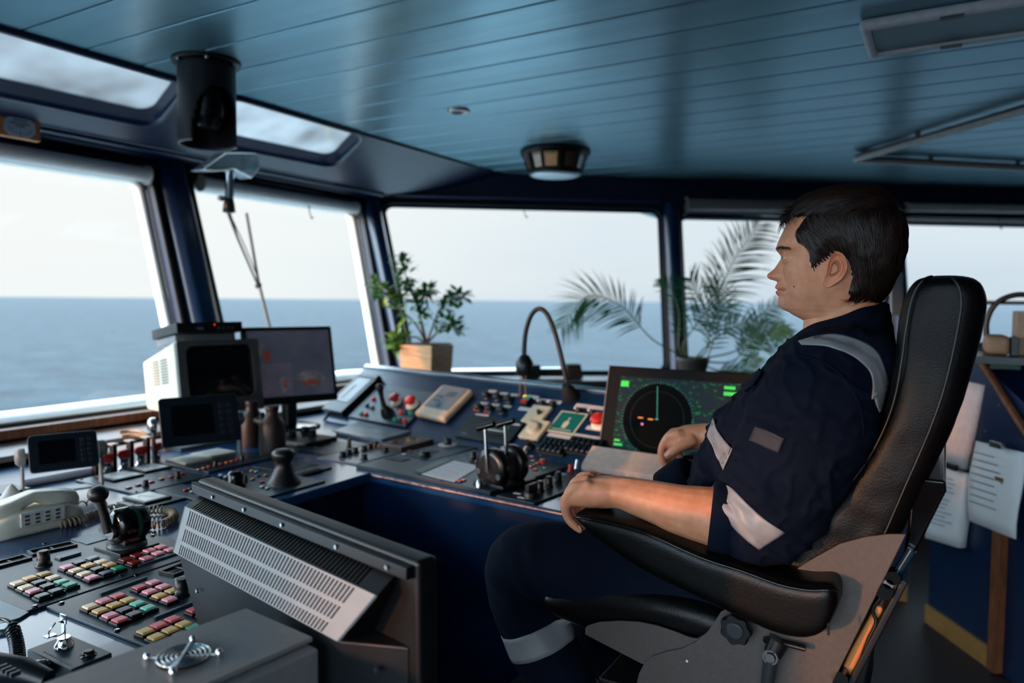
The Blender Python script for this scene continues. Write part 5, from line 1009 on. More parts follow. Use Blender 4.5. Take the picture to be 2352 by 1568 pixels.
# overhead compass
cc = V((-1.945, 3.80, ZC)); t = thing('overhead_compass', 'black tapered overhead compass with lit windows around its side', 'compass', Matrix.Translation(cc))
k = MB(); k.lathe([(.165, -.002), (.200, -.004), (.198, -.020), (.186, -.026), (.184, -.030)], cc, n=40); k.lathe([(.150, -.118), (.152, -.130), (.146, -.136)], cc, n=40); k.build('housing', blk, t)
k = MB(); k.lathe([(.172, -.028), (.140, -.125)], cc, n=40); k.build('core', blkm, t)
ca = math.atan2(-cc.y, -cc.x)
for i, (da, wd, c) in enumerate(((-.62, .28, 'white'), (-.15, .42, 'beige'), (.48, .34, 'brown'), (.98, .22, 'pale'), (-1.15, .3, 'brown'), (2.2, .4, 'beige'), (3.0, .4, 'brown'))):
    col = dict(white=(216, 200, 186), beige=(206, 160, 118), brown=(112, 80, 66), pale=(150, 178, 188))[c]; k = MB(); R = []
    for z, r in ((-.036, .182), (-.110, .158)):
        R.append([cc+V((r*math.cos(ca+da+wd*(j/8-.5)), r*math.sin(ca+da+wd*(j/8-.5)), z)) for j in range(9)])
    k.ring(R, close=False, caps=False); o = k.build('side_window', mat('compass_'+c, col, .4, emis=.12 if c != 'brown' else 0), t)
    k = MB(); R = []
    for z, r in ((-.040, .1825), (-.047, .1805)):
        R.append([cc+V((r*math.cos(ca+da+wd*.8*(j/8-.5)), r*math.sin(ca+da+wd*.8*(j/8-.5)), z)) for j in range(9)])
    k.ring(R, close=False, caps=False); k.build('scale_line', mat('compass_green', (40, 130, 80), .4) if c == 'beige' else mat('compass_red', (170, 50, 40), .4), o)
for i in range(12): f = 2*math.pi*i/12+.1; k = MB(); k.tube([cc+V((.186*math.cos(f), .186*math.sin(f), -.028)), cc+V((.156*math.cos(f), .156*math.sin(f), -.122))], .004, 6); k.build('rib', blk, t)
k = MB(); k.lathe([(.138, -.136), (.136, -.140), (.10, -.146), (.02, -.150), (.001, -.150)], cc, n=40); k.build('bottom_glass', mat('frosted_bottom', (190, 214, 224), .35, trans=.2), t)
# small ceiling vent
q = onz(1053, 253, ZC); t = thing('ceiling_vent', 'small round silver nozzle set in the ceiling', 'ceiling vent', Matrix.Translation(q)); k = MB(); k.lathe([(.052, -.001), (.050, -.008), (.034, -.012), (.030, -.004)], q, n=28); k.build('ring', mat('satin_ring', (200, 190, 184), .3, metal=.6), t); k = MB(); k.lathe([(.030, -.003), (.022, -.010), (.001, -.011)], q, n=24); k.build('nozzle', blk, t)
# fluorescent light box
P = [onz(*p, ZC-.03) for p in ((1975, 66), (1992, 134))]; x0 = (P[0].x+P[1].x)/2; y0, y1 = P[0].y, P[1].y
t = thing('ceiling_light', 'long switched-off ceiling light with a silver frame', 'ceiling light', Matrix.Translation((x0, (y0+y1)/2, ZC)))
fm = mat('frame_reflection_white', (244, 246, 248), .4, metal=.0); X1 = x0+1.25  # plain white stands in for window light reflected by the silver frame
for a, b_ in (((x0, y0, ZC-.035), (X1, y0+.028, ZC-.001)), ((x0, y1-.028, ZC-.035), (X1, y1, ZC-.001)), ((x0, y0, ZC-.036), (x0+.030, y1, ZC-.001)), ((X1-.03, y0, ZC-.036), (X1, y1, ZC-.001))): k = MB(); k.bb(a, b_); k.build('frame_bar', fm, t, bevel=.012)
k = MB(); k.bb((x0+.03, y0+.028, ZC-.024), (X1-.03, y1-.028, ZC-.002)); k.build('diffuser', mat('pebbled_diffuser', (104, 140, 150), .35, nscale=200, namt=.15, bump=.5, bscale=260), t)
for f in (.12, .55): 
    for y_ in (y0-.001, y1-.029): k = MB(); k.bb((x0+.09+f*1.0, y_, ZC-.0365), (x0+.15+f*1.0, y_+.030, ZC-.034)); k.build('clip', drk, t)
# curtain rail on the ceiling
A0 = onz(1962, 368, ZC-.04); A1 = onz(2352, 255, ZC-.04); A1 = A0+(A1-A0)*1.6; B1 = onz(2352, 388, ZC-.04); B1 = A0+(B1-A0)*1.5
t = thing('curtain_rail', 'pale V-shaped curtain rail under the ceiling above the man', 'curtain rail', Matrix.Translation(A0))
d1 = (A1-A0).normalized(); d2_ = (B1-A0).normalized()
def railbar(p0, p1, nm):
    d = (p1-p0).normalized(); s_ = V((-d.y, d.x, 0)); k = MB()
    k.hexa([p0-s_*.014+V((0, 0, -.012)), p0+s_*.014+V((0, 0, -.012)), p0+s_*.014+V((0, 0, .014)), p0-s_*.014+V((0, 0, .014))], [p1-s_*.014+V((0, 0, -.012)), p1+s_*.014+V((0, 0, -.012)), p1+s_*.014+V((0, 0, .014)), p1-s_*.014+V((0, 0, .014))])
    k.build('rail_bar', mat('rail_pale', (206, 200, 196), .4, metal=.0), t, bevel=.004)
    k = MB(); k.hexa([p0-s_*.018+V((0, 0, .015)), p0+s_*.018+V((0, 0, .015)), p0+s_*.018+V((0, 0, .024)), p0-s_*.018+V((0, 0, .024))], [p1-s_*.018+V((0, 0, .015)), p1+s_*.018+V((0, 0, .015)), p1+s_*.018+V((0, 0, .024)), p1-s_*.018+V((0, 0, .024))]); k.build('top_strip', mat('rail_brown', (96, 66, 56), .5), t)
c0 = A0+d1*.03; c1 = A0+d2_*.03
railbar(c0, A1, 'a'); railbar(c1, B1, 'b'); k = MB(); k.tube(smoothpath([c0+d1*.01, A0+(d1+d2_)*.004, c1+d2_*.01]), .014, 10); k.build('rail_bend', MATS['rail_pale'], t)
for p in (A0+d1*.5, A0+d2_*.5, A0+d2_*1.1): k = MB(); k.bb((p.x-.012, p.y-.012, ZC-.018), (p.x+.012, p.y+.012, ZC-.001)); k.build('ceiling_hook', gry, t)
# ================================================================ roller blinds
def blind(label, a, b_, r, m_, drop=0, nrm=None):
    t = thing('roller_blind', label, 'roller blind', Matrix.Translation((a+b_)/2)); k = MB(); k.tube([a, b_], r, 18); k.build('roll', m_, t)
    d = (b_-a).normalized()
    k = MB(); k.tube([a+V((0, 0, -r*.75)), b_+V((0, 0, -r*.75))], r*.32, 8); k.build('bottom_bar', mat('blind_bar', (176, 178, 182), .35, metal=.4), t)
    for p, s_ in ((a, -1), (b_, 1)): k = MB(); k.lathe([(r*1.25, 0), (r*1.25, .008)], p, d*s_, n=16); k.build('end_bracket', mat('bracket_cream', (190, 180, 168), .5), t)
    return t
wb = mat('blind_white', (236, 234, 232), .45, nscale=20, namt=.06); gb_ = mat('blind_grey', (132, 122, 118), .55)
blind('white rolled-up blind at the top of the first front window', A(.98, 1.868)-nA*.02, A(2.17, 1.868)-nA*.02, .036, wb)
blind('white rolled-up blind at the top of the second front window', A(2.47, 1.872)-nA*.02, A(3.60, 1.872)-nA*.02, .034, wb)
blind('grey rolled-up blind above the window behind the palm', B(1.79, 1.955)-nB*.05, B(3.27, 1.965)-nB*.05, .040, gb_)
blind('pale rolled-up blind above the last window on the right', B(3.42, 1.970)-nB*.05, B(4.9, 1.98)-nB*.05, .030, mat('blind_pale', (196, 186, 178), .5))
def hook(p, label):
    t = thing('window_hook', label, 'hook', Matrix.Translation(p)); k = MB(); k.tube([p+V((0, 0, .008)), p+V((0, 0, -.004))], .006, 8); k.build('hook_base', blk, t)
    k = MB(); k.tube(smoothpath([p, p+V((.004, 0, -.03)), p+V((.012, 0, -.055)), p+V((.022, 0, -.065))]), .003, 6); k.build('wire', drk, t); k = MB(); k.sph(p+V((.024, 0, -.066)), .007, 8, 6); k.build('tip', blk, t)
hook(A(1.25, 1.835)-nA*.01, 'tiny curved hook at the top of the first front window'); hook(A(3.2, 1.84)-nA*.01, 'tiny curved hook at the top of the second front window')
hook(B(.66, 1.925)-nB*.012, 'tiny hanging hook at the top of the wide window behind the ficus'); hook(B(2.62, 1.915)-nB*.012, 'tiny hook at the top of the window behind the palm'); hook(B(4.15, 1.915)-nB*.012, 'tiny hook at the top of the last window on the right')
# ================================================================ plants
leafm = mat('leaf_green', (66, 124, 56), .45, nscale=30, namt=.35, spec=.6); leafm2 = mat('leaf_yellow_green', (140, 164, 60), .45, nscale=30, namt=.35); palmm = mat('palm_green', (44, 104, 70), .45, nscale=20, namt=.4)
stem = mat('stem_brown', (86, 74, 58), .6, nscale=40, namt=.3)
def inpl(px, py, d=4.36): return pl(px, py, nb0*d, nb0)
pc0 = inpl(980, 856, 4.36); zb_ = .835
pw = .115; pm_ = Matrix.Translation((pc0.x, pc0.y, zb_)) @ Matrix.Rotation(rad(2), 4, 'Z')
PC = pc0.copy(); PC.z = zb_
t = thing('potted_ficus', 'small bushy ficus in a square wooden planter at the corner window', 'potted plant', Matrix.Translation(PC))
wp = mat('planter_wood', (214, 160, 110), .5, nscale=10, namt=.25, stretch=(1, 1, 8))
k = MB(pm_); k.hexa([(-pw*.92, -pw*.92, 0), (pw*.92, -pw*.92, 0), (pw*.92, pw*.92, 0), (-pw*.92, pw*.92, 0)], [(-pw, -pw, .205), (pw, -pw, .205), (pw, pw, .205), (-pw, pw, .205)]); k.build('planter', wp, t, bevel=.006)
k = MB(pm_); k.bb((-pw*.9, -pw*.9, .19), (pw*.9, pw*.9, .212)); k.build('soil', mat('soil', (40, 30, 24), .9, bump=.8), t)
random.seed(11); br_ = []
base = pm_ @ V((0, 0, .21))
k = MB()
main = [((965, 782), (955, 740), (940, 690), (920, 640), (910, 585)), ((968, 782), (985, 735), (1000, 700), (1030, 680), (1050, 672)), ((958, 782), (930, 735), (890, 700), (860, 665), (835, 650)), ((960, 760), (945, 700), (955, 650), (960, 640)), ((975, 760), (1010, 725), (1030, 715), (1040, 735)), ((955, 760), (925, 745), (890, 750), (880, 765))]
for bi, bp_ in enumerate(main):
    off = random.uniform(-.05, .05); P = [base+(inpl(*q)-inpl(*bp_[0]))+V((.5, -.4, 0))*off*(i/len(bp_)) for i, q in enumerate(bp_)]; P = smoothpath(P, 5); k.tube(P, [.007-.005*i/len(P) for i in range(len(P))], 6); br_.append(P)
k.build('stems', stem, t)
def leaf(k, p, d, L, w, up=None):
    d = d.normalized(); s_ = d.cross(up or V((random.uniform(-.4, .4), random.uniform(-.4, .4), 1))).normalized(); n_ = s_.cross(d); 
    pr = [(0, 0), (.25, .8), (.5, 1), (.75, .65), (1, 0)]
    vs = [p+d*L*f+n_*(-.12*L*f*f) for f, _ in pr]; vl = [p+d*L*f+s_*w*g+n_*(.04*L-.12*L*f*f) for f, g in pr[1:-1]]; vr = [p+d*L*f-s_*w*g+n_*(.04*L-.12*L*f*f) for f, g in pr[1:-1]]
    k.add(vs+vl+vr, [(0, 1, 5), (1, 2, 6, 5), (2, 3, 7, 6), (3, 4, 7), (0, 8, 1), (1, 8, 9, 2), (2, 9, 10, 3), (3, 10, 4)], True)
kA = MB(); kB = MB()
for P in br_:
    for i in range(6, len(P)):
        for _ in range(10 if i > len(P)*.5 else 4):
            d = V((random.gauss(0, 1), random.gauss(0, 1), random.gauss(.2, .7))); st = P[i]+d.normalized()*random.uniform(0, .045); leaf(kB if (P is br_[2] or P is br_[5]) and random.random() < .45 else kA, st, d, random.uniform(.045, .070), random.uniform(.012, .018))
kA.build('foliage', leafm, t); kB.build('young_foliage', leafm2, t)['label'] = 'yellow-green leaves'
# kentia palm standing on the ledge between the windows
pd_ = 4.42
pb_ = inpl(1590, 870, pd_); pb_.z = .835
t = thing('potted_palm', 'palm with long feathery fronds spreading in front of the starboard window post', 'potted plant', Matrix.Translation(pb_))
k = MB(); k.lathe([(.075, 0), (.10, .10), (.105, .12), (.095, .12), (.09, .105)], pb_+V((0, 0, .0)), n=24); k.build('pot', mat('palm_pot', (60, 50, 46), .5), t)
fr_ = [([(1590, 860), (1500, 780), (1430, 705), (1350, 680), (1290, 750)], 4.25, 40, .21, 1), ([(1600, 860), (1570, 790), (1640, 690), (1690, 590), (1745, 515)], 4.45, 44, .24, 1), ([(1600, 860), (1625, 800), (1625, 720), (1590, 650), (1585, 640)], 4.40, 26, .15, 1),
       ([(1605, 860), (1640, 780), (1700, 745), (1760, 750), (1820, 765)], 4.38, 34, .15, 1), ([(1610, 860), (1680, 830), (1720, 790), (1770, 770), (1800, 750)], 4.30, 28, .13, 1), ([(1595, 860), (1560, 800), (1560, 720), (1540, 660), (1520, 640)], 4.46, 20, .10, 1),
       ([(1600, 860), (1620, 830), (1650, 745), (1660, 690), (1640, 640)], 4.44, 26, .14, 1), ([(1600, 865), (1650, 850), (1700, 845), (1740, 820)], 4.28, 22, .12, 1), ([(1600, 862), (1700, 800), (1740, 730), (1790, 690)], 4.50, 22, .12, 1)]
for pts, d_, n_, L0, sd_ in fr_:
    P = [pb_+V((0, 0, .10))]+[inpl(*q, pd_+(d_-pd_)*i/(len(pts)-1)) for i, q in enumerate(pts) if i > 0]; P = smoothpath(P, 10)
    k = MB(); k.tube(P, [.006-.0045*i/len(P) for i in range(len(P))], 6); f_ = k.build('frond_stalk', mat('palm_stalk', (94, 110, 60), .5), t)
    k = MB(); i0 = int(len(P)*.36)
    for i in range(n_):
        f = i/(n_-1); x = i0+(len(P)-1.001-i0)*f; j = int(x); p = P[j].lerp(P[min(j+1, len(P)-1)], x-j); tg = (P[min(j+1, len(P)-1)]-P[max(j-1, 0)]).normalized()
        side = tg.cross(V((.5, -.75, .25))).normalized()
        for s_ in (-1, 1):
            L = L0*(.45+.75*math.sin(math.pi*min(1, f*.8+.18)))*random.uniform(.85, 1.1); d = (tg*(.75+.5*f)+side*s_+V((random.gauss(0, .12), random.gauss(0, .12), random.gauss(-.05, .08)))).normalized()
            dn = V((0, 0, -1)); w = .0065; seg = 5; sd2 = d.cross(tg).cross(d).normalized() if d.cross(tg).length > .01 else side
            pts_ = [p+d*L*q+dn*(.22*L*q*q) for q in [z/seg for z in range(seg+1)]]; vs = []
            for q, pp in enumerate(pts_): ww = w*(1-abs(q/seg-.35)*1.4) if q < seg else .0006; vs += [pp+tg*max(ww, .0006), pp-tg*max(ww, .0006)]
            k.add(vs, [(2*a, 2*a+1, 2*a+3, 2*a+2) for a in range(seg)], True)
    k.build('leaflets', palmm, f_)
# ================================================================ right side: slanted bulkhead cupboard with papers
c0 = V((-.02, 3.42, 0)); c1 = V((.42, 2.73, 0)); cu = (c1-c0).normalized(); cn = V((-cu.y, cu.x, 0)); cn = cn if cn.dot(-c0) > 0 else -cn
def cb(px, py, off=0): return pl(px, py, c0+cn*off, cn)
t = thing('chart_cupboard', 'navy cupboard with slanted brown edge hung with papers behind the chair', 'cupboard', Matrix.Translation((c0+c1)/2))
k = MB(); e_ = c0+cu*.235; P = [c0, c1, c1+V((0, 0, .80)), e_+V((0, 0, 1.095)), c0+V((0, 0, 1.12))]; k.hexa(P, [p-cn*.5 for p in P]); k.build('carcass', navy2, t, bevel=.004)
k = MB(); k.tube([cb(2255, 832, .012), cb(2352, 985, .012), cb(2352, 985, .012)+(cb(2352, 985, .012)-cb(2255, 832, .012))*1.2], .014, 8); k.build('sloping_edge', woodd, t)
k = MB(); q = cb(2330, 1300); k.bb((0, 0, 0), (0, 0, 0)) if False else k.hexa([c0+cu*.40+V((0, 0, .01)), c0+cu*.44+V((0, 0, .01)), c0+cu*.44+cn*.03+V((0, 0, .01)), c0+cu*.40+cn*.03+V((0, 0, .01))], [p+V((0, 0, .70)) for p in (c0+cu*.40, c0+cu*.44, c0+cu*.44+cn*.03, c0+cu*.40+cn*.03)]); k.build('corner_post', woodd, t)
for q in ((2297, 930), (2265, 990)): k = MB(); p = cb(*q, .001); k.lathe([(.006, 0), (.005, .004)], p, cn, n=8); k.build('screw', silver, t)
k = MB(); k.hexa([c0+V((0, 0, 0))+cn*.012, c0+cu*.40+cn*.012, c0+cu*.40+cn*.001, c0+cn*.001], [p+V((0, 0, .075)) for p in (c0+cn*.012, c0+cu*.40+cn*.012, c0+cu*.40+cn*.001, c0+cn*.001)]); o = k.build('baseboard_right', mat('baseboard_wood', (156, 112, 58), .45, nscale=12, namt=.25)); tag(o, kind='structure')
k = MB(); k.bb((-.26, 3.60, 0), (-.10, 3.62, .075)); o = k.build('baseboard_far', MATS['baseboard_wood']); tag(o, kind='structure')
k = MB(); k.bb((-.26, 3.62, 0), (-.10, 3.9, 1.12)); o = k.build('cupboard', navy2); tag(o, 'low navy cupboard in the shadow behind the chair', 'cupboard')
def sheet(label, c, off, cat='paper', bend=.012, mt=paper, lines=8, th=.004, nm='paper_sheets'):
    P = [cb(*p, off) for p in c]; t = thing(nm, label, cat, Matrix.Translation(sum(P, V((0, 0, 0)))/4)); k = MB(); R = []
    for i in range(7):
        a = P[0].lerp(P[3], i/6); b_ = P[1].lerp(P[2], i/6); R.append([a.lerp(b_, j/6)+cn*(bend*math.sin(math.pi*i/6*1.3+j*.2)*.6) for j in range(7)])
    k.ring(R, close=False, caps=False); o = k.build('sheet', mt, t); m_ = o.modifiers.new('solid', 'SOLIDIFY'); m_.thickness = th; m_.offset = -1
    if lines:
        k = MB(); random.seed(len(label))
        for i in range(lines):
            f = .12+.7*i/lines; a = P[3].lerp(P[0], f).lerp(P[2].lerp(P[1], f), .12); b_ = P[3].lerp(P[0], f).lerp(P[2].lerp(P[1], f), .12+random.uniform(.4, .7)); k.hexa([a+cn*(bend+.002), b_+cn*(bend+.002), b_+cn*(bend+.002)+V((0, 0, .004)), a+cn*(bend+.002)+V((0, 0, .004))], [p+cn*.0005 for p in (a+cn*(bend+.002), b_+cn*(bend+.002), b_+cn*(bend+.002)+V((0, 0, .004)), a+cn*(bend+.002)+V((0, 0, .004)))])
        k.build('print', mat('faint_ink', (130, 136, 140), .6), o)
    return t
sheet('thick stack of printed sheets hanging lowest, nearest the chair back', [(2125, 1235), (2205, 1258), (2222, 1090), (2140, 1065)], .03, lines=12, th=.03)
sheet('curled plastic-covered sheet with printed lines hanging right of the thick stack', [(2225, 1195), (2338, 1238), (2345, 1040), (2235, 1012)], .03, bend=.02, th=.006)
sheet('upright white folder with a pinkish spine behind the chair back', [(2150, 1060), (2215, 1078), (2250, 885), (2190, 870)], .02, mt=mat('folder_white', (206, 196, 196), .5), lines=0, th=.03, nm='folder')
for q, l in (((2185, 1072), 'black clip holding the thick stack of sheets'), ((2290, 1022), 'black clip at the top of the curled sheet')):
    p = cb(*q, .045); t = MB(axes(p, cu, (0, 0, 1), cu.cross(V((0, 0, 1))))); t.bb((-.03, -.010, -.008), (.03, .012, .008)); o = t.build('clip', silver if q[0] > 2200 else blk, bevel=.002); tag(o, l, 'clip')
# things on top of the cupboard
def topz(px, py, y_): return ony(px, py, y_)
tz = 1.121
def ybox(name, label, cat, a, b_, y0, y1, mt, bev=.004, z0=None):
    p, q = ony(*a, y0), ony(*b_, y0); k = MB(); k.bb((p.x, y0, z0 if z0 is not None else min(p.z, q.z)), (q.x, y1, max(p.z, q.z))); o = k.build(name, mt, None, bevel=bev); tag(o, label, cat); return o
k = MB(); k.bb((.05, 3.0, 1.097), (.75, 3.6, 1.120)); o = k.build('shelf_board', mat('top_dark', (24, 36, 44), .35)); tag(o, 'dark shelf board lying on the navy cupboard', 'shelf')
ybox('cardboard_tray', 'tan rounded cardboard tray on the shelf right of the chair back', 'tray', (2262, 770), (2322, 822), 3.12, 3.3, mat('card_tan', (178, 136, 104), .6), .02, tz)
ybox('carton', 'tall tan carton at the right edge of the photo', 'box', (2336, 715), (2420, 822), 3.16, 3.36, mat('card_tan2', (186, 148, 116), .6), .004, tz)
ybox('black_case', 'small black case between the tan tray and the tall carton', 'case', (2324, 775), (2340, 822), 3.10, 3.2, blk, .002, tz)
ybox('notepad', 'white notepad at the cupboard edge beside the chair back', 'notepad', (2250, 818), (2285, 826), 3.05, 3.14, paper, .001, None)
ybox('green_folder', 'dark green folder lying under the shelf at right', 'folder', (2275, 832), (2345, 850), 3.02, 3.1, mat('green_card', (36, 66, 56), .6), .002, None)
P = [ony(px, py, 3.5) for px, py in ((2268, 790), (2266, 740), (2285, 700), (2320, 680), (2360, 678), (2400, 700), (2410, 760))]; t = thing('desk_lamp', 'thin dark gooseneck lamp behind the tan boxes', 'lamp', Matrix.Translation(P[0])); k = MB(); k.tube(smoothpath(P), .011, 10); k.build('gooseneck', blk, t); k = MB(); k.lathe([(.045, 0), (.04, .02), (.015, .03)], V((P[0].x, P[0].y, tz)), n=20); k.build('base', blk, t); k = MB(); k.tube([V((P[0].x, P[0].y, tz+.02)), P[0]], .010, 8); k.build('post', blk, t)
k = MB(); k.tube([B(3.5, 1.29)-nB*.06, B(5.1, 1.29)-nB*.06], .014, 8); o = k.build('grab_rail', woodd); tag(o, 'brown wooden rail across the last window on the right', 'rail')
P = [pl(*q, B(3.25, 1.3)-nB*.085, nB) for q in ((2048, 625), (2074, 625), (2074, 720), (2048, 720))]; k = MB(); k.hexa(P, [p+nB*.03 for p in P]); o = k.build('instrument_strip', mat('grey_strip', (110, 118, 128), .5)); tag(o, 'narrow grey strip fixed to the post between the man and the chair back', 'instrument')
# ================================================================ helmsman's chair
def voxel(parts, vs, smooth=4, fac=.6):
    """union of several closed shapes as one continuous skin"""
    me = bpy.data.meshes.new('tmp'); m = MB()
    for p in parts: m.add(p.v, [tuple(f) for f in p.f], True)
    me.from_pydata(m.v, [], m.f); me.update(); o = bpy.data.objects.new('tmp', me); COL.objects.link(o)
    r = o.modifiers.new('r', 'REMESH'); r.mode = 'VOXEL'; r.voxel_size = vs
    if smooth: s_ = o.modifiers.new('s', 'SMOOTH'); s_.iterations = smooth; s_.factor = fac
    dg = bpy.context.evaluated_depsgraph_get(); out = bpy.data.meshes.new_from_object(o.evaluated_get(dg)); bpy.data.objects.remove(o); bpy.data.meshes.remove(me); return out
def put(me, name, mats, parent):
    mats = mats if isinstance(mats, list) else [mats]
    me.materials.clear()
    for m_ in mats: me.materials.append(m_)
    me.transform(WM[parent.name].inverted()); me.polygons.foreach_set('use_smooth', [True]*len(me.polygons)); o = bpy.data.objects.new(name, me); COL.objects.link(o); o.parent = parent; WM[o.name] = WM[parent.name].copy(); return o
def slabloft(F, B_, y0, y1, r=.03, n=6, yw=None):
    """loft of rounded sections between front points F and back points B_, from y0 to y1 (lists or numbers)"""
    k = MB(); rings = []
    for i, (f, b_) in enumerate(zip(F, B_)):
        a0 = y0[i] if hasattr(y0, '__len__') else y0; a1 = y1[i] if hasattr(y1, '__len__') else y1
        d = (b_-f); L = d.length; d = d/max(L, 1e-6); rr_ = min(r, L*.48, abs(a1-a0)*.48)
        rings.append([V((f.x, 0, f.z))+V((d.x, 0, d.z))*u_+V((0, v_, 0)) for u_, v_ in rrect(0, L, a0, a1, rr_, n)])
    k.ring(rings); return k
CY = 1.42; YN, YF = 1.19, 1.65
leather = mat('black_leather', (9, 7, 8), .40, nscale=30, namt=.2, bump=.32, bscale=420, spec=.2)
leather2 = mat('black_leather_smooth', (7, 6, 7), .36, nscale=30, namt=.2, bump=.15, bscale=260, spec=.24)
chair = thing('helm_chair', 'high-backed black leather helm chair with grey side plates', 'chair', (-.3, CY, 0))
def sy(lst, y_): return [ony(px, py, y_) for px, py in lst]
bF = [(2135, 628), (2100, 640), (2074, 682), (2059, 760), (2048, 840), (2033, 920), (2008, 990), (1972, 1058), (1922, 1128), (1862, 1198), (1795, 1268), (1720, 1340)]
bB = [(2215, 630), (2252, 645), (2268, 690), (2259, 755), (2243, 825), (2222, 900), (2195, 975), (2165, 1045), (2135, 1108), (2108, 1165), (2078, 1228), (2030, 1310)]
F_, B_2 = sy(bF, YN), sy(bB, YN); F_ = smoothpath(F_, 4); B_2 = smoothpath(B_2, 4)
n_ = len(F_); in_ = [max(0, .05*(1-i/4)) for i in range(n_)]
k = slabloft(F_, B_2, [YN+a for a in in_], [YF-a for a in in_], r=.035); me = voxel([k], .008, 3)
NV = [v_.normal.copy() for v_ in me.vertices]
for v_, vn in zip(me.vertices, NV):
    p = v_.co.copy(); v_.co = p+vn*(.0035*noise.noise(p*9)+.0025*noise.noise(V((p.x*22+p.z*16, p.y*10, p.z*30-p.x*18)))*max(0, min(1, (1.22-p.z)*4)))
put(me, 'backrest', leather, chair)
# piping along the near side
for L_, nm in ((F_, 'piping'), (B_2, 'piping')):
    s_ = 1 if L_ is F_ else -1; P = []
    for i in range(2, n_-2): d = (B_2[i]-F_[i]).normalized()*s_; P.append(L_[i]+d*(.012 if s_ > 0 else .030)+V((0, in_[i]+(.004 if s_ > 0 else .0), 0)))
    k = MB(); k.tube(P, .0018, 8); k.build(nm, blk, chair)
# seat cushion
sT = sy([(1240, 1378), (1252, 1357), (1310, 1350), (1400, 1354), (1500, 1366), (1600, 1390), (1700, 1425), (1800, 1450)], YN+.01)
sB = sy([(1246, 1395), (1268, 1425), (1330, 1448), (1400, 1462), (1500, 1478), (1600, 1496), (1690, 1525), (1790, 1550)], YN+.01)
k = slabloft(smoothpath(sT, 3), smoothpath(sB, 3), YN+.01, YF-.01, r=.028); put(voxel([k], .008, 3), 'seat_cushion', leather2, chair)
# armrests
aT = [(1306, 1192), (1324, 1180), (1407, 1195), (1496, 1221), (1607, 1270), (1703, 1301), (1789, 1332), (1857, 1345), (1905, 1345), (1922, 1362)]
aB = [(1310, 1200), (1335, 1216), (1410, 1275), (1490, 1325), (1600, 1380), (1690, 1422), (1775, 1460), (1842, 1473), (1893, 1455), (1923, 1400)]
AYN, AYF = 1.112, 1.205
def arm(y0, y1, dx):
    T_ = smoothpath(sy(aT, AYN), 3); B4 = smoothpath(sy(aB, AYN), 3); n = len(T_); y0_ = [y0+(.018*(1-i/4) if i < 4 else 0)+(.012*(1-(n-1-i)/3) if n-1-i < 3 else 0) for i in range(n)]; y1_ = [y1-(.018*(1-i/4) if i < 4 else 0)-(.012*(1-(n-1-i)/3) if n-1-i < 3 else 0) for i in range(n)]
    k = slabloft([p+V((dx, 0, 0)) for p in T_], [p+V((dx, 0, 0)) for p in B4], y0_, y1_, r=.016); put(voxel([k], .006, 3), 'armrest', leather2, chair)
    k = MB(); k.tube([p+V((dx, 0, 0))+V((0, y_+.0015 if y0 < 1.3 else y_, -.007)) - V((0, p.y, 0)) for p, y_ in list(zip(T_, y0_))[2:-1]], .0022, 8); k.build('armrest_piping', blkg, chair)
arm(AYN, AYF, 0); arm(1.66, 1.745, .012)
# side plates
plate_m = mat('plate_grey', (80, 70, 66), .55, nscale=180, namt=.10, bump=.12, bscale=700)
side = [(2082, 1224), (2040, 1224), (1990, 1230), (1930, 1246), (1860, 1285), (1790, 1330), (1720, 1370), (1657, 1403), (1640, 1430), (1627, 1448), (1600, 1471), (1571, 1486), (1532, 1494), (1502, 1504), (1481, 1522), (1470, 1543), (1464, 1568), (1462, 1720), (1840, 1720), (1916, 1560)]
P = sy(side, YN-.006); k = MB(); k.prism([V((p.x, YN-.012, p.z)) for p in P], (0, .006, 0)); k.build('side_plate', plate_m, chair, bevel=.0012)
k = MB(); k.prism([V((p.x, YF+.004, p.z)) for p in P], (0, .006, 0)); k.build('side_plate', plate_m, chair, bevel=.0012)
side2 = [(1345, 1442), (1350, 1436), (1377, 1428), (1428, 1425), (1467, 1427), (1511, 1436), (1550, 1449), (1580, 1461), (1600, 1466), (1650, 1440), (1700, 1500), (1476, 1524), (1345, 1456)]
P = sy(side2, YN-.002); k = MB(); k.prism([V((p.x, YN-.004, p.z)) for p in P], (0, .005, 0)); k.build('seat_plate', plate_m, chair, bevel=.001)
k = MB(); k.prism([V((p.x, YF-.002, p.z)) for p in P], (0, .005, 0)); k.build('seat_plate', plate_m, chair, bevel=.001)
q = ony(1578, 1518, YN-.012); k = MB(); k.lathe([(.0022, 0), (.0018, .001)], q, (0, -1, 0), n=8); k.build('screw', white, chair)
# hand knob, fork bracket and lever
q = ony(1688, 1449, YN-.045); k = MB(); prof = []
for y_, r_ in ((0, .021), (.004, .0235), (.014, .0235), (.018, .020)):
    prof.append([q+V(((r_+.0018*math.cos(7*a))*math.cos(a), y_, (r_+.0018*math.cos(7*a))*math.sin(a))) for a in [2*math.pi*i/56 for i in range(56)]])
k.ring(prof); k.build('hand_knob', blk, chair, bevel=.001); k = MB(); k.lathe([(.014, -.001), (.013, -.003), (.011, -.0035)], q, (0, 1, 0), n=24); k.build('knob_cap', drk, chair)
k = MB(); k.tube([q+V((0, .016, .0)), q+V((.008, .036, .012))], .009, 12); k.build('knob_shaft', blk, chair)
a, b_ = ony(1772, 1504, YN-.035), ony(1755, 1620, YN-.035)
k = MB(); k.tube([ony(1790, 1470, YN-.028), ony(1775, 1500, YN-.032)], [.016, .014], 14); k.tube([ony(1768, 1466, YN-.02), ony(1768, 1474, YN-.02)], .010, 10); k.build('fork_bracket', blk, chair)
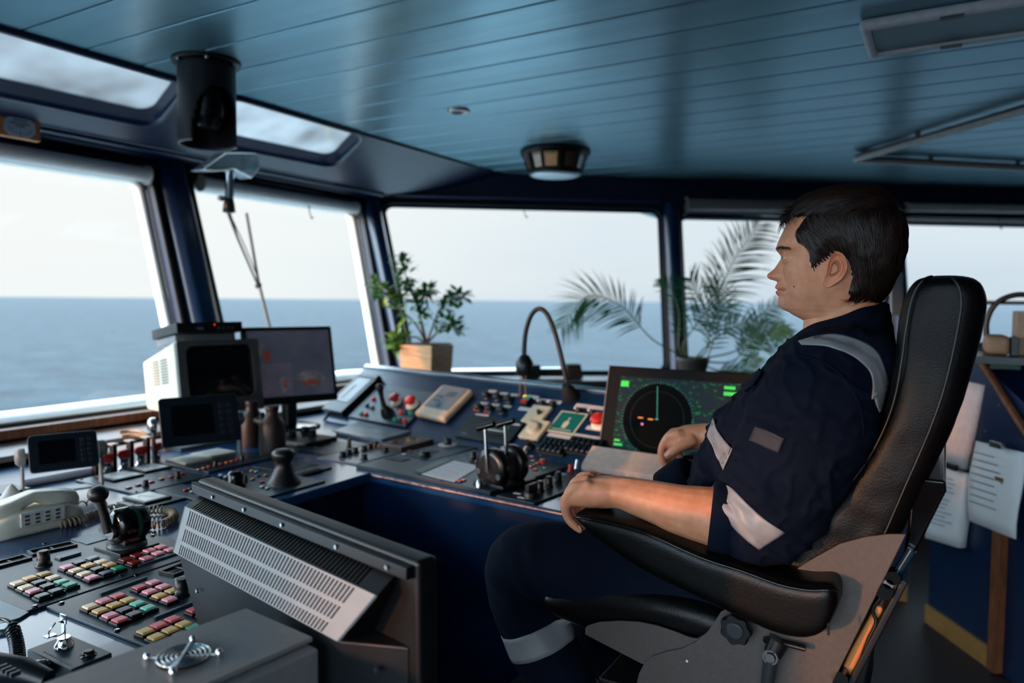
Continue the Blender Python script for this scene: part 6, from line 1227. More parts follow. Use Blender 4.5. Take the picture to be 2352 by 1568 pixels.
k = MB(); k.tube([a, b_], [.0115, .0085], 12); k.build('adjust_lever', drk, chair); k = MB(); k.lathe([(.0085, 0), (.007, .002)], a+V((0, -.0105, 0)), (0, -1, 0), n=16); k.lathe([(.0115, .012), (.0115, -.010)], a, (0, 1, 0), n=16); k.build('lever_pivot', silver, chair)
k = MB(); k.tube([ony(1795, 1476, YN-.028), ony(1850, 1490, YN-.030)], [.004, .0045], 8); k.build('locking_handle', blk, chair)
k = MB(); k.tube([ony(1902, 1430, AYN-.002), ony(1903, 1458, AYN-.003)], .0018, 6); k.build('zip_tag', blk, chair)
# black shell and linkage behind the backrest
P = sy([(2092, 1120), (2118, 1098), (2172, 1104), (2174, 1128), (2120, 1235), (2060, 1350), (2006, 1460), (1958, 1568), (1890, 1700), (1840, 1700), (1918, 1560), (2084, 1226)], YN+.02)
k = MB(); k.prism([V((p.x, YN+.02, p.z)) for p in P[:6]+[P[-1]]+[]], (0, YF-YN-.04, 0)); k.build('back_shell', blkg, chair, bevel=.004)
P = sy([(2070, 1330), (2086, 1338), (1966, 1568), (1906, 1690), (1885, 1690), (1945, 1568)], YN); k = MB(); k.prism([V((p.x, YN, p.z)) for p in P], (0, .012, 0)); k.build('rear_rail', blk, chair, bevel=.002)
P = sy([(2012, 1388), (2030, 1398), (1962, 1540), (1935, 1600), (1905, 1600), (1950, 1500)], YN+.012); k = MB(); k.prism([V((p.x, YN+.012, p.z)) for p in P], (0, .3, 0)); k.build('rear_pad', mat('sunlit_orange_pad', (206, 130, 72), .35, nscale=20), chair, bevel=.004)['label'] = 'rear pad coloured sunlit orange'  # warm sunlight on the pad is put into its orange colour
k = MB(); k.tube(smoothpath(sy([(2058, 1310), (2040, 1345), (2020, 1375), (2004, 1400), (2012, 1430), (1994, 1470), (1976, 1520)], YN+.005)), .003, 6); k.build('cable', blk, chair)
for q, r_ in (((2052, 1322), .010), ((2032, 1352), .012), ((2042, 1335), .007), ((1930, 1552), .012)): k = MB(); k.lathe([(r_, -.012), (r_, .012)], ony(*q, YN+.0), (0, 1, 0), n=14); k.build('link_bolt', blkg if r_ > .008 else silver, chair)
k = MB(); k.tube([ony(2095, 1262, YN+.01), ony(2052, 1330, YN+.01)], .007, 10); k.build('gas_strut', mat('strut_blue', (30, 60, 84), .2, metal=.5), chair)
# pedestal, footrest
k = MB(); k.lathe([(.24, 0), (.24, .015), (.10, .03), (.07, .05), (.07, .36), (.055, .37), (.055, .60)], (-.30, CY, 0), n=32); k.build('pedestal', drk, chair)
k = MB(); k.bb((-.52, YN+.02, .56), (-.10, YF-.02, .62)); k.build('seat_pan', blk, chair, bevel=.005)
k = MB(); k.bb((-.90, 1.20, .335), (-.62, 1.66, .355)); k.tube([(-.70, 1.42, .34), (-.36, 1.42, .30)], .022, 10); k.build('footrest', drk, chair, bevel=.003)
# ================================================================ the seated officer
man = thing('person', 'dark-haired man in navy coverall with silver bands seated in the helm chair looking out', 'person', (-.25, CY, .62))
skin = bpy.data.materials.new('skin'); skin.use_nodes = True; t_ = skin.node_tree; b = t_.nodes['Principled BSDF']
at_ = nd(t_, 'ShaderNodeAttribute'); at_.attribute_name = 'tint'; nz_ = nd(t_, 'ShaderNodeTexNoise'); nz_.inputs['Scale'].default_value = 55; nz_.inputs['Detail'].default_value = 6; tcx = nd(t_, 'ShaderNodeTexCoord'); t_.links.new(tcx.outputs['Object'], nz_.inputs[0])
cr_ = nd(t_, 'ShaderNodeValToRGB'); cr_.color_ramp.elements[0].position = .3; cr_.color_ramp.elements[0].color = (*lin((212, 136, 98)), 1); cr_.color_ramp.elements[1].position = .7; cr_.color_ramp.elements[1].color = (*lin((228, 158, 120)), 1)
mu = nd(t_, 'ShaderNodeMixRGB', blend_type='MULTIPLY'); mu.inputs[0].default_value = 1; t_.links.new(nz_.outputs[0], cr_.inputs[0]); t_.links.new(cr_.outputs[0], mu.inputs[1]); t_.links.new(at_.outputs['Color'], mu.inputs[2]); t_.links.new(mu.outputs[0], b.inputs['Base Color'])
b.inputs['Roughness'].default_value = .5; b.inputs['Subsurface Weight'].default_value = .12; b.inputs['Subsurface Radius'].default_value = (1, .35, .2); b.inputs['Subsurface Scale'].default_value = .006
nf = nd(t_, 'ShaderNodeTexNoise'); nf.inputs['Scale'].default_value = 700; bpn = nd(t_, 'ShaderNodeBump'); bpn.inputs['Strength'].default_value = .15; bpn.inputs['Distance'].default_value = .001; t_.links.new(tcx.outputs['Object'], nf.inputs[0]); t_.links.new(nf.outputs[0], bpn.inputs['Height']); t_.links.new(bpn.outputs[0], b.inputs['Normal'])
# ---- head frame: profile plane through the middle of the face
vd = ray(1925, 610); vd.z = 0; vd.normalize(); HC = ony(1925, 610, CY); HFW = V((-vd.y, vd.x, 0))   # forward (picture left)
if HFW.dot(RT) > 0: HFW = -HFW
def hf(px, py):
    p = pl(px, py, HC, vd)-HC; return p.dot(HFW), p.z
def interp(tab, x):
    if x <= tab[0][0]: return tab[0][1]
    for (a, u_), (b_, v_) in zip(tab, tab[1:]):
        if x <= b_: return u_+(v_-u_)*(x-a)/(b_-a)
    return tab[-1][1]
front = [(441, 1950), (443, 1915), (450, 1886), (462, 1852), (480, 1829), (495, 1818), (507, 1811.5), (520, 1804.5), (532, 1799), (545, 1792.5), (556, 1787.5), (565, 1784), (571, 1783), (578, 1786), (583, 1790), (589, 1793.5), (595, 1792.5), (605, 1786.5), (617, 1778.5), (624, 1770), (629, 1763.5), (633, 1761.5), (637, 1762.5), (640.5, 1766), (643, 1773), (645, 1780.5), (648, 1784), (651, 1784), (656, 1781), (660, 1779.8), (663, 1782), (665.5, 1787), (668, 1783), (671, 1781), (675, 1783), (681, 1788), (686, 1788), (691, 1787), (697, 1786.5), (702, 1789), (707, 1793), (712, 1800), (716, 1811), (724, 1823), (731, 1837), (738, 1850), (750, 1851), (790, 1840), (830, 1835)]
base_ = [(441, 1950), (443, 1915), (450, 1886), (462, 1852), (480, 1829), (495, 1818), (507, 1811.5), (520, 1804.5), (532, 1799), (545, 1793), (556, 1789), (571, 1789), (583, 1795), (595, 1798), (617, 1797), (635, 1795), (650, 1794), (665, 1794), (681, 1795), (697, 1795), (707, 1801), (716, 1816), (724, 1827), (731, 1840), (738, 1852), (750, 1852), (790, 1840), (830, 1835)]
back_ = [(441, 1965), (443, 1990), (450, 2012), (462, 2032), (480, 2048), (507, 2062), (540, 2068), (580, 2066), (610, 2056), (640, 2040), (670, 2027), (700, 2021), (730, 2022), (790, 2034), (830, 2040)]
wid = [(441, .004), (443, .018), (450, .036), (462, .052), (480, .065), (507, .0735), (540, .0765), (570, .0765), (600, .0745), (630, .0715), (650, .069), (670, .066), (690, .062), (705, .058), (716, .057), (731, .058), (750, .060), (790, .066), (830, .075)]
sig = [(441, .06), (550, .05), (571, .022), (589, .008), (605, .010), (617, .0115), (633, .0145), (643, .0135), (648, .012), (656, .022), (672, .021), (686, .019), (697, .022), (716, .03), (738, .05), (830, .06)]
expo = [(441, 2.0), (520, 2.25), (590, 2.3), (640, 2.05), (697, 1.85), (738, 2.0), (830, 2.0)]
rows = [441, 441.6, 442.5, 444, 446, 449, 453]+[457+4*i for i in range(27)]+[563+1.5*i for i in range(107)]+[725+3*i for i in range(36)]
NT = 176; grid = []; G = MB()
def hp3(f, y_, z): return HC+HFW*f+vd*y_+V((0, 0, z))
EY = 594.5; ef, ez = hf(1815, EY); EYE = [(ef, s_*.0315, ez) for s_ in (-1, 1)]
alar = hf(1784, 634.5); cm_ = hf(1788, 666)
tints = []
def g2(x, s_): return math.exp(-x*x/(s_*s_))
for py in rows:
    fF, z = hf(interp(front, py), py); fB, _ = hf(interp(back_, py), py); fS, _ = hf(interp(base_, py), py); w = interp(wid, py); sg = interp(sig, py); ne = interp(expo, py)
    cf = fB+(fS-fB)*.47; ring = []
    for j in range(NT):
        # denser sampling near the face midline
        u_ = j/NT; a = 2*math.pi*u_; a = a-.55*math.sin(a)*1.0 if True else a
        c_, s_ = math.cos(a), math.sin(a); L = (fS-cf) if c_ >= 0 else (cf-fB)
        n_e = ne if c_ >= 0 else 2.05
        f = cf+L*math.copysign(abs(c_)**(2/n_e), c_); y_ = w*math.copysign(abs(s_)**(2/n_e), s_)
        tint = [1, 1, 1]
        if c_ > 0:
            D = fF-fS; f += D*g2(y_, sg) if D > 0 or True else 0
            k_ = 1
            # nose wings
            f += .0050*g2(abs(y_)-.0135, .0055)*g2(z-alar[1], .0055); f -= .003*g2(abs(y_)-.0215, .005)*g2(z-alar[1]-.001, .009)
            # cheek bone, fold beside the mouth
            f += .0045*g2(abs(y_)-.045, .018)*g2(z-alar[1]-.016, .018); f -= .0025*g2(abs(y_)-.028, .006)*g2(z-(alar[1]+cm_[1])/2, .014)
            # eye socket and brow ridge
            for ef_, ey_, ez_ in EYE:
                f -= .0105*g2(y_-ey_, .016)*g2(z-ez_-.001, .0085); f += .0032*g2(y_-ey_*.95, .020)*g2(z-ez_-.0155, .006)
            # mouth corners dip, philtrum
            f -= .0030*g2(abs(y_)-.024, .006)*g2(z-cm_[1], .005)
            f -= .0012*g2(y_, .003)*g2(z-hf(0, 652)[1], .004)
            if abs(y_) < .024 and 655 < py < 677.5:
                q_ = g2(abs(y_), .021); tint = [1-.10*q_, 1-.42*q_, 1-.40*q_]
            if 664.5 < py < 667.2 and abs(y_) < .025: tint = [.55, .35, .35]
        # stubble on the lower face, reddish nose tip and ear side
        st = max(0, min(1, (z*-1-.030)/.02))*max(0, min(1, (f-.00)/.03))
        tint = [tint[0]*(1-.16*st), tint[1]*(1-.13*st), tint[2]*(1-.10*st)]
        rd = g2(z-alar[1], .012)*g2(y_, .02)*(1 if c_ > 0 else 0); tint = [tint[0], tint[1]*(1-.14*rd), tint[2]*(1-.14*rd)]
        ring.append([f, y_, z]); tints.append(tint)
        # eyelids: push the skin over the eyeball, keep an opening
        for ef_, ey_, ez_ in EYE:
            dy, dz = y_-ey_, z-ez_; dd = dy*dy+dz*dz
            if c_ > 0 and dd < .0138**2:
                want = ef_+math.sqrt(max(0, .0138**2-dd)); up_l = .0035*(1-(dy/.0125)**2); lo_l = -.0030*(1-(dy/.0125)**2)
                inside = abs(dy) < .0125 and lo_l < dz < up_l
                if inside: f = ef_+math.sqrt(max(0, .0105**2-dd))-.001; tint = [.5, .3, .3]
                elif want > f: f = want
                ring[-1] = [f, y_, z]; tints[-1] = tint
    grid.append(ring)
G.ring([[hp3(*p) for p in r] for r in grid], sm=True)
HEADV = [[hp3(*p) for p in r] for r in grid]
# ear (near and far side)
ear_px = [(1922, 584), (1934, 589), (1943, 602), (1945.5, 618), (1941, 634), (1932, 646), (1919, 655), (1906, 661.5), (1897, 661), (1892, 654), (1895, 643), (1900, 632), (1902, 620), (1905, 606), (1911, 592)]
EO = [V((*hf(*q), 0)) for q in smoothpath([V((a, b_, 0)) for a, b_ in ear_px+[ear_px[0]]], 5)[:-1] for q in [(q.x, q.y)]]
ec = V((*hf(1919, 620), 0)); con = V((*hf(1913, 626), 0)); NE = len(EO)
def earmesh(s_):
    k = MB(); R = []; RR = [0, .15, .3, .42, .52, .6, .68, .76, .83, .9, .95, 1.0, 1.02, .97, .85]
    hh = [(-.007), -.006, -.004, .000, .0070, .0088, .0062, .0040, .0070, .0118, .0128, .0105, .006, .002, -.005]
    for r_, h_ in zip(RR, hh):
        row = []
        for i, e_ in enumerate(EO):
            ctr = con.lerp(ec, min(1, r_)); p = ctr+(e_-ctr)*r_
            lobe = max(0, min(1, (hf(0, 640)[1]-p.y)/.012)); frontw = max(0, min(1, (e_.x-ec.x+.004)/.012))
            h = h_*(1-lobe*.9)+.0065*lobe*(1 if r_ < .96 else .5); 
            if frontw > 0 and .35 < r_ < .98 and p.y < hf(0, 600)[1]: h = h*(1-frontw*.75)+.002*frontw
            lift = .012*max(0, min(1, (ec.x+.012-p.x)/.030))
            row.append(hp3(p.x, s_*(earw(p.y)+h+lift*(1 if r_ < 1.01 else .45)+.001), p.y))
        R.append(row)
    k.ring(R, caps=False); k.add([R[0][0]], []) ; return k
def earw(z):
    # half width of the head at the ear's own position
    best = min(grid, key=lambda r: abs(r[0][2]-z)); return max(p[1] for p in best)*.965
E1, E2 = earmesh(-1), earmesh(1)
# ---- torso, arms and legs under the clothes, hands
def ell(F, B_, w, cy=CY, n=40, e=2.3):
    """rings between front and back points in the middle plane, half width w"""
    R = []
    for f, b_, ww in zip(F, B_, w):
        c_ = (f+b_)/2; a = (f-b_)/2; R.append([c_+a*math.copysign(abs(math.cos(t))**(2/e), math.cos(t))+V((0, ww*math.copysign(abs(math.sin(t))**(2/e), math.sin(t)), 0)) for t in [2*math.pi*i/n for i in range(n)]])
    return R
def mid(l, y_=None): return [ony(px, py, CY if y_ is None else y_) for px, py in l]
def tb(pts, r, n=18, k=3, flat=None):
    P = smoothpath(pts, k); R = []; m_ = MB()
    for i in range(len(P)): x = i/k; j = min(int(x), len(r)-2); R.append(r[j]+(r[j+1]-r[j])*(x-j))
    m_.tube(P, R, n); return m_
FY = 1.160
fore = tb([ony(1735, 1205, 1.19), ony(1640, 1186, 1.175), ony(1563, 1170, FY), ony(1518, 1156, FY), ony(1473, 1143, FY), ony(1432, 1132, FY), ony(1400, 1128, FY)], [.050, .0475, .0405, .036, .032, .0275, .026])
def flatten(mb, c, ax, s_):
    for i, p in enumerate(mb.v): d = p-c; mb.v[i] = c+d+ax*(d.dot(ax)*(s_-1))
pal = MB(); PR = []
for (px, py_t, py_b, hw, cy_) in ((1425, 1099, 1164, .024, 1.160), (1395, 1095, 1165, .032, 1.160), (1365, 1096, 1163, .040, 1.161), (1338, 1103, 1160, .042, 1.162), (1318, 1114, 1160, .041, 1.163), (1308, 1128, 1158, .038, 1.163)):
    a, b_ = ony(px, py_t, cy_), ony(px-2, py_b, cy_); c_ = (a+b_)/2; h = (a-b_).length/2; PR.append([c_+V((0, hw*math.copysign(abs(math.cos(t))**.8, math.cos(t)), h*math.copysign(abs(math.sin(t))**.85, math.sin(t))-.002*math.cos(t)*0)) for t in [2*math.pi*i/28 for i in range(28)]])
pal.ring(PR)
def finger(pts, r): return tb(pts, r, 14, 4)
fing = []
for i, (dx, dz, ln, rr) in enumerate(((0, 0, 1, .0078), (-.004, .004, 1.06, .0084), (-.006, .006, 1.10, .0087), (-.003, .005, 1.04, .0085))):
    y_ = 1.1285+.0225*i; S = V((dx, 0, dz)); P = [V((p.x, y_, p.z))+S for p in mid([(1345, 1116), (1318, 1121), (1303, 1146), (1300, 1170), (1309, 1194), (1324, 1209), (1338, 1220)], 1.13)]
    P[0].y = 1.140+.014*i; P = [P[0]]+[P[1]+(p-P[1])*ln for p in P[1:]]
    fing.append(finger(P, [rr*1.15, rr*1.25, rr*1.06, rr*1.08, rr*.98, rr*.92, rr*.72]))
    kn = MB(); kn.sph(P[1]+V((.001, 0, .0)), rr*1.2, 12, 8); fing.append(kn)
th_ = finger([ony(1400, 1140, 1.185), ony(1375, 1150, 1.205), ony(1345, 1165, 1.218), ony(1330, 1185, 1.22)], [.014, .0125, .0115, .009])
# right (far) hand on the far armrest
RY = 1.70
fore2 = tb([ony(1760, 1050, 1.66), ony(1690, 1015, 1.68), ony(1640, 1003, RY), ony(1608, 1000, RY), ony(1585, 1003, RY)], [.045, .040, .031, .028, .026])
pal2 = MB(); PR = []
for (px, t1, b1, hw) in ((1612, 974, 1028, .029), (1590, 974, 1032, .034), (1568, 977, 1034, .039), (1550, 984, 1034, .041), (1537, 996, 1030, .038)):
    a, b_ = ony(px, t1, RY), ony(px, b1, RY); c_ = (a+b_)/2; h = (a-b_).length/2; PR.append([c_+V((0, hw*math.copysign(abs(math.cos(t))**.8, math.cos(t)), h*math.copysign(abs(math.sin(t))**.85, math.sin(t)))) for t in [2*math.pi*i/28 for i in range(28)]])
pal2.ring(PR); fing2 = []
for i, (dx, dz, ln, rr) in enumerate(((0, 0, 1.0, .0093), (-.002, .001, 1.08, .0096), (.004, -.002, 1.0, .0090), (.012, -.006, .85, .0082))):
    y_ = 1.668+.0225*i; P = [V((p.x, y_, p.z))+V((dx, 0, dz)) for p in mid([(1562, 996), (1540, 1000), (1524, 1020), (1519, 1042), (1524, 1060), (1532, 1072)], 1.668)]; P = [P[0]]+[P[1]+(p-P[1])*ln for p in P[1:]]
    if i >= 1: P[-1] += V((.012, 0, .0)); P[-2] += V((.006, 0, 0))
    fing2.append(finger(P, [rr*1.15, rr*1.22, rr*1.04, rr*1.0, rr*.93, rr*.74])); kn = MB(); kn.sph(P[1]+V((.001, 0, .001)), rr*1.25, 12, 8); fing2.append(kn)
th2 = finger([ony(1592, 1008, 1.675), ony(1576, 1018, 1.662), ony(1556, 1029, 1.652), ony(1540, 1040, 1.648), ony(1529, 1049, 1.648)], [.016, .0135, .0112, .0108, .0080])
tor = MB(); tor.ring(ell(mid([(1850, 700), (1845, 760), (1800, 840), (1740, 900), (1690, 980), (1660, 1060), (1650, 1150), (1650, 1250), (1650, 1330)]), mid([(2020, 690), (2030, 745), (2030, 800), (2020, 870), (1990, 960), (1940, 1060), (1880, 1150), (1830, 1230), (1790, 1320)]), [.055, .062, .14, .18, .18, .17, .17, .17, .16]))
uarm = tb([ony(1900, 850, 1.24), ony(1860, 960, 1.21), ony(1810, 1070, 1.20), ony(1745, 1200, 1.19)], [.055, .055, .050, .048]); uarm2 = tb([ony(1880, 850, 1.60), ony(1830, 940, 1.64), ony(1760, 1050, 1.66)], [.055, .052, .047])
thighL = tb([V((-.24, 1.34, .745)), V((-.45, 1.30, .755)), ony(1215, 1290, 1.265)], [.080, .072, .056]); thighR = tb([V((-.24, 1.50, .735)), V((-.45, 1.55, .735)), V((-.68, 1.58, .745))], [.085, .078, .062])
shinL = tb([ony(1200, 1300, 1.265), ony(1218, 1385, 1.27), ony(1240, 1450, 1.275), ony(1290, 1560, 1.28), ony(1320, 1630, 1.285)], [.050, .048, .048, .042, .036]); shinR = tb([V((-.68, 1.58, .745)), V((-.68, 1.58, .58)), V((-.66, 1.58, .43))], [.058, .052, .038])
def detail_tint(p, s_=1.0):
    return [1, 1-.10*s_*max(0, noise.noise(p*25)), 1-.12*s_*max(0, noise.noise(p*25))]
for q_, r_ in ((ony(1562, 1000, 1.674), .0165), (ony(1556, 1000, 1.690), .0165), (ony(1572, 1002, 1.69), .019), (ony(1352, 1119, 1.140), .0145), (ony(1347, 1117, 1.160), .0155), (ony(1348, 1117, 1.182), .0150), (ony(1365, 1119, 1.16), .018)): kn = MB(); kn.sph(q_, r_, 16, 10); fing.append(kn)
bodyme = voxel([tor, uarm, uarm2, fore, fore2, pal, pal2, th_, th2, thighL, thighR, shinL, shinR]+fing+fing2, .0026, 3, .5)
bv = [v_.co.copy() for v_ in bodyme.vertices]
# fine relief: tendons on the back of the hands, muscle on the forearm
tnd = []
NB = [v_.normal.copy() for v_ in bodyme.vertices]
for v_, vn in zip(bodyme.vertices, NB):
    p = v_.co.copy(); c_ = detail_tint(p)
    if -.62 < p.x < -.44 and p.y < 1.24 and p.z > .93:      # back of left hand
        ph = (p.y-1.1285)/.0225*2*math.pi; v_.co = p+vn*(.0011*math.cos(ph)*max(0, min(1, (p.z-.945)/.02)))
    k5 = max(0, min(1, (-.46-p.x)/.10)); c_ = [c_[0], c_[1]*(1-.06*k5), c_[2]*(1-.06*k5)]
    tnd.append(c_)
BD = MB(); BD.v = [v_.co.copy() for v_ in bodyme.vertices]; BD.f = [list(p.vertices) for p in bodyme.polygons]; BD.mi = [0]*len(BD.f); BD.smooth = [True]*len(BD.f)
n0_ = len(BD.v)
for part in (G, E1, E2): BD.add(part.v, [tuple(f) for f in part.f], True)
body = BD.build('body', skin, man)
ca = body.data.color_attributes.new('tint', 'FLOAT_COLOR', 'POINT'); vals = []
for c_ in tnd: vals += [*c_, 1]
extra = tints+[[1, 1, 1]]*(len(G.v)-len(tints)); 
for c_ in extra: vals += [*c_, 1]
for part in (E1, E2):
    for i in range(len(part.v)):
        ring_ = i//NE; d_ = {0: .40, 1: .5, 2: .62, 3: .8, 7: .86}.get(ring_, 1); vals += [d_, .86*d_, .84*d_, 1]  # hollow of the ear darkened in the tint to stand in for shade
ca.data.foreach_set('color', vals[:4*len(body.data.vertices)])
# eyes
for (f, y_, z), nm in zip(EYE, ('l', 'r')):
    k = MB(); c_ = hp3(f, y_, z); g_ = (HFW+vd*(-.02)).normalized(); ax = V((0, 0, 1)); k.sph(c_, .0118, 24, 16); o = k.build('eyeball', mat('eye_white', (206, 196, 190), .15, nscale=60), man)
    k = MB(); k.lathe([(.0066, .0098), (.0060, .0110), (.0024, .0122)], c_, g_, n=24); k.build('iris', mat('iris_blue', (70, 88, 104), .15), o); k = MB(); k.lathe([(.0022, .0116), (.0015, .0126)], c_, g_, n=16); k.build('pupil', blkg, o)
# nails
nailm = mat('nail', (206, 150, 130), .3)
for P, nrm in ((ony(1533, 1044, 1.6405), V((-.25, -1, .2))), (ony(1334, 1213, 1.1225), V((-.7, -.75, -.25)))):
    nrm.normalize(); tx = (V((-.75, 0, -.6)) if P.y > 1.5 else V((.6, 0, -.7))); tx = (tx-nrm*tx.dot(nrm)).normalized(); ty = nrm.cross(tx); k = MB(axes(P+nrm*.0012, tx, ty, nrm)); k.sph((0, 0, 0), .0055, 12, 8, sc=(1.1, .8, .28)); k.build('nail', nailm, man)
k = MB(); q = pl(1823.7, 658, HC-vd*.060, vd); bvh = BVHTree.FromPolygons(BD.v, BD.f); hit = bvh.ray_cast(C0, ray(1823.7, 658).normalized()); k.sph(hit[0], .0013, 8, 6); k.build('mole', mat('mole', (60, 34, 26), .6), man)
# ---- hair
hair_m = bpy.data.materials.new('dark_hair'); hair_m.use_nodes = True; t_ = hair_m.node_tree; b = t_.nodes['Principled BSDF']; oi = nd(t_, 'ShaderNodeAttribute'); oi.attribute_name = 'shade'; b.inputs['Roughness'].default_value = .38; b.inputs['Specular IOR Level'].default_value = .35
mxh = nd(t_, 'ShaderNodeMixRGB'); mxh.inputs[1].default_value = (*lin((16, 10, 9)), 1); mxh.inputs[2].default_value = (*lin((66, 42, 31)), 1); t_.links.new(oi.outputs['Fac'], mxh.inputs[0]); t_.links.new(mxh.outputs[0], b.inputs['Base Color'])
hp_ = [hf(*q) for q in ((1811, 500), (1822, 502), (1838, 504), (1852, 506), (1843, 518), (1832, 536), (1829, 548), (1836, 558), (1848, 568), (1860, 580), (1861, 596), (1866, 626), (1872, 618), (1884, 603), (1898, 596), (1914, 582), (1930, 583), (1944, 594), (1951, 612), (1953, 634), (1950, 652), (1944, 668), (1950, 680), (1965, 686), (1995, 689), (2040, 690), (2110, 640), (2110, 400), (1800, 400), (1795, 492))]
def inpoly(x, y_, P):
    c_ = False
    for i in range(len(P)):
        x1, y1 = P[i]; x2, y2 = P[i-1]
        if (y1 > y_) != (y2 > y_) and x < (x2-x1)*(y_-y1)/(y2-y1)+x1: c_ = not c_
    return c_
def pdist(x, y_, P):
    d = 9
    for i in range(len(P)):
        a = V((P[i-1][0], P[i-1][1])); b_ = V((P[i][0], P[i][1])); q = V((x, y_)); ab = b_-a; t = max(0, min(1, (q-a).dot(ab)/ab.dot(ab))); d = min(d, (a+ab*t-q).length)
    return d
cen = hp3(-.02, 0, .03); H = MB(); hv = {}; hw = []
for i, r in enumerate(grid):
    row = []
    for j, (f, y_, z) in enumerate(r):
        ins = inpoly(f, z, hp_); d = pdist(f, z, hp_); th = .0002+min(.0095, d*.42) if ins else -.004
        if z > .085: th = max(th, .0085) if ins else th
        p = hp3(f, y_, z); n_ = (p-cen); n_.z *= .9; n_.normalize(); q = p+n_*th+n_*(.0012*noise.noise(p*60)); row.append((q, ins))
    hw.append(row)
ids = {}; 
for i in range(len(hw)-1):
    for j in range(NT):
        k2 = (j+1) % NT; c4 = [(i, j), (i, k2), (i+1, k2), (i+1, j)]
        if sum(hw[a][b_][1] for a, b_ in c4) >= 3:
            f_ = []
            for a, b_ in c4:
                if (a, b_) not in ids: ids[(a, b_)] = len(H.v); H.v.append(hw[a][b_][0])
                f_.append(ids[(a, b_)])
            H.f.append(f_); H.mi.append(0); H.smooth.append(True)
topc = len(H.v); H.add([hw[0][j][0] for j in range(NT)], [tuple(range(NT))], True)
nv_cap = len(H.v); hb = BVHTree.FromPolygons(H.v, H.f); shade = [0.05]*nv_cap
random.seed(5)
def field(f, y_, z):
    """combing direction in (forward, side, up)"""
    top = max(0, min(1, (z-.070)/.025)); fr = max(0, min(1, (f+.01)/.05)); bk = max(0, min(1, (-f-.035)/.03)); nape = max(0, min(1, (-z-.045)/.02))
    d = V((-.35, 0, -1))*(1-top)+V((1.0, .0, -.25))*top
    if bk > 0 and top < .5: d = d*(1-bk)+V((.05, 0, -1))*bk
    if nape > 0: d = d*(1-nape)+V((.75, 0, -.65))*nape
    if fr > 0 and top < .6 and z > .0: d = d*(1-fr*.75)+V((-.85, 0, -.65))*fr*.75
    return d
cells = [f for f in H.f if len(f) == 4]; K = MB(); ns_ = 0
areas = []
for f in cells: areas.append(((H.v[f[1]]-H.v[f[0]]).cross(H.v[f[3]]-H.v[f[0]])).length)
acc = []; s0 = 0
for a in areas: s0 += a; acc.append(s0)
import bisect
for n_ in range(6500):
    f4 = cells[bisect.bisect(acc, random.random()*s0) if True else 0]; a, b_ = random.random(), random.random(); p = H.v[f4[0]].lerp(H.v[f4[1]], a).lerp(H.v[f4[3]].lerp(H.v[f4[2]], a), b_)
    L = random.uniform(.022, .048); seg = 6; pts = [p.copy()]; nrm = []; jit = random.gauss(0, .12); lift = random.uniform(.0006, .0026); sh = random.random()**2
    loc_, nn, _, _ = hb.find_nearest(p); nn = nn if nn.dot(p-cen) > 0 else -nn; nrm.append(nn)
    for s_ in range(seg):
        q = pts[-1]-HC; ff, yy, zz = q.dot(HFW), q.dot(vd), q.z; d = field(ff, yy, zz); dv = HFW*d.x+vd*(d.y+jit*.5)+V((0, 0, d.z)); dv += nrm[-1].cross(dv)*jit; dv = dv-nrm[-1]*dv.dot(nrm[-1]); dv.normalize()
        q2 = pts[-1]+dv*L/seg; loc_, nn, _, dist = hb.find_nearest(q2); nn = nn if nn.dot(q2-cen) > 0 else -nn
        free = dist > .004
        q2 = (q2 if free else loc_+nn*(.0008+lift*math.sin(math.pi*(s_+1)/seg*.6))); pts.append(q2); nrm.append(nn)
    w0 = random.uniform(.0004, .0011); vs = []
    for i, q in enumerate(pts):
        tg = (pts[min(i+1, seg)]-pts[max(i-1, 0)]).normalized(); sd_ = tg.cross(nrm[i]).normalized(); ww = w0*(1-(i/seg)**2*.9); vs += [q+sd_*ww, q+nrm[i]*ww*.7, q-sd_*ww]
    K.add(vs, [(3*i+a_, 3*i+a_+1, 3*i+a_+4, 3*i+a_+3) for i in range(seg) for a_ in (0, 1)], True); shade += [sh]*len(vs)
# loose fringe tuft over the forehead, nape ends and crown flyaways
def tuft(n, p0, p1, dirs, L0, L1, spread, yr=.03):
    for _ in range(n):
        t = random.random(); f, z = p0[0]+(p1[0]-p0[0])*t, p0[1]+(p1[1]-p0[1])*t; y_ = random.uniform(-yr, yr); p = hp3(f, y_, z); d = (HFW*dirs[0]+V((0, 0, dirs[1]))+V((random.gauss(0, spread), random.gauss(0, spread), random.gauss(0, spread)))).normalized(); L = random.uniform(L0, L1); vs = []; w0 = random.uniform(.0004, .0008); cv = random.uniform(-.3, .5)
        for i in range(6): q = p+d*L*i/5+V((0, 0, -1))*cv*L*(i/5)**2; s_ = vd; ww = w0*(1-(i/5)**2*.9); vs += [q+s_*ww, q+V((0, 0, ww)), q-s_*ww]
        K.add(vs, [(3*i+a_, 3*i+a_+1, 3*i+a_+4, 3*i+a_+3) for i in range(5) for a_ in (0, 1)], True); global shade; shade += [random.random()*.5]*len(vs)
tuft(260, hf(1835, 476), hf(1812, 500), (1, -.1), .012, .028, .22, .04)
tuft(170, hf(1828, 484), hf(1812, 502), (.8, -.75), .008, .016, .2, .045)
tuft(120, hf(2032, 668), hf(2040, 680), (.15, -1), .010, .020, .25, .04)
tuft(90, hf(1955, 670), hf(2020, 684), (.6, -.8), .006, .014, .25, .055)
tuft(50, hf(2015, 462), hf(1990, 446), (-.7, .55), .008, .018, .3, .02)
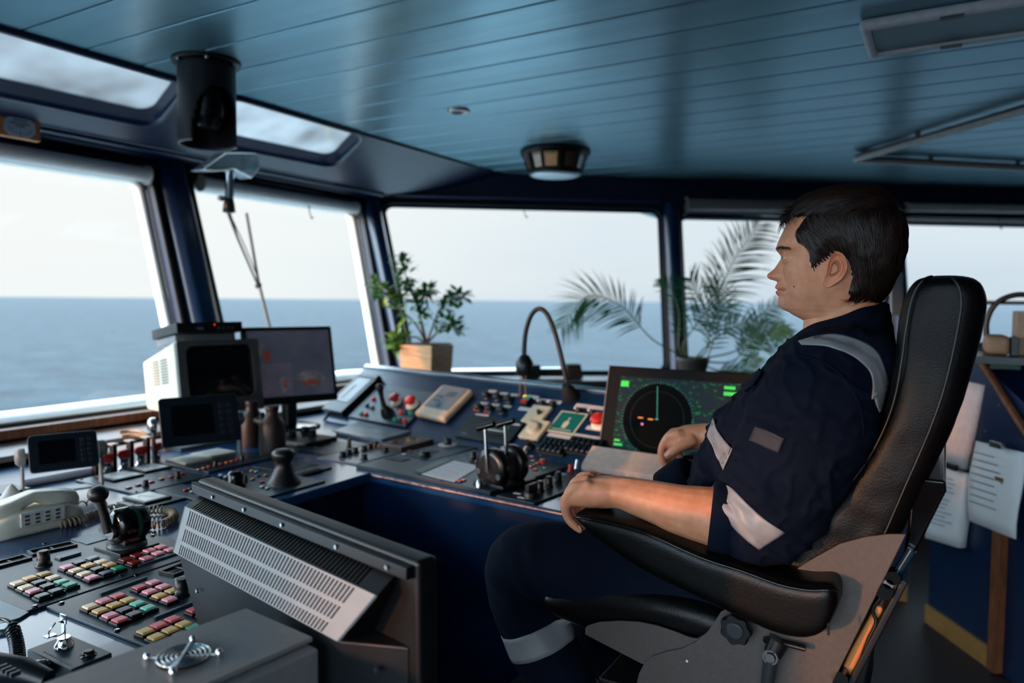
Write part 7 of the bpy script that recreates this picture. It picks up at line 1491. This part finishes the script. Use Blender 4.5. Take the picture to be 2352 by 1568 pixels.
H.add(K.v, [tuple(f) for f in K.f], True); hair = H.build('hair', hair_m, man); at2 = hair.data.attributes.new('shade', 'FLOAT', 'POINT'); shade = (shade+[.1]*len(hair.data.vertices))[:len(hair.data.vertices)]; at2.data.foreach_set('value', shade)
# eyebrows and sideburn shadow
for s_ in (-1, 1):
    K = MB()
    for n_ in range(320):
        t = random.random(); px, py = 1787+30*t, 573+random.uniform(-3, 3)-4*math.sin(t*2.2)+5*t*t; hit = None
        f, z = hf(px, py); best = min(grid, key=lambda r: abs(r[0][2]-z)); pp = min((p for p in best if p[1]*s_ >= 0), key=lambda p: abs(abs(p[1])-(.010+.042*t))); p = hp3(*pp)+HFW*.0006+vd*s_*.0006
        d = (vd*s_*.8-HFW*.35*t*1.5+V((0, 0, -.25+random.gauss(0, .2)))).normalized(); L = random.uniform(.004, .008); w_ = .0005; K.add([p-V((0, 0, w_)), p+V((0, 0, w_)), p+d*L+HFW*.0004], [(0, 1, 2)])
    tag(K.build('eyebrow', mat('brow_hair', (34, 22, 18), .5), man), kind='stuff')
for s_ in (-1, 1):   # lashes
    K = MB()
    c_ = hp3(EYE[0][0], s_*.0315, EYE[0][2])
    for i in range(16): dy = -.010+.020*i/15; p = c_+vd*dy+V((0, 0, .0032*(1-(dy/.0125)**2)))+HFW*math.sqrt(.0132**2-dy*dy); d = (HFW+vd*dy*30+V((0, 0, .25))).normalized(); K.add([p-vd*.0003, p+vd*.0003, p+d*.005], [(0, 1, 2)])
    K.build('eyelashes', MATS['brow_hair'], man)
# ---- coverall
cloth_m = bpy.data.materials.new('navy_cotton'); cloth_m.use_nodes = True; t_ = cloth_m.node_tree; b = t_.nodes['Principled BSDF']; tcx = nd(t_, 'ShaderNodeTexCoord')
n1 = nd(t_, 'ShaderNodeTexNoise'); n1.inputs['Scale'].default_value = 12; n1.inputs['Detail'].default_value = 5; t_.links.new(tcx.outputs['Object'], n1.inputs[0]); r_ = nd(t_, 'ShaderNodeValToRGB'); r_.color_ramp.elements[0].color = (*lin((6, 13, 27)), 1); r_.color_ramp.elements[1].color = (*lin((10, 20, 38)), 1); t_.links.new(n1.outputs[0], r_.inputs[0]); t_.links.new(r_.outputs[0], b.inputs['Base Color'])
n2 = nd(t_, 'ShaderNodeTexNoise'); n2.inputs['Scale'].default_value = 900; bb_ = nd(t_, 'ShaderNodeBump'); bb_.inputs['Strength'].default_value = .3; bb_.inputs['Distance'].default_value = .0008; t_.links.new(tcx.outputs['Object'], n2.inputs[0]); t_.links.new(n2.outputs[0], bb_.inputs['Height']); t_.links.new(bb_.outputs[0], b.inputs['Normal']); b.inputs['Roughness'].default_value = .85; b.inputs['Specular IOR Level'].default_value = .12
refl = mat('reflective_tape', (146, 144, 146), .42, nscale=25, namt=.08, bump=.25, bscale=30)
tf = mid([(1806, 778), (1786, 812), (1746, 856), (1702, 894), (1660, 938), (1640, 985), (1618, 1035), (1604, 1085), (1585, 1130), (1570, 1190), (1570, 1260)])
tk = mid([(2040, 716), (2058, 765), (2056, 835), (2046, 905), (2025, 975), (1990, 1045), (1945, 1105), (1890, 1165), (1840, 1225), (1800, 1280), (1770, 1330)])
TW = [.085, .155, .190, .205, .208, .205, .200, .200, .200, .195, .185]
tors = MB(); tors.ring(ell(smoothpath(tf, 3), smoothpath(tk, 3), [TW[i//3]+(TW[min(i//3+1, 10)]-TW[i//3])*(i % 3)/3 for i in range(31)], e=2.35))
slv = tb([ony(1915, 850, 1.265), ony(1880, 925, 1.225), ony(1845, 1000, 1.205), ony(1803, 1085, 1.195), ony(1762, 1155, 1.19), ony(1712, 1198, 1.185), ony(1648, 1190, 1.175)], [.078, .092, .096, .092, .080, .068, .0535], 26, 4)
slv2 = tb([ony(1895, 850, 1.575), ony(1850, 930, 1.63), ony(1800, 1010, 1.655), ony(1745, 1045, 1.67), ony(1690, 1020, 1.68)], [.078, .085, .082, .070, .055], 24, 4)
yoke = MB(); yoke.sph(ony(1925, 835, 1.29), .085, 20, 12, sc=(1.15, 1, .75)); yoke2 = MB(); yoke2.sph(ony(1905, 835, 1.55), .085, 20, 12, sc=(1.1, 1, .75))
TORBVH = BVHTree.FromPolygons(tors.v, tors.f)
jm = voxel([tors, slv, slv2, yoke, yoke2], .0042, 5, .6)
elb = ony(1745, 1195, 1.19); shd = ony(1905, 860, 1.25)
axA = (elb-shd).normalized()
NJ = [v_.normal.copy() for v_ in jm.vertices]
for v_, vn in zip(jm.vertices, NJ):
    p = v_.co.copy(); d = 0
    rel = p-shd; s_ = rel.dot(axA)/(elb-shd).length; rad_ = (rel-axA*rel.dot(axA)).length
    if p.y < 1.33 and s_ > -.2:      # sleeve folds, tighter towards the elbow
        a_ = max(0, min(1, s_)); d += .016*(.22+a_)*(noise.noise(V((rel.dot(axA)*17+noise.noise(p*7)*2.5, p.x*6, p.z*6)))-.05); d += .004*a_*noise.noise(V((rel.dot(axA)*60, p.x*12, p.y*12)))
    else:
        d += .006*noise.noise(V((p.x*9+p.z*14, p.y*7, p.z*16-p.x*8)))+.0035*noise.noise(V((p.x*24, p.y*16, p.z*34)))
        lap = max(0, min(1, (1.0-p.z)/.15)); d += .006*lap*noise.noise(V((p.x*10, p.y*10, p.z*55)))
    rg = noise.noise(V((p.x*13-p.z*9, p.y*6, p.z*12+p.x*10))+V((5, 2, 9))); rg2 = noise.noise(V((p.x*26+p.z*22, p.y*9, p.z*20-p.x*18)))
    d += .0045*max(0, 1-abs(rg)*5.0)**1.5*(.4+.6*max(0, min(1, (1.22-p.z)*5)))+.0035*max(0, 1-abs(rg2)*5.0)
    v_.co = p+vn*(d-.002)
jacket = put(jm, 'jacket', cloth_m, man)
inv = WM[man.name]; jv = [inv @ v_.co for v_ in jm.vertices]; jf = [tuple(p.vertices) for p in jm.polygons]; JB = BVHTree.FromPolygons(jv, jf)
# armhole seam ridge, collar
def collar_ring(F, B_, w, n=48): c_ = (F+B_)/2; a = (F-B_)/2; return [c_+a*math.cos(t)+V((0, w*math.sin(t), 0))-V((0, 0, .010*abs(math.cos(t))**6*(1 if math.cos(t) > 0 else 0))) for t in [2*math.pi*i/n for i in range(n)]]
cR = [collar_ring(*[ony(*q, CY) for q in qq], w) for qq, w in ((((1798, 806), (2052, 770)), .118), (((1800, 796), (2046, 742)), .105), (((1826, 768), (2041, 706)), .080), (((1842, 755), (2030, 697)), .0725), (((1846, 757), (2026, 698)), .069), (((1848, 775), (2022, 730)), .069))]
k = MB(); k.ring([r for r in cR], caps=False); cm2 = bpy.data.meshes.new('c'); k2 = MB(); 
for i, p in enumerate(k.v): k.v[i] = p+V((noise.noise(p*18)*.004, noise.noise(p*18+V((3, 1, 2)))*.004, noise.noise(p*22)*.003))
co = k.build('collar', cloth_m, man); md = co.modifiers.new('s', 'SUBSURF'); md.levels = md.render_levels = 1
# collar leaf folded down
k = MB(); R = []
for (q1, q2, w, dz) in (((1838, 757), (2033, 696), .074, .002), ((1822, 766), (2043, 702), .083, .003), ((1795, 790), (2045, 722), .100, .000), ((1788, 808), (2038, 742), .112, -.001)):
    R.append([p+V((0, 0, dz)) for p in collar_ring(ony(*q1, CY), ony(*q2, CY), w)][4:-3] )
k.ring(R, close=False, caps=False)
for i, p in enumerate(k.v): k.v[i] = p+V((noise.noise(p*20)*.004, noise.noise(p*20+V((3, 1, 2)))*.004, noise.noise(p*24)*.003))
co = k.build('collar_leaf', cloth_m, man); md = co.modifiers.new('t', 'SOLIDIFY'); md.thickness = .003
# reflective bands: laid on the cloth where it is hit from outside
def patch(name, quad, nu, nv, m_, off=.0022, th=.0012, bvh=None, parent=man, lab=None, path=None):
    """strip bounded by two pixel polylines (edge a, edge b) laid on the jacket surface as seen from outside"""
    A_, B5 = quad; k = MB(); R = []; bvh = bvh or JB
    A_ = smoothpath([V((*q, 0)) for q in A_], 6); B5 = smoothpath([V((*q, 0)) for q in B5], 6)
    def samp(L, t): x = t*(len(L)-1.0001); i = int(x); return L[i].lerp(L[i+1], x-i)
    for i in range(nu+1):
        row = []; 
        for j in range(nv+1):
            q = samp(A_, i/nu).lerp(samp(B5, i/nu), j/nv); d = ray(q.x, q.y).normalized(); h = bvh.ray_cast(C0, d)
            if h[0] is None: row.append(None); continue
            n_ = h[1] if h[1].dot(d) < 0 else -h[1]; row.append(h[0]+n_*off)
        R.append(row)
    # fill misses from neighbours
    for row in R:
        good = [p for p in row if p is not None]
        for j in range(len(row)):
            if row[j] is None: row[j] = (row[j-1] if j and row[j-1] is not None else (good[0] if good else None))
    R = [r for r in R if r[0] is not None]
    for _ in range(2):
        for i in range(1, len(R)-1):
            for j in range(len(R[0])): R[i][j] = R[i][j]*.5+(R[i-1][j]+R[i+1][j])*.25
    k.ring(R, close=False, caps=False); o = k.build(name, m_, parent); md = o.modifiers.new('t', 'SOLIDIFY'); md.thickness = th; md.offset = 0
    if lab: o['label'] = lab
    return o
patch('reflective_band', ([(1836, 785), (1880, 772), (1925, 769), (1975, 783), (2012, 806), (2030, 845), (2043, 895)], [(1842, 793), (1892, 796), (1930, 806), (1970, 828), (1996, 855), (2002, 885), (2000, 915)]), 40, 8, refl, lab='silver shoulder band')
patch('reflective_band', ([(2041, 893), (2036, 915), (2020, 945)], [(2004, 900), (2008, 925), (2017, 948)]), 12, 5, refl, lab='silver shoulder band')
patch('reflective_band', ([(1640, 958), (1648, 985), (1660, 1005), (1684, 1032)], [(1626, 1000), (1634, 1020), (1648, 1050), (1664, 1078)]), 24, 8, refl, lab='silver chest band')
patch('reflective_band', ([(1652, 1104), (1680, 1120), (1712, 1150), (1755, 1190), (1802, 1222)], [(1633, 1120), (1648, 1160), (1672, 1195), (1708, 1232), (1745, 1260)]), 30, 12, refl, lab='silver sleeve band')
patch('arm_patch', ([(1738, 979), (1770, 991), (1804, 1005)], [(1725, 1012), (1757, 1026), (1790, 1039)]), 10, 8, mat('patch_grey', (46, 44, 52), .7, nscale=300, namt=.15, bump=.3), off=.003, th=.002)
patch('pocket_flap', ([(1742, 850), (1728, 868), (1706, 890)], [(1755, 858), (1740, 880), (1714, 902)]), 12, 6, cloth_m, off=.004, th=.004)
for a_, b_ in ((([(1840, 786), (1890, 772), (1940, 772), (1990, 792), (2020, 830)]), ([(1840, 788), (1890, 774), (1940, 774), (1990, 794), (2020, 832)])), (([(1795, 812), (1850, 818), (1905, 838), (1950, 880), (1978, 940), (1985, 1000)]), ([(1796, 815), (1850, 821), (1903, 841), (1947, 882), (1975, 941), (1982, 1001)]))):
    patch('seam', (a_, b_), 30, 2, cloth_m, off=.001, th=.0018)
# rolled cuff
cu0 = ony(1640, 1187, 1.175); cax = (ony(1700, 1197, 1.185)-cu0).normalized(); k = MB(); R = []
for s_, r in ((-.004, .050), (-.006, .0545), (.000, .0585), (.020, .061), (.028, .057)):
    u_ = cax.orthogonal().normalized(); w_ = cax.cross(u_); R.append([cu0+cax*s_+(u_*math.cos(a)+w_*math.sin(a))*(r+.0015*noise.noise(V((math.cos(a)*2, math.sin(a)*2, s_*30)))) for a in [2*math.pi*i/40 for i in range(40)]])
k.ring(R, caps=False); k.build('cuff', cloth_m, man)
# trousers
hipL = [V((-.22, 1.33, .76)), V((-.33, 1.32, .765)), V((-.50, 1.295, .775))]
kL = ony(1187, 1283, 1.265); 
trL = tb(hipL+[kL+V((.08, .005, .004)), kL+V((.012, 0, -.012)), ony(1205, 1380, 1.27), ony(1232, 1450, 1.275), ony(1278, 1540, 1.28), ony(1310, 1610, 1.285)], [.105, .100, .092, .080, .074, .069, .068, .064, .060], 28, 4)
kR = V((-.70, 1.57, .745)); trR = tb([V((-.22, 1.50, .76)), V((-.33, 1.52, .755)), V((-.50, 1.55, .75)), kR+V((.05, 0, 0)), kR+V((.005, 0, -.02)), kR+V((.01, 0, -.16)), kR+V((.04, 0, -.30))], [.105, .098, .088, .078, .072, .066, .060], 28, 4)
pel = MB(); pel.sph((-.25, 1.42, .79), .14, 24, 14, sc=(1.0, 1.25, .8)); lapm = tb([ony(1600, 1100, 1.42), ony(1570, 1140, 1.42), V((-.30, 1.42, .80))], [.05, .07, .10])
tm_ = voxel([trL, trR, pel, lapm], .0045, 5, .6)
NT_ = [v_.normal.copy() for v_ in tm_.vertices]
for v_, vn in zip(tm_.vertices, NT_):
    p = v_.co.copy(); kd = max(0, 1-(p-kL-V((.06, 0, -.05))).length/.16); d = .004*noise.noise(V((p.x*10, p.y*8, p.z*16)))+.007*kd*noise.noise(V((p.x*30+p.z*30, p.y*10, (p.z-p.x)*14))); v_.co = p+vn*d
put(tm_, 'trousers', cloth_m, man)
inv = WM[man.name]; TB = BVHTree.FromPolygons([inv @ v_.co for v_ in tm_.vertices], [tuple(p.vertices) for p in tm_.polygons])
def legband(c0, c1, s0, s1):
    ax = (c1-c0).normalized(); u_ = ax.orthogonal().normalized(); w_ = ax.cross(u_); k = MB(); R = []
    for i in range(7):
        c_ = c0+ax*(s0+(s1-s0)*i/6); row = []
        for j in range(48):
            d = u_*math.cos(2*math.pi*j/48)+w_*math.sin(2*math.pi*j/48); h = TB.ray_cast(c_+d*.2, -d); row.append((h[0] if h[0] and (h[0]-c_).length < .12 else c_+d*.07)+d*.002)
        R.append(row)
    k.ring(R, caps=False); o = k.build('reflective_band', refl, man); o['label'] = 'silver leg band'; md = o.modifiers.new('t', 'SOLIDIFY'); md.thickness = .0015
legband(ony(1205, 1380, 1.27), ony(1250, 1490, 1.278), .045, .095); legband(kR+V((.01, 0, -.13)), kR+V((.03, 0, -.25)), .0, .05)
# shoes
for s_, c_ in ((0, ony(1310, 1610, 1.285)), (1, kR+V((.04, 0, -.32)))):
    c_ = V((c_.x-.03, c_.y, .357)); k = MB(); R = []
    for x, w, h in ((.085, .018, .03), (.075, .036, .075), (.03, .040, .085), (-.03, .040, .075), (-.08, .044, .055), (-.13, .044, .045), (-.165, .034, .035), (-.178, .014, .022)): R.append([c_+V((x, w*math.copysign(abs(math.cos(t))**.8, math.cos(t)), h/2+h/2*math.copysign(abs(math.sin(t))**.8, math.sin(t)))) for t in [2*math.pi*i/24 for i in range(24)]])
    k.ring(R); me = voxel([k], .005, 3); sh_ = put(me, 'shoe', mat('shoe_black', (16, 16, 18), .5, bump=.2), man)
    k = MB()
    for i in range(4): k.tube([c_+V((-.03-.016*i, -.022, .078-.008*i)), c_+V((-.03-.016*i, .022, .078-.008*i))], .003, 6)
    k.build('laces', mat('lace_grey', (60, 72, 80), .7), sh_)
